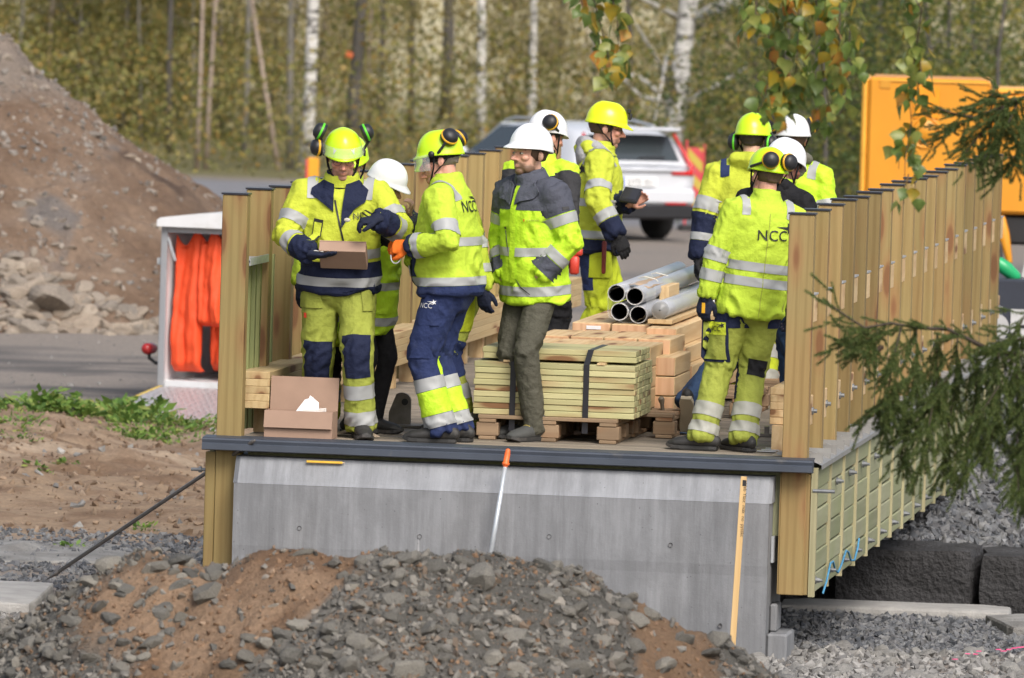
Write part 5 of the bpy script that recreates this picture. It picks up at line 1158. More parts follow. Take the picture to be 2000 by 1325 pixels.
def person(label, loc, rz, H=1.80, g=1.0, lean=0, twist=0, side=0, head=(0, 0, 0), L=None, Rh=None, Lp=None, Rp=None, feet=((.1, 0, 0, .15, 0), (-.1, 0, 0, -.15, 0)),
           jk=None, tr=None, hel=None, helcol=None, skin='fair', beard=0, hair=None, gl=(None, None), hd=(None, None), bare=(False, False), shoe=(BOOT, SOLE), fine=False, seed=1, glasses=False, hoodm=None, collar=None, belly=1.0, logos=()):
    s = H/1.80; W0 = Matrix.Translation(loc) @ Matrix.Rotation(rz, 4, 'Z'); WI = W0.inverted(); rng_ = np.random.default_rng(seed)
    hip_z = .93*s
    TT = Matrix.Translation((0, 0, hip_z)) @ Matrix.Rotation(twist, 4, 'Z') @ Matrix.Rotation(side, 4, 'Y') @ Matrix.Rotation(lean, 4, 'X') @ Matrix.Translation((0, 0, -hip_z))
    T3 = TT.to_3x3()
    def T(x, y, z): return TT @ Vector((x*s, y*s, z*s))
    neck = T(0, .005, 1.50); Hm = Matrix.Translation(neck) @ T3.to_4x4() @ Matrix.Rotation(-lean*.6, 4, 'X') @ Matrix.Rotation(head[1], 4, 'Z') @ Matrix.Rotation(head[2], 4, 'Y') @ Matrix.Translation((0, -.01*s, .045*s)) @ Matrix.Rotation(head[0], 4, 'X') @ Matrix.Translation((0, -.012*s, .105*s)) @ Matrix.Scale(s*1.05, 4)
    sh = {'L': T(.185*g, .0, 1.425), 'R': T(-.185*g, .0, 1.425)}; arm = {}
    for k, tgt, pole, sg in (('L', L, Lp, 1), ('R', Rh, Rp, -1)):
        tg = WI @ Vector(tgt) if tgt is not None else T(sg*.27*g, -.02, .88)
        pl = Vector(pole) if pole else Vector((sg*.45, .6, -.35))
        e, w_ = ik(sh[k], tg, .295*s, .262*s, pl); arm[k] = (sh[k], e, w_)
    leg = {}
    for k, (fx, fy, fz, fyaw, fp), sg in (('L', feet[0], 1), ('R', feet[1], -1)):
        hp = Vector((sg*.092*s*g, 0, hip_z-.02*s)); an = Vector((fx, fy, fz+.095*s)); kn, an = ik(hp, an, .43*s, .42*s, (math.sin(-fyaw)*.3+sg*.05, -1, 0)); leg[k] = (hp, kn, an, fyaw, fp)
    # ---- the body: one continuous skin
    b = MB(); head_shape(b, Hm)
    hb = Hm @ Vector((0, .02, -.06)); b.tube([T(0, .012, 1.40), T(0, .008, 1.47), hb], [.062*s, .056*s, .056*s], 14)
    b.tube([T(0, 0, .95), T(0, 0, 1.2), T(0, .0, 1.42)], [.10*s, .10*s, .09*s], 12, ry=[.07*s, .075*s, .06*s])
    for k, sg in (('L', 1), ('R', -1)):
        S_, E_, W_ = arm[k]; b.tube([T(sg*.04, .0, 1.40), S_, E_, W_], [.06*s, .045*s, .035*s, .026*s], 10)
        hp, kn, an, fy_, fp_ = leg[k]; b.tube([hp+Vector((-sg*.02, 0, .06)), hp, kn, an, an-Vector((0, 0, .05))], [.08*s, .075*s, .05*s, .036*s, .034*s], 10); b.tube([an-Vector((0, 0, .05)), an+Vector((math.sin(fy_)*.1, -math.cos(fy_)*.1, -.06))], [.034*s, .026*s], 8)
        i = 0 if k == 'L' else 1
        d_ = Vector(T3 @ Vector(hd[i][0])) if hd[i] else (W_-E_).normalized(); pn_ = Vector(T3 @ Vector(hd[i][1])) if hd[i] else Vector(T3 @ Vector((-sg, .25, 0)))
        arm[k] += (d_, pn_, hd[i][2] if hd[i] and len(hd[i]) > 2 else .45)
        hand(b, W_, d_, pn_, sg, arm[k][5], s*.97, .93 if bare[i] else .6)
    V, F = remesh(b, .0045 if fine else .0065, 2, .45)
    base = np.array(SK[skin]); tone = np.tile(base, (len(V), 1)); Hi = np.array(Hm.inverted()); hl = (np.c_[V, np.ones(len(V))] @ Hi.T)[:, :3]
    x, y, z = hl.T; face = (y < .02) & (np.abs(x) < .1) & (z < .12) & (z > -.14)
    nz = .12*fbm(hl*40, seed, 2)
    tone *= (1+.5*nz)[:, None]
    warm = np.exp(-(((np.abs(x)-.042)/.026)**2+((z+.022)/.024)**2))*(y < -.03)+np.exp(-((x/.02)**2+((z+.03)/.02)**2))*(y < -.07); tone += warm[:, None]*np.array([.05, -.03, -.025])
    lip = np.exp(-((x/.022)**4+((z+.067)/.0085)**4))*(y < -.07); tone = tone*(1-.55*lip[:, None])+lip[:, None]*.55*base*np.array([.85, .55, .55])
    brow = np.exp(-(((np.abs(x)-.032)/.019)**4+((z-.022-.06*np.abs(np.abs(x)-.03))/.0055)**4))*(y < -.05); tone = tone*(1-.6*brow[:, None])+.6*brow[:, None]*np.array([.10, .065, .045])
    lidd = np.exp(-(((np.abs(x)-.032)/.014)**4+((z-.003)/.0045)**4))*(y < -.05); tone = tone*(1-.45*lidd[:, None])+.45*lidd[:, None]*np.array([.07, .05, .045])
    if beard:
        bd = sstep(-.040, -.060, z+.010*np.clip((y+.085)/.03, -1, 1)+.02*fbm(hl*60, 3, 2))*(y < .0)*(z > -.135)*(1-lip)*(1-np.exp(-((x/.012)**2+((z+.082)/.006)**2))*.5)
        bd = np.maximum(bd, sstep(.0, .03, y+.035)*sstep(.03, .0, y)*(z < .0)*(z > -.09)*(np.abs(x) > .05)*.8)
        tone = tone*(1-beard*bd[:, None])+beard*bd[:, None]*np.array([.115, .072, .05] if beard < .75 else [.10, .06, .035])
    bodyo = link('person', npmesh('person', V, F, SKINM, True, {'tone': np.clip(tone, .02, .8)})); bodyo.matrix_world = W0; tag(bodyo, label, 'person', 'people working on the bridge')
    for sg in (-1, 1):
        m = MB(); m.ell((sg*.032, -.0785, .001), (.0125, .010, .0065), 12, 8); e = m.xf(Hm).build('eye', EYEW, bodyo, True)
        m = MB(); m.ell((sg*.032-.003, -.0872, .001), (.0056, .0025, .0056), 10, 6); m.xf(Hm).build('iris', EYED, e, True)
    if hair:
        hm_, ln = hair; m = MB(); m.ell((0, .022, .028), (.083, .100, .084), 20, 12)
        if ln: m.tube([(0, .07, .02), (0, .085, -.05), (0, .07, -.13)], [.06, .066, .05], 12, ry=[.04, .045, .03]); m.tube([(.06, .02, .0), (.075, .0, -.07), (.06, -.0, -.13)], [.03, .026, .02], 8); m.tube([(-.06, .02, .0), (-.075, .0, -.07), (-.06, 0, -.13)], [.03, .026, .02], 8)
        else: m.tube([(0, .075, .02), (0, .085, -.03)], [.055, .04], 12, ry=[.03, .014])
        hv, hf = remesh(m, .006, 2); k = (hv[:, 1] < -.035) ; hv[k, 1] = -.035+(hv[k, 1]+.035)*.2
        hv = (np.c_[hv, np.ones(len(hv))] @ np.array(Hm).T)[:, :3]; link('hair', npmesh('hair', hv, hf, hm_, True), bodyo)
    if glasses:
        m = MB()
        for sg in (-1, 1):
            m.tube([(sg*(.033+.021*math.cos(a)), -.094, -.003+.015*math.sin(a)) for a in np.linspace(0, 2*PI, 15)], .0011, 5, flat=True); m.tube([(sg*.054, -.092, .002), (sg*.080, -.03, .004), (sg*.082, .005, .0)], .0014, 5)
        m.tube([(-.012, -.096, .0), (.012, -.096, .0)], .0018, 5); m.xf(Hm).build('glasses', BLACKP, bodyo, True)
    # ---- jacket
    hem = jk.get('hem', .84); bag = jk.get('bag', 1.0); n_arm = jk.get('arm', 1.0)
    prof = [(hem, .205, .160, 0), (.93, .198, .158*belly, -.0), (1.05, .190, .152*belly, -.005), (1.18, .195, .150*belly, -.0), (1.30, .205, .148, .0), (1.38, .200, .136, .004), (1.44, .165, .115, .006), (1.485, .108, .092, .006), (1.53, .082, .082, -.002), (1.555, .078, .080, -.006)]
    if hem < .8: prof = [(hem, .215, .165, 0), (.80, .21, .165, 0)]+prof[1:]
    zsP = np.array([p[0] for p in prof])
    def tr_ring(z): return [float(np.interp(z, zsP, [p[i] for p in prof])) for i in (1, 2, 3)]
    m = MB(); m.tube([T(0, p[3], p[0]) for p in prof], [p[1]*g*bag*s for p in prof], 28, ry=[p[2]*(.5+.5*g)*bag*s for p in prof], up=T3 @ Vector((0, 1, 0)), flat=True)
    for k, sg in (('L', 1), ('R', -1)):
        S_, E_, W_ = arm[k][:3]; ss_ = T(sg*.11*g, .004, 1.44); q = n_arm*s
        m.tube([ss_, S_, S_*.5+E_*.5, E_, E_*.45+W_*.55, W_], [.078*q, .084*q, .073*q, .064*q, .062*q, .052*q], 16, flat=True)
    if jk.get('hood'):
        m.tube([T(-.11, -.01, 1.50), T(-.10, .075, 1.52), T(0, .125, 1.51), T(.10, .075, 1.52), T(.11, -.01, 1.50)], [.03*s, .045*s, .055*s, .045*s, .03*s], 12)
    V, F = remesh(m, .010, 4)
    axes = []
    for k in ('L', 'R'):
        S_, E_, W_ = arm[k][:3]; axes += [(S_, E_, .08), (E_, W_, .065)]
    def folds(V, F, axes, amp, torso=True, sd=0):
        N = vnormals(V, F); best = np.full(len(V), 1e9); disp = np.zeros(len(V))
        if torso:
            q = V @ np.array(T3); n1 = vnoise(q*np.array([7, 7, 15])+sd*3.1+.9*fbm(q*4, sd, 2)[:, None]*6, sd); n2 = vnoise(q*np.array([14, 14, 24])+sd, sd+5)
            disp = amp*((1-np.abs(2*n1-1))*1.5-.75+.5*(n2-.5))*(.6+.8*sstep(1.25, .95, q[:, 2]/s)); best = np.full(len(V), .13*s)
        for (A, B, r_) in axes:
            A, B = np.array(A), np.array(B); d = B-A; Ln = np.linalg.norm(d); u = d/Ln; t_ = np.clip((V-A) @ u, 0, Ln); c = A+t_[:, None]*u; pv = V-c; dist = np.linalg.norm(pv, axis=1)
            e1 = np.cross(u, [.3, 1, .2]); e1 /= np.linalg.norm(e1); e2 = np.cross(u, e1); ca, sa = pv @ e1/np.maximum(dist, 1e-6), pv @ e2/np.maximum(dist, 1e-6)
            tt = (V-A) @ u; n1 = vnoise(np.stack([tt*19+1.3*ca+sd, ca*1.6, sa*1.6+sd], -1)+1.2*fbm(np.stack([tt*8, ca, sa], -1), sd+3, 2)[:, None], sd+1); n2 = vnoise(np.stack([tt*42, ca*2.6, sa*2.6+sd], -1), sd+2)
            jn = .45+.8*np.exp(-((tt/Ln-1)/.28)**2)+.3*np.exp(-((tt/Ln)/.25)**2)
            dd = amp*jn*((1-np.abs(2*n1-1))*1.6-.8+.45*(n2-.5)); sel = dist-.02 < best; disp = np.where(sel & (dist < r_*2.2), dd, disp); best = np.where(sel, dist-.02, best)
        return lap(V+N*disp[:, None], F, 1, .45)
    V = folds(V, F, axes, jk.get('wr', .011)*1.55*s, True, seed)
    JV, JF = V, F
    jo = link('jacket', npmesh('jacket', V, F, jk['m'], True), bodyo)
    tree_ = BVHTree.FromPolygons(V.tolist(), F.tolist())
    under = {}
    def note(q_, i_, mat):
        if mat not in (TAPE, TAPEW): under.setdefault('to' if q_ is not tree_ else 'jo', {})[i_] = mat
    def wrap(rows, name, mat, closed=True, parent=None, tr_=None, off=.0035):
        """rows: list of (origin, [dirs], [limits])"""
        pts = []
        for ri_, (o, ds, ls) in enumerate(rows):
            for ci_, (d, l) in enumerate(zip(ds, ls)):
                h = (tr_ or tree_).ray_cast(o, d, l); (h[0] is not None and 1 < ri_ < len(rows)-2 and (closed or 1 < ci_ < len(ds)-2) and h[3] < l*.88 and note(tr_ or tree_, h[2], mat)); r_ = h[3] if h[0] is not None else l*.72
                pts.append(o+d*(r_+off))
        mm = MB(); n = len(rows[0][1]); mm.grid(pts, len(rows), n, closed=closed); return mm.build(name, mat, parent or jo, True)
    def torso_band(z0, z1, mat, a0=0, a1=2*PI, name='reflective_band', dz=0, off=.0035):
        full = abs(a1-a0) > 6.2; n = 88 if full else max(10, int(88*abs(a1-a0)/6.28)); rows = []
        for z in np.linspace(z0, z1, max(2, int(abs(z1-z0)/.008)+2)):
            ds, ls = [], []
            rx, ry, yo = tr_ring(z)
            for i in range(n):
                a = a0+(a1-a0)*i/(n if full else n-1); d = Vector((math.sin(a), -math.cos(a), dz)).normalized(); ds.append((T3 @ d).normalized()); ls.append(1.28*s*g*bag/math.sqrt((d.x/rx)**2+(d.y/ry)**2))
            rows.append((T(0, yo, z), ds, ls))
        return wrap(rows, name, mat, full, off=off)
    def limb_band(P, rad, t0, t1, mat, name='reflective_band', a0=0, a1=2*PI, parent=None, tr_=None, off=.0035, ref=None, lim=1.55):
        full = abs(a1-a0) > 6.2; n = 40 if full else 22; rows = []; Ls = [(P[i+1]-P[i]).length for i in range(len(P)-1)]
        for t_ in np.linspace(t0, t1, max(3, int(abs(t1-t0)*.28/.007)+2)):
            i = min(int(t_), len(P)-2); f = t_-i; c = P[i].lerp(P[i+1], f); u = (P[i+1]-P[i]).normalized()
            j0, j1 = max(i-1, 0), min(i+1, len(P)-2)
            if f < .3 and i > 0: u = (u*(.5+f/.6)+(P[i]-P[i-1]).normalized()*(.5-f/.6)).normalized()
            if f > .7 and i < len(P)-2: u = (u*(.5+(1-f)/.6)+(P[i+2]-P[i+1]).normalized()*(.5-(1-f)/.6)).normalized()
            rf_ = Vector(ref) if ref else Vector((0, -1, 0)); e1 = (rf_-u*rf_.dot(u)).normalized(); e2 = u.cross(e1); rr3 = rad[i]*(1-f)+rad[i+1]*f
            ds = [e1*math.cos(a)+e2*math.sin(a) for a in np.linspace(a0, a1, n, endpoint=not full)]; rows.append((c, ds, [rr3*lim]*n))
        return wrap(rows, name, mat, full, parent, tr_, off)
    def patch(O, U_, V_, Nv, w_, h_, name, mat, tr_=None, parent=None, nu=10, nv=10, off=.005, mesh=None, lim=.5):
        """sheet (or lettering) laid onto the cloth along -Nv"""
        U_, V_, Nv = Vector(U_).normalized(), Vector(V_).normalized(), Vector(Nv).normalized(); q = tr_ or tree_
        def cast(p):
            h = q.ray_cast(p+Nv*.16, -Nv, lim); return h[0]+Nv*off if h[0] is not None else None
        mm = MB()
        if mesh is None:
            pts = [cast(O+U_*w_*(i/(nu-1)-.5)+V_*h_*(j/(nv-1)-.5)) for j in range(nv) for i in range(nu)]; dflt = O
            if any(p is None for p in pts): pts = [p if p is not None else O+U_*w_*((k % nu)/(nu-1)-.5)+V_*h_*((k//nu)/(nv-1)-.5)-Nv*.03 for k, p in enumerate(pts)]
            mm.grid(pts, nv, nu)
        else:
            vs = []
            for v in mesh.vertices:
                p0 = O+U_*v.co.x+V_*v.co.y; p = cast(p0); vs.append(p if p is not None else p0-Nv*.05)
            mm.add(vs, [tuple(p.vertices) for p in mesh.polygons])
        return mm.build(name, mat, parent or jo, mesh is None)
    def flap(poly, O, U_, V_, Nv, name, mat, off=.011):
        bm = bmesh.new(); bm.faces.new([bm.verts.new((x_, y_, 0)) for x_, y_ in poly]); bmesh.ops.triangulate(bm, faces=bm.faces[:])
        for _ in range(3): bmesh.ops.subdivide_edges(bm, edges=[e for e in bm.edges if e.calc_length() > .025], cuts=1); bmesh.ops.triangulate(bm, faces=[f for f in bm.faces if len(f.verts) > 3])
        me = bpy.data.meshes.new('flap'); bm.to_mesh(me); bm.free(); o = patch(O, U_, V_, Nv, 0, 0, name, mat, mesh=me, off=off); sd_ = o.modifiers.new('t', 'SOLIDIFY'); sd_.thickness = .007; return o
    AR = {'L': [arm['L'][0], arm['L'][1], arm['L'][2]], 'R': [arm['R'][0], arm['R'][1], arm['R'][2]]}; ar_r = [.084*n_arm*s, .064*n_arm*s, .05*n_arm*s]
    fc0 = (np.c_[JV[JF].mean(1), np.ones(len(JF))] @ np.array(TT.inverted()).T)[:, :3]/s; armd = np.full(len(JF), 9.)
    for k in 'LR':
        for A_, B_ in ((AR[k][0], AR[k][1]), (AR[k][1], AR[k][2])):
            A_, B_ = np.array(A_), np.array(B_); d_2 = B_-A_; c2 = JV[JF].mean(1)-A_; t2 = np.clip(c2 @ d_2/(d_2 @ d_2), 0, 1); armd = np.minimum(armd, np.linalg.norm(c2-t2[:, None]*d_2, axis=1))
    if jk.get('tb') and jk['tb'][0][0] == hem and jk['tb'][0][2] not in (TAPE, TAPEW):
        for i_ in np.nonzero((fc0[:, 2] < jk['tb'][0][1]-.012) & (armd > .098*s))[0]: under.setdefault('jo', {})[int(i_)] = jk['tb'][0][2]
    if jk.get('top'):
        for i_ in np.nonzero((fc0[:, 2] > jk['top'][0]) & (fc0[:, 2] < 1.56))[0]: under.setdefault('jo', {})[int(i_)] = jk['top'][1]
    for b_ in jk.get('tb', ()): torso_band(*b_)
    for b_ in jk.get('sb', ()):
        for k in b_[3] if len(b_) > 3 else 'LR': limb_band(AR[k], ar_r, b_[0], b_[1], b_[2], 'navy_sleeve_panel' if b_[2] in (NAVY, GREYC, BLK, GREYD) else 'reflective_band', off=.0026 if b_[2] in (NAVY, GREYC, BLK, GREYD) else .0045)
    for b_ in jk.get('sb', ()):      # cuffs: the whole sleeve end takes the panel's cloth
        if b_[2] in (TAPE, TAPEW) or b_[0] < 1 < b_[1] < 1.9: continue
        for k in b_[3] if len(b_) > 3 else 'LR':
            S_, E_, W_ = [np.array(q_) for q_ in AR[k]]; A_, B_ = (E_, W_) if b_[0] >= 1 or b_[1] > 1.9 else (S_, E_); Ln = np.linalg.norm(B_-A_); u = (B_-A_)/Ln; lo_ = (b_[0]-1 if b_[0] >= 1 else (0 if b_[1] > 1.9 else b_[0])); hi_ = 1.12 if b_[1] > 1.9 else (b_[1]-1 if b_[0] >= 1 else b_[1])
            fc = JV[JF].mean(1); fn_ = np.cross(JV[JF[:, 2]]-JV[JF[:, 0]], JV[JF[:, 3]]-JV[JF[:, 1]]); fn_ /= np.maximum(np.linalg.norm(fn_, axis=1, keepdims=True), 1e-9); tt = (fc-A_) @ u/Ln; rad_ = fc-A_-((fc-A_) @ u)[:, None]*u; dist = np.linalg.norm(rad_, axis=1); outw = ((rad_*fn_).sum(1) > .45*dist) | (tt > .97)
            for i_ in np.nonzero((tt > lo_+.02) & (tt < hi_-.02) & (dist < (.090-(.030 if jk.get('tight') else .012)*np.clip(tt, 0, 1))*s) & outw)[0]: under.setdefault('jo', {})[int(i_)] = b_[2]
    for k, sg in (('L', 1), ('R', -1)):
        if jk.get('sho'):   # band over the shoulder, front to back
            mt = jk['sho']; rows = []
            for xo in (.105, .125, .145, .158):
                ds = []; 
                for a in np.linspace(-1.15, 1.15, 22): ds.append((T3 @ Vector((sg*.10, math.sin(a), math.cos(a)))).normalized())
                rows.append((T(sg*xo*g, .0, 1.36), ds, [.17*s]*22))
            wrap(rows, 'shoulder_band', mt, False, off=.004)
        if jk.get('yoke'):
            rows = []
            for xo in np.linspace(.02, .20, 9):
                ds = [(T3 @ Vector((sg*(.05+xo*.6), math.sin(a), math.cos(a)))).normalized() for a in np.linspace(-1.5, 1.5, 30)]; rows.append((T(sg*xo*g, .0, 1.33), ds, [.28*s]*30))
            wrap(rows, 'shoulder_yoke', jk['yoke'], False, off=.0028)
    if jk.get('zip'): patch(T(jk['zip'], -.15, 1.20), T3 @ Vector((1, 0, 0)), T3 @ Vector((0, 0, 1)), T3 @ Vector((0, -1, 0)), .014*s, .5*s, 'zip', BLACKP, nu=3, nv=30)
    cm_ = jk.get('collar', jk['m'])
    # collar: an open stand-up tube
    cr = []
    for z, f in ((1.475, 1.22), (1.50, 1.02), (1.53, .98), (1.562, 1.0), (1.566, .94), (1.53, .88)):
        rx, ry = .082*f, .086*f
        for i in range(26):
            a = 2*PI*i/26; opn = .5*max(0, math.cos(a))**6*jk.get('open', .0)
            cr.append(T(math.sin(a)*rx*1.02*(.6+.4*g), -math.cos(a)*ry-.004, z-(z > 1.49)*.05*max(0, math.cos(a))**3*jk.get('open', .3)))
    mm = MB(); mm.grid(cr, 6, 26, closed=True); mm.build('collar', cm_, jo, True)
    if hoodm is not None:
        mm = MB(); mm.tube([T(-.10, -.045, 1.485), T(-.105, .03, 1.53), T(-.06, .10, 1.545), T(0, .12, 1.54), T(.06, .10, 1.545), T(.105, .03, 1.53), T(.10, -.045, 1.485)], [.022*s, .036*s, .046*s, .05*s, .046*s, .036*s, .022*s], 12); mm.ell(T(0, .115, 1.47), (.12*s, .05*s, .09*s), 14, 10)
        v_, f_ = remesh(mm, .010, 3); v_ = folds(v_, f_, [], .009, True, seed+4); link('hood', npmesh('hood', v_, f_, hoodm, True), jo)
    # ---- trousers
    bg_ = tr.get('bag', 1.0); q = s*bg_; m = MB()
    m.tube([(0, .0, .87*s), (0, 0, .93*s), (0, 0, 1.02*s)], [.165*q*g, .172*q*g, .16*q*g], 20, ry=[.125*q, .135*q, .125*q])
    LG = {}
    for k, sg in (('L', 1), ('R', -1)):
        hp, kn, an, fy_, fp_ = leg[k]; low = an+(an-kn).normalized()*.045*s; LG[k] = [hp, kn, low]; m.tube([hp+Vector((0, .006, -.0)), hp.lerp(kn, .5), kn, kn.lerp(low, .5), low], [.098*q, .091*q, .078*q, .074*q, .073*q*tr.get('hemw', 1.0)], 16, flat=True)
    V, F = remesh(m, .010, 4); ax2 = [(LG[k][i], LG[k][i+1], .1) for k in 'LR' for i in (0, 1)]; V = folds(V, F, ax2, tr.get('wr', .012)*1.5*s, False, seed+9)
    to = link('trousers', npmesh('trousers', V, F, tr['m'], True), bodyo); tt_ = BVHTree.FromPolygons(V.tolist(), F.tolist()); lr_ = [.104*q, .078*q, .074*q]
    for b_ in tr.get('b', ()):
        t0, t1, mt = b_[:3]; a0, a1 = b_[3] if len(b_) > 3 and b_[3] else (0, 2*PI); ks = b_[4] if len(b_) > 4 else 'LR'; nm_ = b_[5] if len(b_) > 5 else ('reflective_band' if mt in (TAPE, TAPEW) else 'contrast_panel')
        for k in ks:
            sg = 1 if k == 'L' else -1; aa, bb = (a0, a1) if sg > 0 else (-a1, -a0)
            limb_band(LG[k], lr_, t0, t1, mt, nm_, aa, bb, to, tt_, .0045 if mt in (TAPE, TAPEW) else .0032)
    ctx = dict(flap=flap, T=T, T3=T3, patch=patch, tt=tt_, to=to, jo=jo, LG=LG, arm=arm, W0=W0, WI=WI, s=s, body=bodyo, Hm=Hm, g=g, torso_band=torso_band)
    # ---- shoes
    for k, sg in (('L', 1), ('R', -1)):
        hp, kn, an, fy_, fp_ = leg[k]; mu, so2 = shoe
        MM = Matrix.Translation(an+Vector((0, 0, -.095*s))) @ Matrix.Rotation(-fy_ if False else fy_, 4, 'Z') @ Matrix.Translation((0, -.13, 0)) @ Matrix.Rotation(fp_, 4, 'X') @ Matrix.Translation((0, .13, 0)) @ Matrix.Scale(s*1.04, 4)
        if fp_: MM = Matrix.Translation(an) @ Matrix.Rotation(fy_, 4, 'Z') @ Matrix.Rotation(fp_, 4, 'X') @ Matrix.Translation((0, 0, -.095*s)) @ Matrix.Scale(s*1.04, 4)
        mb_ = MB(); mb_.tube([(0, .082, .05), (0, .06, .058), (0, .01, .062), (0, -.05, .050), (0, -.11, .041), (0, -.16, .036), (0, -.192, .030)], [.030, .039, .042, .046, .050, .047, .032], 14, ry=[.036, .05, .058, .044, .036, .03, .02], up=(0, 0, 1)); mb_.tube([(0, .02, .06), (0, .025, .12)], [.048, .046], 12)
        v_, f_ = remesh(mb_, .0065, 2); v_[:, 2] = np.maximum(v_[:, 2], .012); v_ = (np.c_[v_, np.ones(len(v_))] @ np.array(MM).T)[:, :3]; sho = link('shoe', npmesh('shoe', v_, f_, mu, True), bodyo)
        sm_ = MB(); ol = [(.03, .088), (.042, .05), (.038, 0), (.044, -.06), (.054, -.12), (.048, -.17), (.025, -.206), (0, -.21)]; ol = ol+[(-x_, y_) for x_, y_ in ol[-2::-1]]
        n = len(ol); sm_.v = [(x_*a_, y_*a_, z_+(.012 if y_ < -.17 else 0)) for z_, a_ in ((0, .96), (.008, 1.03), (.024, 1.02)) for x_, y_ in ol]; sm_.f = [tuple(range(n))[::-1], tuple(range(2*n, 3*n))]+[(r_*n+i, r_*n+(i+1) % n, r_*n+n+(i+1) % n, r_*n+n+i) for r_ in (0, 1) for i in range(n)]; sm_.f = [f[::-1] for f in sm_.f]; sm_.m = [0]*len(sm_.f)
        sm_.xf(MM).build('sole', so2, sho)
        lc = MB()
        for j in range(4): lc.tube([(-.022, -.02-.022*j, .108-.012*j), (0, -.026-.022*j, .114-.012*j), (.022, -.02-.022*j, .108-.012*j)], .0035, 5)
        lc.xf(MM).build('lace', tr.get('lace', BLK), sho, True)
    # ---- gloves
    for i, k in enumerate('LR'):
        if gl[i] is None: continue
        sg = 1 if k == 'L' else -1; S_, E_, W_, d_, pn_, cu = arm[k]; mb_ = MB(); hand(mb_, W_, d_, pn_, sg, cu, s*1.03, 1.22); u = (E_-W_).normalized(); mb_.tube([W_+u*.045*s, W_+d_*.01], [.046*s, .036*s], 12)
        v_, f_ = remesh(mb_, .0042, 2); go = link('glove', npmesh('glove', v_, f_, gl[i], True), bodyo)
        ctx['glove'+k] = go
    for key_, ob_ in (('jo', jo), ('to', to)):
        ms = list({m_.name: m_ for m_ in under.get(key_, {}).values()}.values()); ob_.data.materials[0]
        for m_ in ms: ob_.data.materials.append(m_)
        for i_, m_ in under.get(key_, {}).items(): ob_.data.polygons[i_].material_index = 1+ms.index(m_)
    if hel: ctx['hel'], ctx['HT'] = helmet(bodyo, Hm, helcol, hel)
    return ctx
# the logo: three letters and a star with a swept point
LOGO = text_mesh('NCC', 1.0)
def logo_mesh(size, full=True):
    me = LOGO.copy(); bm = bmesh.new(); bm.from_mesh(me)
    bmesh.ops.triangulate(bm, faces=bm.faces[:])
    cx, cy = 1.28, .82; pts = []
    for k in range(10):
        a = PI/2+.25+k*PI/5; r_ = (.42 if k % 2 == 0 else .17); pts.append([cx+r_*math.cos(a), cy+r_*math.sin(a)])
    pts[2] = [cx-1.05, cy+.10]
    c_ = bm.verts.new((cx, cy, 0)); vs = [bm.verts.new((x, y, 0)) for x, y in pts]
    for k in range(10): bm.faces.new((c_, vs[k], vs[(k+1) % 10]))
    bmesh.ops.scale(bm, vec=(size,)*3, verts=bm.verts[:]); bmesh.ops.subdivide_edges(bm, edges=[e for e in bm.edges if e.calc_length() > size*.35], cuts=2)
    bmesh.ops.triangulate(bm, faces=bm.faces[:]); bm.to_mesh(me); bm.free(); return me
LBLK = M('logo_black', (.012, .012, .014), .6, bmp=0); LWHT = M('logo_white', (.75, .75, .76), .6, bmp=0)
def logo(ctx, O, U_, V_, Nv, size, mat, parent='jo', off=.006):
    return ctx['patch'](O, U_, V_, Nv, 0, 0, 'logo', mat, ctx['tt'] if parent == 'to' else None, ctx[parent], off=off, mesh=logo_mesh(size))
def X3(c, v): return c['T3'] @ Vector(v)
MUFF = lambda *a: a
KNEE = (-.95, .95)
def loc(px, Y): p = at(px, 860, Y=Y); return Vector((p.x, Y, .002))
# ------------------------------------------------------------------ P1: the man with the small box
L1 = loc(654, .34)
bx_c = at(668, 470, Y=.0-.02)
P1 = person('man in navy and yellow jacket holding a small brown box, looking down at it', L1, R(4), 1.785, 1.13, R(5), 0, 0, (R(15), R(8), 0), belly=1.12,
    L=at(738, 428, Y=-.05), Rh=at(607, 497, Y=-.0), Lp=(.75, .45, -.7), Rp=(-1.1, .35, -.5), hd=((( -1, -.25, -.15), (.0, .15, -1), .75), ((.95, -.45, .02), (0, .1, 1), .18)),
    feet=((.155, -.08, 0, .25, 0), (-.13, .17, 0, -.35, 0)),
    jk=dict(m=HVA, hem=.86, bag=1.04, arm=1.12, sho=TAPE, collar=NAVY, open=.9, wr=.012, tb=[(.86, 1.045, NAVY, 0, 2*PI, 'navy_lower_panel', 0, .0028), (.90, .955, TAPE), (1.065, 1.12, TAPE, -2.2, 2.2)], sb=[(.52, .74, TAPE), (1.22, 1.45, TAPE), (1.5, 1.98, NAVY)]),
    tr=dict(m=HVW, bag=1.16, b=[(.80, 1.30, NAVY, KNEE, 'LR', 'knee_patch'), (.10, .62, NAVY, (1.75, 2.9), 'LR', 'inner_leg_panel'), (1.40, 1.58, TAPE), (1.74, 1.92, TAPE)]),
    hel=dict(peak=.018, tape=True, visor=(.03, .10, .012), tilt=-.06, cups=[((.135, .02, .145), (1, .1, .45), HELG, None), ((-.135, .02, .145), (-1, .1, .45), HELG, None), ((-.150, .0, .055), (-1, -.2, .1), MUFO, None)]), helcol=HELY,
    skin='ruddy', beard=.45, hair=(HAIRG, 0), gl=(GLV, GLV), fine=True, seed=3, glasses=True)
c = P1; T = c['T']
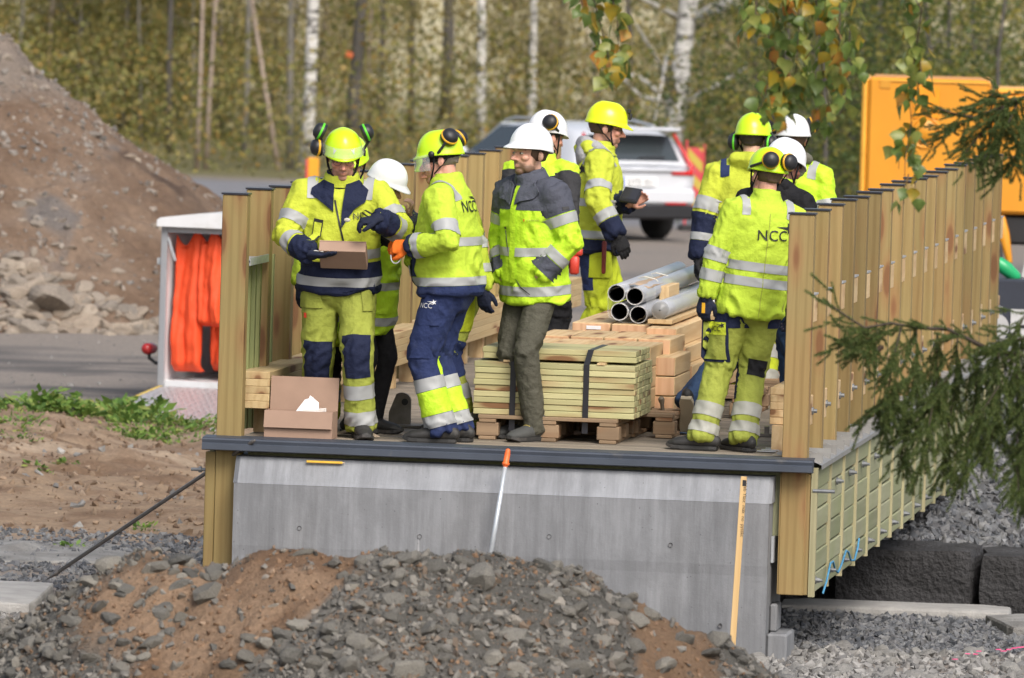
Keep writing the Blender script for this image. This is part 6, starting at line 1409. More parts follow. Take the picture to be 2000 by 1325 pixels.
# open navy collar flaps, badge holder, zip, chest logo
logo(c, T(.150, -.2, 1.305), X3(c, (1, 0, .12)), X3(c, (-.1, 0, 1)), X3(c, (.25, -1, 0)), .050, LBLK, off=.012)
c['patch'](T(-.13, -.2, 1.235), X3(c, (1, 0, -.1)), X3(c, (.1, 0, 1)), X3(c, (-.2, -1, 0)), .062, .115, 'badge_holder', BLACKP, off=.006, nu=5, nv=6); c['patch'](T(-.13, -.2, 1.23), X3(c, (1, 0, -.1)), X3(c, (.1, 0, 1)), X3(c, (-.2, -1, 0)), .048, .088, 'badge_window', HVA, off=.009, nu=5, nv=6)
c['patch'](T(.012, -.2, 1.26), X3(c, (1, 0, .25)), X3(c, (-.25, 0, 1)), X3(c, (0, -1, 0)), .010, .30, 'zip', BLACKP, off=.006, nu=3, nv=16)
c['flap']([(.035, .50), (.10, .525), (.165, .47), (.150, .40), (.09, .36), (.02, .245), (.018, .33)], T(0, -.2, 1.0), X3(c, (1, 0, 0)), X3(c, (0, 0, 1)), X3(c, (0, -1, .1)), 'collar_flap', NAVY)
c['flap']([(-.035, .50), (-.10, .525), (-.165, .475), (-.17, .44), (-.11, .40), (-.03, .34)], T(0, -.2, 1.0), X3(c, (1, 0, 0)), X3(c, (0, 0, 1)), X3(c, (0, -1, .1)), 'collar_flap', NAVY)
for sg, k in ((-1, 'R'), (1, 'L')):   # hanging tool pocket on the right thigh, slanted pocket on the left
    hp, kn, lo = c['LG'][k]
    o0 = hp.lerp(kn, .16)+Vector((sg*.065, -.10, 0)); n_ = Vector((sg*.55, -1, 0))
    if sg < 0:
        c['patch'](o0, Vector((1, -.5*1, 0)), (0, 0, 1), n_, .17, .17, 'holster_pocket', HVW, c['tt'], c['to'], off=.014); c['patch'](o0+Vector((0, 0, .025)), Vector((1, -.5, 0)), (0, 0, 1), n_, .172, .028, 'pocket_strip', BLK, c['tt'], c['to'], off=.018)
        c['patch'](o0+Vector((-.02, 0, -.13)), Vector((1, -.5, 0)), (0, 0, 1), n_, .02, .03, 'pocket_tool', REDS, c['tt'], c['to'], off=.016, nu=3, nv=3)
    else: c['patch'](o0, Vector((1, .5, 0)), (0, 0, 1), n_, .07, .19, 'side_pocket', HVW, c['tt'], c['to'], off=.010)
for k in 'LR':     # pale glove palms
    S_, E_, W_, d_, pn_, cu = c['arm'][k]
bt = empty('small_cardboard_box', (0, 0, 0), 0, 'small flat brown cardboard box held by the man in front', 'box')
bt.location = at(668, 492, Y=-.045); bt.rotation_euler = (R(-38), 0, R(3))
MB().box(-.135, .135, -.004, .17, .0, .070, bev=.002).build('carton', CARD, bt); MB().box(-.135, .135, -.0065, -.0045, .066, .0715).build('lid_edge', CARD, bt); MB().box(-.05, .035, -.0, .03, .0705, .0725).build('tuck_flap', M('cardboard_tab', (.30, .19, .14), .85), bt)
m = MB(); m.ell((0, 0, 0), (.02, .006, .012), 8, 6); o = m.build('small_fitting', M('pale_fitting', (.5, .48, .42), .5), None, True, at(678, 430, Y=-.12)); tag(o, 'small pale fitting pinched in the raised glove over the box', 'fitting')
for k, sg in (('L', 1), ('R', -1)):
    S_, E_, W_, d_, pn_, cu = c['arm'][k]; pm = (pn_-d_*pn_.dot(d_)).normalized(); m = MB(); m.tube([W_+d_*.03+pm*.0225, W_+d_*.085+pm*.021], [.026, .026], 8, ry=[.004, .004], up=pm); m.build('glove_palm', GLW, c['glove'+k], True)
# ------------------------------------------------------------------ P12 hidden behind him
P12 = person('person mostly hidden behind the man with the small box, yellow trousers and black boots', loc(668, 1.15), R(8), 1.72, 1.05, 0, 0, 0, (R(15), 0, 0), jk=dict(m=HV, hem=.84, sho=TAPE, tb=[(1.0, 1.05, TAPE)]),
    tr=dict(m=HVT, bag=1.1, b=[(.95, 1.45, BLK, None, 'LR', 'black_lower_panel'), (1.55, 1.72, TAPE)]), feet=((.10, 0, 0, .2, 0), (-.10, .05, 0, -.2, 0)), hel=dict(peak=.02), helcol=HELY, gl=(GLV, GLV), seed=5, hair=(HAIRD, 0))
# ------------------------------------------------------------------ P2: woman with white helmet
P2 = person('woman in white helmet and bright yellow coat with her hand at her face', loc(706, .75), R(58), 1.61, 1.0, R(8), 0, 0, (R(20), R(14), 0), L=at(798, 420, Y=.55), Lp=(.5, -.1, -1), Rh=at(742, 470, Y=.45), bare=(True, False), hd=(((-.15, -.35, .9), (-.6, .8, .2), .9), None),
    feet=((.10, .0, 0, .2, 0), (-.10, -.02, 0, -.1, 0)), jk=dict(m=HVB, hem=.66, bag=1.12, arm=1.05, open=.2, wr=.013, tb=[(.735, .79, TAPE), (.97, 1.02, TAPE, 0, 6.28318, 'reflective_band')], sb=[(1.0, 2.0, GREYC, 'L'), (.5, .7, TAPE)]),
    tr=dict(m=BLK, bag=.80, wr=.006), hel=dict(peak=.045, ridge=.0, strap=True, tilt=-.02), helcol=WHITEP, skin='tan', hair=(HAIRD, 1), gl=(None, BGL), seed=8, fine=True)
c = P2; c['patch'](c['T'](-.10, -.2, .86), X3(c, (1, 0, 0)), X3(c, (0, 0, 1)), X3(c, (-.4, -1, 0)), .16, .07, 'pocket_flap', HVB, off=.012)
# ------------------------------------------------------------------ P4 behind P3
P4 = person('man in faded lime fleece close behind the man in profile, only his edges showing', loc(893, .95), R(-66), 1.74, 1.18, R(12), 0, 0, (R(14), R(10), 0), L=at(948, 582, Y=.62), Lp=(.9, .6, 0), Rh=at(791, 575, Y=.55), Rp=(-.8, .3, .1), hd=((( .05, -.1, -1), (-.5, .6, 0), .5), ((0, -.1, -1), (.6, .6, 0), .4)),
    feet=((.11, 0, 0, .1, 0), (-.11, .02, 0, -.1, 0)), jk=dict(m=HVO, hem=.90, bag=1.06, arm=1.14, sho=TAPE, wr=.013, tb=[(1.02, 1.07, TAPE), (1.16, 1.21, TAPE)], sb=[(.85, 1.08, TAPE), (1.42, 1.62, TAPE)]),
    tr=dict(m=HVW, bag=1.12, b=[(.78, 1.32, NAVYB, None, 'LR', 'navy_leg_panel'), (1.42, 1.62, TAPE), (1.82, 1.93, TAPE)]), hel=dict(peak=.02), helcol=HELY, gl=(GLV, GLV), skin='ruddy', seed=12, beard=.3, hair=(HAIRG, 0))
c = P4
for k in 'LR':
    hp, kn, lo = c['LG'][k]; o0 = hp.lerp(kn, .42)+Vector((.10 if k == 'L' else -.1, 0, 0)); c['patch'](o0, (0, 1, 0), (0, 0, 1), (1 if k == 'L' else -1, 0, 0), .15, .19, 'thigh_pocket', HVT, c['tt'], c['to'], off=.012)
S_, E_, W_, d_, pn_, cu = c['arm']['R']; pm = (pn_-d_*pn_.dot(d_)).normalized(); m = MB(); m.tube([W_+d_*.0-pm*.03, W_+d_*.06-pm*.025], [.03, .03], 8, ry=[.004, .004], up=pm); m.build('glove_back', GLW, c['gloveR'], True)
# ------------------------------------------------------------------ P3: man in profile
P3 = person('man in profile in lime jacket and blue trousers, clear visor down, orange gloves', loc(868, .22), R(-97), 1.79, 1.08, R(3), 0, 0, (R(14), R(8), 0), L=at(800, 482, Y=-.02), Lp=(.5, .9, -.5), Rh=at(800, 478, Y=.25), Rp=(-.5, .8, -.5), hd=(((-.05, -1, .0), (-.8, 0, -.6), .85), ((.1, -1, .05), (.8, 0, -.5), .85)),
    feet=((.09, .0, 0, .1, 0), (-.09, .05, 0, -.2, 0)), belly=1.12, jk=dict(m=HV, hem=.86, bag=1.08, arm=1.1, sho=TAPE, wr=.011, tb=[(.86, .915, NAVYB, 0, 2*PI, 'navy_hem', 0, .0028), (.917, .965, TAPE), (.97, 1.09, NAVYB, -.75, .75, 'navy_front_panel', 0, .003), (1.145, 1.195, TAPE)], sb=[(.62, .84, TAPE), (1.66, 1.84, TAPE), (1.86, 2.0, NAVY)]),
    tr=dict(m=NAVYB, bag=1.14, b=[(.98, 1.28, HVB, (1.3, 3.4), 'L', 'hi_vis_leg_panel'), (1.27, 1.43, TAPE), (1.435, 1.74, HVB, None, 'LR', 'hi_vis_leg_panel'), (1.745, 1.90, TAPE)]),
    hel=dict(peak=.02, tilt=-.12, visor=(-.055, .04, .012), stickers=[(-1.9, -1.5, .28, .42, STICK), (1.3, 1.7, .22, .36, STICK)], cups=[((.098, .085, .125), (.55, .55, .5), MUFO, None), ((-.075, .12, .11), (-.5, .7, .4), MUFO, None)]), helcol=HELY, skin='ruddy', gl=(ORG, ORG), seed=15, fine=True, glasses=True, hair=(HAIRG, 0))
c = P3; T = c['T']
m = MB(); m.ell((0, .02, .018), (.088, .108, .05), 18, 8); m.xf(c['Hm']).build('black_cap', BLK, c['body'], True)
logo(c, T(.10, .2, 1.34), X3(c, (-1, 0, -.0)), X3(c, (0, 0, 1)), X3(c, (.75, 1, 0)), .095, LBLK)
hp, kn, lo = c['LG']['L']; o0 = hp.lerp(kn, .36)+Vector((.11, -.035, 0)); c['patch'](o0, (0, 1, 0), (0, 0, 1), (1, -.25, 0), .155, .15, 'thigh_pocket', NAVYB, c['tt'], c['to'], off=.012)
logo(c, o0+Vector((0, -.0, .025)), Vector((.2, 1, 0)), (0, 0, 1), Vector((1, -.2, 0)), .042, LWHT, 'to', .016)
o1 = hp.lerp(kn, .72)+Vector((.11, -.03, 0)); c['patch'](o1, (0, 1, 0), (0, 0, 1), (1, -.25, 0), .13, .24, 'cargo_pocket', NAVYB, c['tt'], c['to'], off=.010)
# ring of wire in his hands
m = MB(); rc = at(775, 500, Y=.02); m.tube([rc+Vector((.03*math.cos(a), .015*math.sin(a)-.03, .042*math.sin(a))) for a in np.linspace(0, 2*PI, 22)], .004, 6, flat=True); o = m.build('wire_ring', GALV, None, True); tag(o, 'ring of shiny wire held in orange gloves', 'wire ring')
# ------------------------------------------------------------------ P5: bearded man, grey shoulders
P5 = person('bearded man in white helmet and grey shouldered yellow coat, hand in pocket', loc(1034, .74), R(-38), 1.825, .98, R(5), 0, 0, (R(-3), R(-6), R(0)), L=at(1052, 540, Y=.56), Lp=(.85, .75, -.1), Rh=at(985, 545, Y=.72), Rp=(-.8, .5, 0), hd=(((-.55, .75, -.35), (0, .3, 1), .2), ((.6, .75, -.3), (0, .3, 1), .2)),
    feet=((.10, -.06, 0, .05, 0), (-.10, .05, 0, -.25, 0)), jk=dict(m=HVB, hem=.80, bag=1.10, arm=1.15, collar=GREYC, open=.75, yoke=GREYC, top=(1.345, GREYC), wr=.010, tb=[(.845, .90, TAPE), (1.075, 1.125, TAPE), (1.30, 1.36, GREYC, 1.5, 4.8, 'grey_back_yoke', 0, .003)], sb=[(.0, .42, GREYC), (.44, .64, TAPE), (1.30, 1.52, TAPE), (1.54, 1.88, GREYC)], tight=True),
    tr=dict(m=OLIVE, bag=.92, wr=.010, lace=LACE, hemw=.86), hel=dict(peak=.046, ridge=.006, strap=False, tilt=-.10), helcol=WHITEP, skin='fair', beard=.85, hair=(HAIRB, 0), gl=(None, None), shoe=(BOOTG, SOLE), seed=19, fine=True)
c = P5; T = c['T']
m = MB(); m.tube([T(-.05, -.168, 1.22), T(-.03, -.175, 1.1), T(.0, -.175, .98), T(.06, -.172, .9), T(.12, -.16, .86)], .0028, 5); m.build('cord', BLACKP, c['jo'], True)
c['patch'](T(-.052, -.2, 1.235), X3(c, (1, 0, 0)), X3(c, (0, 0, 1)), X3(c, (0, -1, 0)), .02, .014, 'cord_clip', BLACKP, off=.008, nu=3, nv=3)
c['patch'](T(.01, -.2, 1.20), X3(c, (1, 0, 0)), X3(c, (0, 0, 1)), X3(c, (0, -1, 0)), .045, .56, 'zip_placket', HVB, off=.008, nu=4, nv=26)
S_, E_, W_ = c['arm']['L'][:3]; pp = S_.lerp(E_, .26); c['patch'](pp, X3(c, (0, -1, 0)), (E_-S_), X3(c, (1, -.3, 0)), .045, .018, 'sleeve_label', BLACKP, off=.008, nu=4, nv=3, lim=.3)
c['patch'](T(.10, -.2, 1.285), X3(c, (1, 0, 0)), X3(c, (0, 0, 1)), X3(c, (.2, -1, 0)), .008, .014, 'chest_mark', ORG, off=.006, nu=3, nv=3)
for j in range(6): c['patch'](T(.122+.012*j, -.2, 1.284), X3(c, (1, 0, 0)), X3(c, (0, 0, 1)), X3(c, (.2, -1, 0)), .009, .009, 'chest_print', M('faint_print', (.38, .5, .05), .8, bmp=0) if j == 0 else bpy.data.materials['faint_print'], off=.006, nu=3, nv=3)
for sg in (-1, 1): c['flap']([(sg*.03, .49), (sg*.10, .53), (sg*.165, .46), (sg*.13, .415), (sg*.06, .40), (sg*.02, .38)][::sg], T(0, -.2, 1.0), X3(c, (1, 0, 0)), X3(c, (0, 0, 1)), X3(c, (0, -1, .1)), 'lapel', GREYC)
# ------------------------------------------------------------------ P6: behind P5
P6 = person('man seen from behind in white helmet with black ear defenders, black sleeves and yellow vest', loc(1038, 5.3), R(160), 1.80, 1.02, R(3), 0, 0, (R(8), R(-25), 0), jk=dict(m=HVB, hem=.86, sho=None, tb=[(1.0, 1.05, TAPE), (.86, .93, BLK, 0, 2*PI, 'black_hem', 0, .003)], sb=[(.1, 2.0, GREYD)], collar=BLK),
    tr=dict(m=BLK, bag=1.1), hel=dict(peak=.02, cups=[((.112, .02, .085), (.8, .6, .2), MUFO, None), ((-.10, .075, .085), (-.5, .8, .2), MUFO, None)], stickers=[(2.85, 3.3, .1, .42, BLACKP)]), helcol=WHITEP, skin='ruddy', gl=(BGL, BGL), seed=22, hair=(HAIRD, 0), L=at(980, 530, Y=5.1), Rh=at(1108, 500, Y=5.0))
m = MB(); q = at(1122, 515, Y=5.0); m.box(-.03, .03, -.03, .03, -.07, .05, bev=.012); m.box(-.028, .05, -.025, .025, .05, .10, bev=.01); o = m.build('cordless_drill', M('red_tool', (.55, .05, .03), .4), None, True, q); tag(o, 'red and black cordless tool held behind the grey shouldered man', 'tool')
# ------------------------------------------------------------------ P7: tablet man
P7 = person('man in lime hard hat and glasses holding a black tablet, grey hood over his jacket', loc(1150, 7.0), R(97), 1.83, 1.0, R(2), 0, 0, (R(8), R(4), 0), L=at(1228, 398, Y=6.85), Lp=(.3, .6, -.8), Rh=at(1205, 462, Y=6.6), Rp=(-.6, .75, -.2), bare=(True, False), hd=(((.0, -.8, .45), (-1, 0, .1), .5), None),
    feet=((.10, -.05, 0, .1, 0), (-.10, .12, 0, -.1, 0)), jk=dict(m=HVA, hem=.84, bag=1.05, arm=1.12, hood=True, sho=TAPE, wr=.012, tb=[(.84, .93, NAVY, 0, 2*PI, 'navy_hem', 0, .003), (.935, .985, TAPE), (1.14, 1.19, TAPE)], sb=[(.58, .78, TAPE), (1.30, 1.54, TAPE), (1.56, 2.0, NAVY)]),
    tr=dict(m=HVT, bag=1.08, b=[(.05, .72, NAVYB, (1.6, 4.4), 'LR', 'navy_back_panel'), (1.4, 1.56, TAPE)]), hel=dict(peak=.04, ridge=.006, tilt=.0, stickers=[(-.25, .25, .02, .16, STICK)]), helcol=HELL, skin='ruddy', beard=.6, hair=(HAIRB, 0), gl=(None, BGL), seed=25, glasses=True, hoodm=GREYH, fine=True)
c = P7; T = c['T']; logo(c, T(-.02, .25, 1.30), X3(c, (-1, 0, 0)), X3(c, (0, 0, 1)), X3(c, (0, 1, 0)), .095, LBLK)
m = MB(); m.box(-.022, .022, -.142, -.120, .075, .115, bev=.006); m.box(-.025, .025, -.128, -.105, .11, .14, bev=.006); m.xf(c['HT']).build('head_lamp', BLACKP, c['hel'])
tb_ = empty('tablet', at(1232, 385, Y=6.80), 0, 'thick black tablet in the hand of the man in the lime hard hat', 'tablet'); tb_.rotation_euler = (R(8), R(-30), R(80)); tb_.scale = (.62, .62, 1)
MB().box(-.13, .13, -.10, .10, 0, .025, bev=.010).build('case', BLACKP, tb_); MB().box(-.11, .11, -.08, .08, .0255, .027).build('screen', M('dark_screen', (.03, .03, .035), .1, bmp=0), tb_)
hp, kn, lo = c['LG']['R']; o0 = hp.lerp(kn, .3)+Vector((-.11, -.03, 0)); c['patch'](o0, (0, 1, 0), (0, 0, 1), (-1, -.2, 0), .15, .2, 'holster_pocket', HVT, c['tt'], c['to'], off=.015)
m = MB(); m.tube([o0+Vector((-.035, -.02, .13)), o0+Vector((-.04, -.02, -.06))], [.016, .014], 8); m.build('pocket_tool', M('dark_red_handle', (.22, .03, .025), .4), c['to'], True)
# ------------------------------------------------------------------ right-hand group
P8 = person('man seen from behind, lime helmet with red sticker, navy lower sleeves, hanging left arm', loc(1450, 5.6), R(184), 1.82, 1.12, R(2), 0, 0, (R(6), R(-14), 0), L=at(1364, 510, Y=5.5), Lp=(.8, .5, 0), Rh=at(1480, 520, Y=5.6), jk=dict(m=HVA, hem=.86, hood=True, sho=NAVYB, bag=1.03, arm=1.12, tb=[(1.0, 1.05, TAPE), (1.14, 1.19, TAPE)], sb=[(.58, .86, TAPE), (.92, 1.38, NAVY), (1.38, 1.56, TAPE), (1.57, 2.0, NAVY)]),
    tr=dict(m=HVT, bag=1.12, b=[(1.35, 1.55, TAPEW), (1.72, 1.88, TAPEW)]), feet=((.11, 0, 0, .15, 0), (-.14, -.0, 0, -.6, 0)), hel=dict(peak=.02, vents=True, stickers=[(2.95, 3.33, .55, .72, REDS), (2.95, 3.3, .16, .36, BLUS)], cups=[((.122, .02, -.02), (1, .1, 0), HELG, None), ((-.122, .02, -.02), (-1, .1, 0), HELG, None)]), helcol=HELY, gl=(BGL, BGL), seed=31, hair=(HAIRD, 0))
P10 = person('man at the back by the railing, white helmet, grey hood over pale yellow jacket', loc(1530, 6.5), R(172), 1.80, 1.05, R(2), 0, 0, (R(4), R(30), 0), jk=dict(m=HVB, hem=.86, sho=TAPE, tb=[(1.0, 1.05, TAPE), (1.16, 1.21, TAPE)], sb=[(.55, .75, TAPE), (1.3, 1.5, TAPE)]), tr=dict(m=NAVY, bag=1.1),
    hel=dict(peak=.02, vents=True, visor=(-.02, .05, .014), cups=[((.13, .03, .10), (1, .2, .35), MUFO, None), ((-.13, .03, .10), (-1, .2, .35), MUFO, None)]), helcol=WHITEP, skin='ruddy', gl=(GLV, GLV), seed=33, hoodm=GREYG, hair=(HAIRB, 0))
P9 = person('man in white helmet and black shouldered jacket in the right-hand group, one foot trailing', loc(1488, 2.0), R(150), 1.77, 1.08, R(8), 0, 0, (R(16), R(-12), 0), jk=dict(m=HVB, hem=.82, hood=True, yoke=BLK, top=(1.36, BLK), bag=1.04, tb=[(1.0, 1.05, TAPE), (.82, .86, BLK, 0, 2*PI, 'black_hem', 0, .003)], sb=[(0.0, .40, BLK), (.5, .7, TAPE), (1.2, 1.4, TAPE)]), tr=dict(m=JEAN, bag=.95, wr=.012),
    feet=((.24, .42, .11, .5, .95), (-.02, -.28, 0, -.1, 0)), hel=dict(peak=.02, vents=True, stickers=[(2.3, 2.7, .3, .45, NAVY), (3.4, 3.9, .3, .42, NAVY)]), helcol=WHITEP, skin='brown', hair=(HAIRD, 0), gl=(BGL, BGL), shoe=(BOOT, SOLEB), seed=36)
# ------------------------------------------------------------------ P11: front right, back view
P11 = person('man seen from behind beside the right railing end, lime fleece with two grey bands', loc(1461, .52), R(203), 1.745, .95, R(-1), 0, R(-6), (R(4), R(10), 0), L=at(1362, 632, Y=.40), Lp=(1.2, .2, .1), Rh=at(1545, 600, Y=.7), Rp=(-.9, .4, 0), hd=(((.05, .05, -1), (-.5, -.7, 0), .55), None),
    feet=((.275, -.0, 0, 1.0, 0), (.045, .06, 0, .3, 0)), jk=dict(m=HV, hem=.80, bag=1.06, arm=1.04, sho=TAPE, wr=.010, tb=[(.985, 1.04, TAPE), (1.075, 1.13, TAPE)], sb=[(.86, 1.14, TAPE), (1.34, 1.60, TAPE)]),
    tr=dict(m=HVW, bag=1.08, wr=.013, b=[(1.50, 1.68, TAPEW), (1.76, 1.90, TAPEW), (.86, 1.12, BLK, (2.5, 3.9), 'R', 'knee_back_panel'), (.86, 1.10, NAVY, (1.2, 2.2), 'L', 'side_panel'), (.9, 1.45, NAVY, (1.3, 1.75), 'R', 'side_stripe')], lace=SOLEO),
    hel=dict(peak=.01, vents=True, tilt=-.02, stickers=[(2.98, 3.30, .48, .62, REDS)], cups=[((.062, .150, .085), (.35, 1, .05), MUFO, None), ((-.062, .150, .085), (-.35, 1, .05), MUFO, None)]), helcol=HELY, skin='ruddy', hair=(HAIRB, 0), gl=(GLV, GLV), shoe=(BOOT, SOLE), seed=41, fine=True)
c = P11; T = c['T']; c['patch'](T(0, .25, 1.12), X3(c, (1, 0, 0)), X3(c, (0, 0, 1)), X3(c, (0, 1, 0)), .004, .6, 'back_seam', HVW, off=.004, nu=2, nv=44)
for (pos, hd_, lsz) in (((-.045, .25, 1.27), (0, 1, 0), .088),): logo(c, T(*pos), X3(c, (-1, 0, .08)), X3(c, (.08, 0, 1)), X3(c, (-.15, 1, 0)), lsz, LBLK)
for k, sg in (('L', 1), ('R', -1)):
    hp, kn, lo = c['LG'][k]
    c['patch'](hp+Vector((sg*.01, .15, .045)), (1, 0, 0), (0, 0, 1), (0, 1, 0), .13, .10, 'back_pocket', HVW, c['tt'], c['to'], off=.009)
    c['patch'](hp+Vector((sg*.01, .15, -.045)), (1, 0, 0), (0, 0, 1), (0, 1, 0), .12, .06, 'seat_panel', NAVY, c['tt'], c['to'], off=.008)
    c['patch'](hp+Vector((sg*.12, .08, -.12)), (-1*sg, 1.0, 0), (0, 0, 1), (sg, .8, 0), .17, .10, 'hip_panel', NAVY, c['tt'], c['to'], off=.006)
hp, kn, lo = c['LG']['L']; o0 = hp.lerp(kn, .62)+Vector((.1, .07, 0)); nv = Vector((.75, 1, 0)); uu = Vector((-1, .75, 0))
c['patch'](o0, uu, (0, 0, 1), nv, .17, .24, 'pocket_backing', NAVY, c['tt'], c['to'], off=.008); c['patch'](o0+Vector((.003, .0, .0)), uu, (0, 0, 1), nv, .145, .21, 'cargo_pocket', HVW, c['tt'], c['to'], off=.016); c['patch'](o0+Vector((0, 0, .075)), uu, (0, 0, 1), nv, .15, .075, 'pocket_flap', HVT, c['tt'], c['to'], off=.020)
logo(c, o0+Vector((.0, .0, .06)), uu, (0, 0, 1), nv, .042, LBLK, 'to', .024)
c['patch'](c['arm']['L'][2]+Vector((.05, .05, -.06)), (-.7, .7, 0), (0, 0, 1), (1, 1, 0), .02, .06, 'glove_stripe', MUFO, BVHTree.FromPolygons([v.co[:] for v in c['gloveL'].data.vertices], [tuple(p.vertices) for p in c['gloveL'].data.polygons]), c['gloveL'], nu=3, nv=5, off=.003, lim=.3)
bpy.data.scenes.remove(TMP)
# ================================================================== heap of rubble in front
FY = -8.0
CRX = np.array([-3.8, -3.45, -3.07, -2.82, -2.55, -2.25, -2.0, -1.68, -1.34, -1.02, -.72, -.35, -.12, .1, .4, .65, .95, 1.5])
CRZ = np.array([-.72, -.53, -.38, -.22, -.07, -.03, -.06, .02, .06, .09, .06, .0, -.09, -.21, -.37, -.50, -.70, -1.1])
def mound_z(X, Y):
    c = np.interp(X, CRX, CRZ); dy = Y-FY-.25*np.sin(X*1.7+.4); P = np.stack([X, Y, X*0], -1)
    h = c-np.where(dy < 0, -dy*.66, dy*.75)-.05*np.exp(-(dy/.15)**2)
    h = h+.15*fbm(P*1.6, 61, 4)+.11*fbm(P*5, 62, 4)+.03*fbm(P*14, 63, 3)
    return np.maximum(h, -1.35)
mx_, my_ = np.linspace(-4.6, 1.6, 330), np.linspace(FY-2.2, FY+1.9, 230); MX, MY = np.meshgrid(mx_, my_); MZ = mound_z(MX, MY)
Q = np.stack([MX, MY, MZ*.0], -1); a_, b_, d_ = fbm(Q*1.3, 71, 4), fbm(Q*4, 72, 4), fbm(Q*.6, 73, 3)
def brown_mask(X, Y, n1, n2):
    c1 = np.exp(-((X-(-1.42+.62*(Y-FY)))/.36)**4); c2 = np.exp(-((X-.22+.3*(Y-FY))/.30)**4)*(Y < FY+.25); c3 = np.exp(-((X+2.35)/.42)**4)*.35*sstep(-.75, -.3, Y-FY); c4 = np.exp(-((X+2.6)/.16)**2-((Y-FY+.85)/.12)**2)
    return sstep(.25, .62, np.maximum(np.maximum(c1, c2*.9), np.maximum(c3, c4))+n1*1.3+n2*.5)
BM = brown_mask(MX, MY, a_, b_)
Cm = np.zeros(MX.shape+(3,)); Cm[:] = (.098, .094, .085); Cm = blend(Cm, (.095, .09, .083), sstep(.0, .2, b_)); Cm = blend(Cm, (.15, .142, .128), sstep(.05, .2, d_+b_*.4))
Bc = np.zeros_like(Cm); Bc[:] = (.185, .12, .075); Bc = blend(Bc, (.155, .095, .058), sstep(-.02, .2, b_+.3*a_)); Bc = blend(Bc, (.245, .165, .108), sstep(.08, .25, a_-b_*.4))
Cm = Cm*(1-BM[..., None])+Bc*BM[..., None]
i_ = np.arange(MX.size).reshape(MX.shape)
rub = link('rubble_heap', npmesh('rubble_heap', np.stack([MX, MY, MZ], -1).reshape(-1, 3), np.stack([i_[:-1, :-1], i_[:-1, 1:], i_[1:, 1:], i_[1:, :-1]], -1).reshape(-1, 4), attrcol('loose_soil', 'soil', bs=34, bmp=.9, dist=.03, grain=.3, gs=40), True, {'soil': Cm.reshape(-1, 3)}))
tag(rub, 'heap of grey broken rock and brown soil in the foreground', 'rubble heap')
rq = random.Random(17)
def mound_at(px, py): return first_hit(mound_z, px, py, FY-2.1, FY+1.5, 260)
RB = [npmesh('stone', *rock_shape(500+i, ICO2, 9, .70), ROCKG, False) for i in range(18)]
RW = stonecolor('warm_pale_rock', [(.30, .24, .19), (.34, .31, .27), (.26, .235, .20)], isl=False); RBW = [npmesh('stone', *rock_shape(540+i, ICO2, 8, .78), RW, False) for i in range(5)]
cnt = 0
def mstone(px, py, w_, mesh=None, dz=0.0):
    global cnt
    p = mound_at(px, py)
    if p is None: return
    put_stone(mesh or rq.choice(RB), rub, p+Vector((0, .01, dz)), w_/409*.68, Vector((0, 0, 0)), rq); cnt += 1
for (px, py, w_) in ((815, 1075, 95), (810, 1054, 30), (690, 1085, 50), (705, 1102, 46), (650, 1105, 40), (757, 1108, 56), (745, 1085, 36), (790, 1095, 50), (868, 1085, 60), (850, 1112, 60), (930, 1130, 80), (905, 1100, 42), (960, 1075, 44), (1000, 1090, 50), (1060, 1105, 40), (1080, 1110, 36), (1090, 1140, 44), (1120, 1120, 40), (1070, 1165, 60), (1180, 1140, 36), (1130, 1190, 50), (1130, 1158, 40), (1215, 1185, 50), (1270, 1200, 40), (1240, 1215, 44), (1190, 1210, 40), (1230, 1170, 30), (770, 1175, 56), (760, 1210, 36), (690, 1240, 28), (830, 1230, 50), (885, 1215, 36), (920, 1190, 40), (740, 1125, 34), (690, 1150, 26), (700, 1185, 40), (775, 1130, 50),
                     (575, 1290, 56), (445, 1300, 40), (480, 1285, 46), (520, 1262, 40), (590, 1225, 46), (530, 1300, 40), (620, 1300, 60), (650, 1280, 50), (690, 1305, 56), (790, 1310, 60), (740, 1290, 40), (560, 1245, 40), (490, 1250, 40), (870, 1290, 40), (960, 1290, 60), (1000, 1240, 60), (1050, 1300, 46), (1100, 1260, 44), (1130, 1310, 50), (1010, 1310, 40), (930, 1250, 40), (880, 1260, 40), (700, 1260, 44), (640, 1250, 36),
                     (215, 1110, 66), (260, 1103, 30), (310, 1110, 52), (345, 1100, 56), (290, 1115, 40), (405, 1165, 66), (310, 1205, 46), (230, 1150, 36), (180, 1140, 46), (105, 1175, 40), (70, 1220, 50), (60, 1262, 48), (150, 1160, 40), (190, 1135, 36), (345, 1145, 36), (375, 1125, 40), (420, 1120, 44), (235, 1165, 24), (350, 1210, 40), (330, 1235, 36), (280, 1180, 30), (215, 1210, 44), (240, 1260, 40), (290, 1260, 50), (180, 1290, 44), (100, 1280, 40), (30, 1300, 40), (140, 1215, 46), (260, 1290, 36), (345, 1300, 30), (20, 1250, 40), (200, 1250, 30), (410, 1130, 30), (155, 1250, 30),
                     (1330, 1250, 50), (1400, 1255, 60), (1380, 1280, 46), (1450, 1290, 40), (1480, 1312, 40), (1290, 1300, 50), (1200, 1290, 44), (1240, 1265, 50), (1170, 1250, 40)): mstone(px+rq.uniform(-4, 4), py, w_*rq.uniform(.9, 1.1))
for (px, py, w_) in ((740, 1220, 34), (557, 1077, 22), (636, 1077, 26), (535, 1185, 20), (520, 1130, 16), (620, 1195, 22), (700, 1270, 20), (1190, 1215, 30), (1090, 1180, 30), (430, 1190, 16), (1005, 1215, 30)): mstone(px, py, w_, rq.choice(RBW))
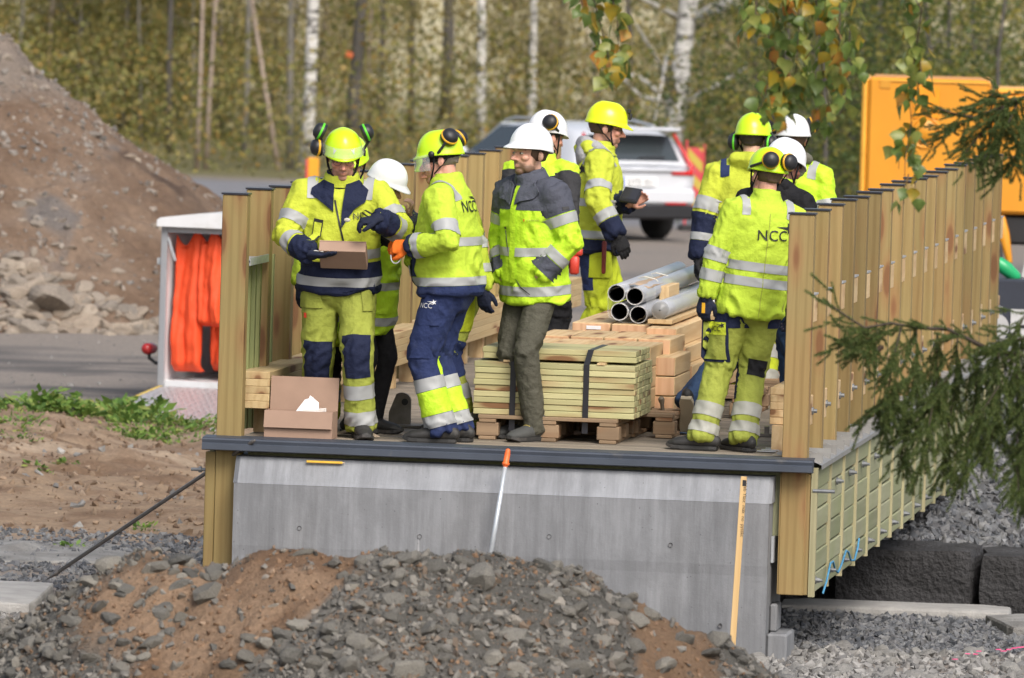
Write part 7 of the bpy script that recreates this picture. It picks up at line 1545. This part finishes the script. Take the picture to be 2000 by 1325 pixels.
while cnt < 298:
    px, py = rq.uniform(-5, 1500), rq.uniform(1065, 1335); p = mound_at(px, py)
    if p is None: continue
    bm_ = float(brown_mask(np.array([p.x]), np.array([p.y]), np.array([0.]), np.array([0.]))[0])
    if rq.random() < bm_*.92: continue
    mstone(px, py, rq.choice((12, 16, 20, 24, 30, 38)))
n_ = 30000; X = RNG.uniform(-4.4, 1.4, n_); Y = RNG.uniform(FY-1.6, FY+.5, n_); bm1 = brown_mask(X, Y, fbm(np.stack([X*1.3, Y*1.3, X*0], -1), 71, 4), X*0); k_ = RNG.uniform(0, 1, n_) > bm1*.9
X, Y = X[k_], Y[k_]; P_ = np.stack([X, Y, mound_z(X, Y)+.003], -1); scatter('rubble', PEB0, P_, sz(len(P_), .004, .036, 3.2), stonecolor('rubble_bits', [(.08, .077, .07), (.12, .115, .105), (.17, .16, .145), (.23, .215, .19), (.105, .10, .09), (.17, .125, .09)]), rub)
n_ = 6000; X = RNG.uniform(-2.9, .8, n_); Y = RNG.uniform(FY-1.6, FY+.4, n_); P_ = np.stack([X, Y, mound_z(X, Y)+.001], -1); scatter('soil_crumbs', PEB0, P_, sz(len(P_), .004, .022, 3), stonecolor('soil_crumb', [(.18, .11, .065), (.23, .145, .09), (.15, .09, .055), (.27, .19, .13)]), rub)

# ================================================================== hanging birch twigs and spruce boughs near the camera
def leaf_mesh(w_=.5):
    """pointed birch leaf, folded at the midrib, with a toothed edge"""
    prof = [(0, .03), (.08, .22), (.2, .40), (.32, .45), (.45, .38), (.6, .27), (.75, .16), (.88, .07), (1, .0)]; V = [(0, -y, -.06*math.sin(3*y)) for y, x in prof]; n = len(prof)
    V += [(x*(1+.08*(i % 2)), -y+.03*(i % 2), .10*x-.06*math.sin(3*y)+.04) for i, (y, x) in enumerate(prof)]; V += [(-x*(1+.08*(i % 2)), -y+.03*(i % 2), .10*x-.06*math.sin(3*y)+.04) for i, (y, x) in enumerate(prof)]
    F = [(i, i+1, n+i+1, n+i) for i in range(n-1)]+[(i+1, i, 2*n+i, 2*n+i+1) for i in range(n-1)]
    V.append((0, .35, .03)); return V, F
def lf(name, a, b): 
    m = bpy.data.materials.new(name); m.use_nodes = True; t = m.node_tree; p = t.nodes['Principled BSDF']; v = coords(t); c = ramp(t, noise(t, v, 1.6, 3), [(.35, a), (.65, b)]); p.inputs['Roughness'].default_value = .38; p.inputs['Specular IOR Level'].default_value = .5; t.links.new(c, p.inputs['Base Color'])
    tr = t.nodes.new('ShaderNodeBsdfTranslucent'); t.links.new(c, tr.inputs[0]); mx = t.nodes.new('ShaderNodeMixShader'); mx.inputs[0].default_value = .4; t.links.new(p.outputs[0], mx.inputs[1]); t.links.new(tr.outputs[0], mx.inputs[2]); t.links.new(mx.outputs[0], t.nodes['Material Output'].inputs[0]); return m
LFM = [lf('birch_leaf_green', (.09, .15, .03), (.17, .24, .055)), lf('birch_leaf_light', (.22, .28, .06), (.34, .35, .09)), lf('birch_leaf_yellow', (.42, .27, .02), (.30, .26, .04)), lf('birch_leaf_orange', (.55, .22, .05), (.45, .30, .05))]
lv, lfz = leaf_mesh(); LME = []
for m_ in LFM:
    mb = MB(); mb.add(lv, lfz); LME.append(mb.mesh('leaf', m_, True))
TWIG = M('birch_twig', (.055, .035, .025), .7, bmp=0)
rl = random.Random(23); nleaf = 0
def hanging(label, strands, Y, leafpx=36):
    top = at(strands[0][0][0][0], -40, Y=Y); o = empty('birch_branch', top, 0, label, 'branch', 'hanging birch branches'); sc = CF/(Y-CPOS.y)
    for (pts, dens, mixw) in strands:
        W = [at(px, py, Y=Y+rl.uniform(-.25, .25))-top for px, py in pts]; mb = MB(); mb.tube(W, [.0035-.002*i/(len(W)-1) for i in range(len(W))], 5, flat=True); mb.build('twig', TWIG, o, True)
        for a, b in zip(W[:-1], W[1:]):
            L_ = (b-a).length; n = max(1, int(L_*sc/leafpx*dens*2.6))
            for k in range(n):
                p = a.lerp(b, (k+rl.random())/n); ang = rl.uniform(0, 2*PI); s_ = leafpx/sc*rl.uniform(.75, 1.2)
                off = Vector((math.cos(ang), math.sin(ang)*.8, 0))*s_*rl.uniform(.25, .95)
                q = p+off+Vector((0, 0, rl.uniform(-.3, .3)*s_)); e = bpy.data.objects.new('leaf', rl.choices(LME, mixw)[0]); COL.objects.link(e); e.parent = o; e.location = q; e.scale = (s_*rl.uniform(.7, 1),)*2+(s_,)
                e.rotation_euler = (R(90)+rl.uniform(-.9, .6), rl.uniform(-.6, .6), rl.uniform(0, 6.3))
                mb = MB(); mb.tube([p, (p+q)/2+Vector((0, 0, .004)), q], .0012, 4, flat=True)
    return o
YB = -10.0
hanging('birch twigs hanging at the top above the man in the lime hard hat', [([(1150, -40), (1165, 20), (1185, 90), (1195, 150)], 2.2, (4, 3, 2, 1)), ([(1185, -40), (1205, 30), (1208, 90), (1200, 160)], 2.2, (4, 3, 2, 1)), ([(1130, -40), (1140, 30)], 1.5, (2, 2, 2, 3))], YB)
hanging('large bunch of birch twigs hanging over the helmets of the right-hand group', [([(1480, -40), (1475, 40), (1465, 75)], 2.4, (4, 4, 3, 1)), ([(1530, -40), (1535, 60), (1525, 160), (1505, 240)], 2.6, (3, 3, 3, 1)), ([(1560, -40), (1560, 60), (1555, 140), (1530, 210)], 2.4, (4, 3, 2, 1)), ([(1590, -40), (1600, 60), (1605, 130), (1620, 210), (1612, 250)], 2.2, (5, 3, 1, 1)), ([(1640, -40), (1640, 60), (1635, 130)], 2.0, (4, 3, 3, 1)), ([(1500, 60), (1510, 130), (1490, 200)], 2.0, (3, 3, 2, 1)), ([(1660, 60), (1655, 160), (1640, 225)], 1.6, (5, 3, 1, 1))], YB)
hanging('single long birch twig hanging in front of the yellow machine', [([(1765, -40), (1800, 20), (1790, 90), (1775, 180), (1780, 240), (1768, 310), (1765, 400)], 1.45, (6, 3, 1.2, .4)), ([(1795, 90), (1800, 150), (1780, 200)], 1.6, (5, 2, 2, 0)), ([(1785, -40), (1790, 10)], 1.5, (3, 3, 1, 1)), ([(1780, 240), (1758, 280), (1755, 330)], 1.2, (5, 3, 0, 0))], YB)
# spruce boughs
NEED = leafmat('spruce_needle', [(0, (.045, .075, .025)), (.4, (.085, .13, .035)), (.75, (.14, .19, .05)), (.95, (.21, .24, .07)), (1, (.16, .12, .06))], .3); SPB = M('spruce_bark', (.06, .045, .032), .85, .25, 20, .3)
def spray(n, L_, seed):
    """one needled shoot along -Z, needles all round and forward"""
    r = np.random.default_rng(seed); t = r.uniform(0, 1, n); a = r.uniform(0, 2*PI, n); ln = .017*r.uniform(.7, 1.2, n)*(1-.25*t)
    base_ = np.stack([.004*np.sin(t*5), .004*np.cos(t*4), -t*L_], -1); d = np.stack([np.cos(a)*.75, np.sin(a)*.75, -np.full(n, .62)], -1); tip = base_+d*ln[:, None]; w_ = np.cross(d, r.normal(size=(n, 3))); w_ /= np.linalg.norm(w_, axis=1, keepdims=True); w_ *= .0015
    return np.stack([base_-w_, base_+w_, tip], 1).reshape(-1, 3)
SPRAYS = [spray(int(130*k), .065*k, 90+i) for i, k in enumerate((1, 1.3, 1.7, 2.2))]
def bough(label, main, subs, Y, drop):
    top = at(main[0][0], main[0][1], Y=Y); o = empty('spruce_bough', top, 0, label, 'bough', 'spruce boughs at the right edge'); Wp = [Vector((0, rl.uniform(-.06, .06), 0))+at(q_[0], q_[1], Y=Y)-top for q_ in main]
    mb = MB(); wm = main[0][2]; mb.tube(Wp, [wm*(1-.75*i/(len(Wp)-1)) for i in range(len(Wp))], 6, flat=True); lo_ = mb.build('limb', SPB, o, True)
    def dress(W, dens, spread, hang, parent):
        acc = []
        def shoot(p, d, big=1.0):
            S_ = rl.choice(SPRAYS[1:] if big > .9 else SPRAYS[:3]); Rm = np.array(Vector((0, 0, -1)).rotation_difference(d).to_matrix()); acc.append(S_ @ Rm.T*rl.uniform(.85, 1.2)+np.array(p))
        for a, b in zip(W[:-1], W[1:]):
            u = (b-a); n = max(1, int(u.length*dens))
            for k in range(n):
                p = a.lerp(b, (k+rl.random())/n); sd = Vector((rl.gauss(0, 1), rl.gauss(0, .8), rl.gauss(-.2, .6))).normalized()
                d = (u.normalized()*.7+sd*spread+Vector((0, 0, -hang*rl.uniform(.4, 1.4)))).normalized(); shoot(p, d)
                if rl.random() < .75: shoot(p+d*.09, (d+Vector((rl.gauss(0, .4), rl.gauss(0, .4), -.2))).normalized(), .5)
                if rl.random() < .5: shoot(p+d*.04, (d+Vector((rl.gauss(0, .9), rl.gauss(0, .9), -.2))).normalized(), .5)
            shoot(b-u.normalized()*.02, u.normalized())
        V = np.concatenate(acc); e = link('needles', npmesh('needles', V, np.arange(len(V)).reshape(-1, 3), NEED, False), parent); e['kind'] = 'stuff'
    dress(Wp, 34, .55, drop, lo_)
    for (pts, dens, hang) in subs:
        W = [at(px, py, Y=Y+rl.uniform(-.16, .16))-top for px, py in pts]; mb = MB(); mb.tube(W, [.0042-.002*i/(len(W)-1) for i in range(len(W))], 5, flat=True); st_ = mb.build('side_twig', SPB, o, True); dress(W, dens*2.2, .7, hang*.8, st_)
    return o
YS = -10.0
bough('spruce bough reaching in from the right in front of the railing posts', [(2040, 700, .012), (1965, 690), (1925, 680), (1890, 660), (1850, 645), (1790, 640), (1740, 632), (1690, 640), (1660, 622), (1628, 598)], [
    ([(1720, 640), (1690, 690), (1665, 680)], 30, .3), ([(1700, 640), (1670, 660), (1650, 668)], 30, .2), ([(1760, 640), (1745, 700), (1730, 790), (1700, 800)], 30, .6), ([(1790, 640), (1790, 720), (1770, 800), (1760, 900)], 34, .7), ([(1830, 650), (1830, 740), (1815, 830), (1800, 900)], 34, .7), ([(1870, 660), (1865, 760), (1850, 850), (1845, 920)], 34, .7), ([(1910, 680), (1905, 780), (1890, 870), (1880, 930)], 34, .7), ([(1950, 690), (1950, 790), (1930, 890)], 34, .7), ([(1985, 700), (1990, 800), (1985, 900), (1990, 960)], 34, .7), ([(2010, 700), (2010, 830), (1995, 980)], 34, .7), ([(1800, 720), (1750, 760), (1730, 830)], 30, .6), ([(1850, 740), (1820, 780), (1790, 850)], 30, .6), ([(1960, 740), (1920, 800), (1900, 860)], 30, .6), ([(2000, 660), (1960, 670), (1940, 690)], 30, .2), ([(2010, 600), (1990, 640), (1970, 665)], 24, .2)], YS, .25)
bough('smaller spruce bough at the top right in front of the yellow machine', [(2060, 170, .010), (2000, 190), (1950, 212), (1900, 230), (1860, 222), (1832, 210)], [([(1960, 210), (1930, 245), (1900, 280), (1885, 300)], 34, .4), ([(1990, 195), (1970, 240), (1950, 275), (1930, 290)], 34, .4), ([(2010, 200), (1995, 250), (1990, 300), (1965, 330)], 30, .4), ([(1900, 230), (1870, 245), (1845, 262)], 28, .2), ([(1985, 195), (1950, 190), (1915, 200)], 28, .0)], YS, .15)
# a brown cone and a few dead twigs
CONE = M('spruce_cone', (.05, .03, .018), .8, .3, 60, .8, 80); q = at(1715, 683, Y=YS)
mb = MB(); mb.lathe([(0, .03), (.010, .025), (.0135, .005), (.012, -.02), (0, -.035)], 12, rot=Matrix.Rotation(1.0, 3, 'Y')); o = mb.build('spruce_cone', CONE, None, True, q); tag(o, 'dark brown spruce cone hanging under the tip of the bough', 'cone')
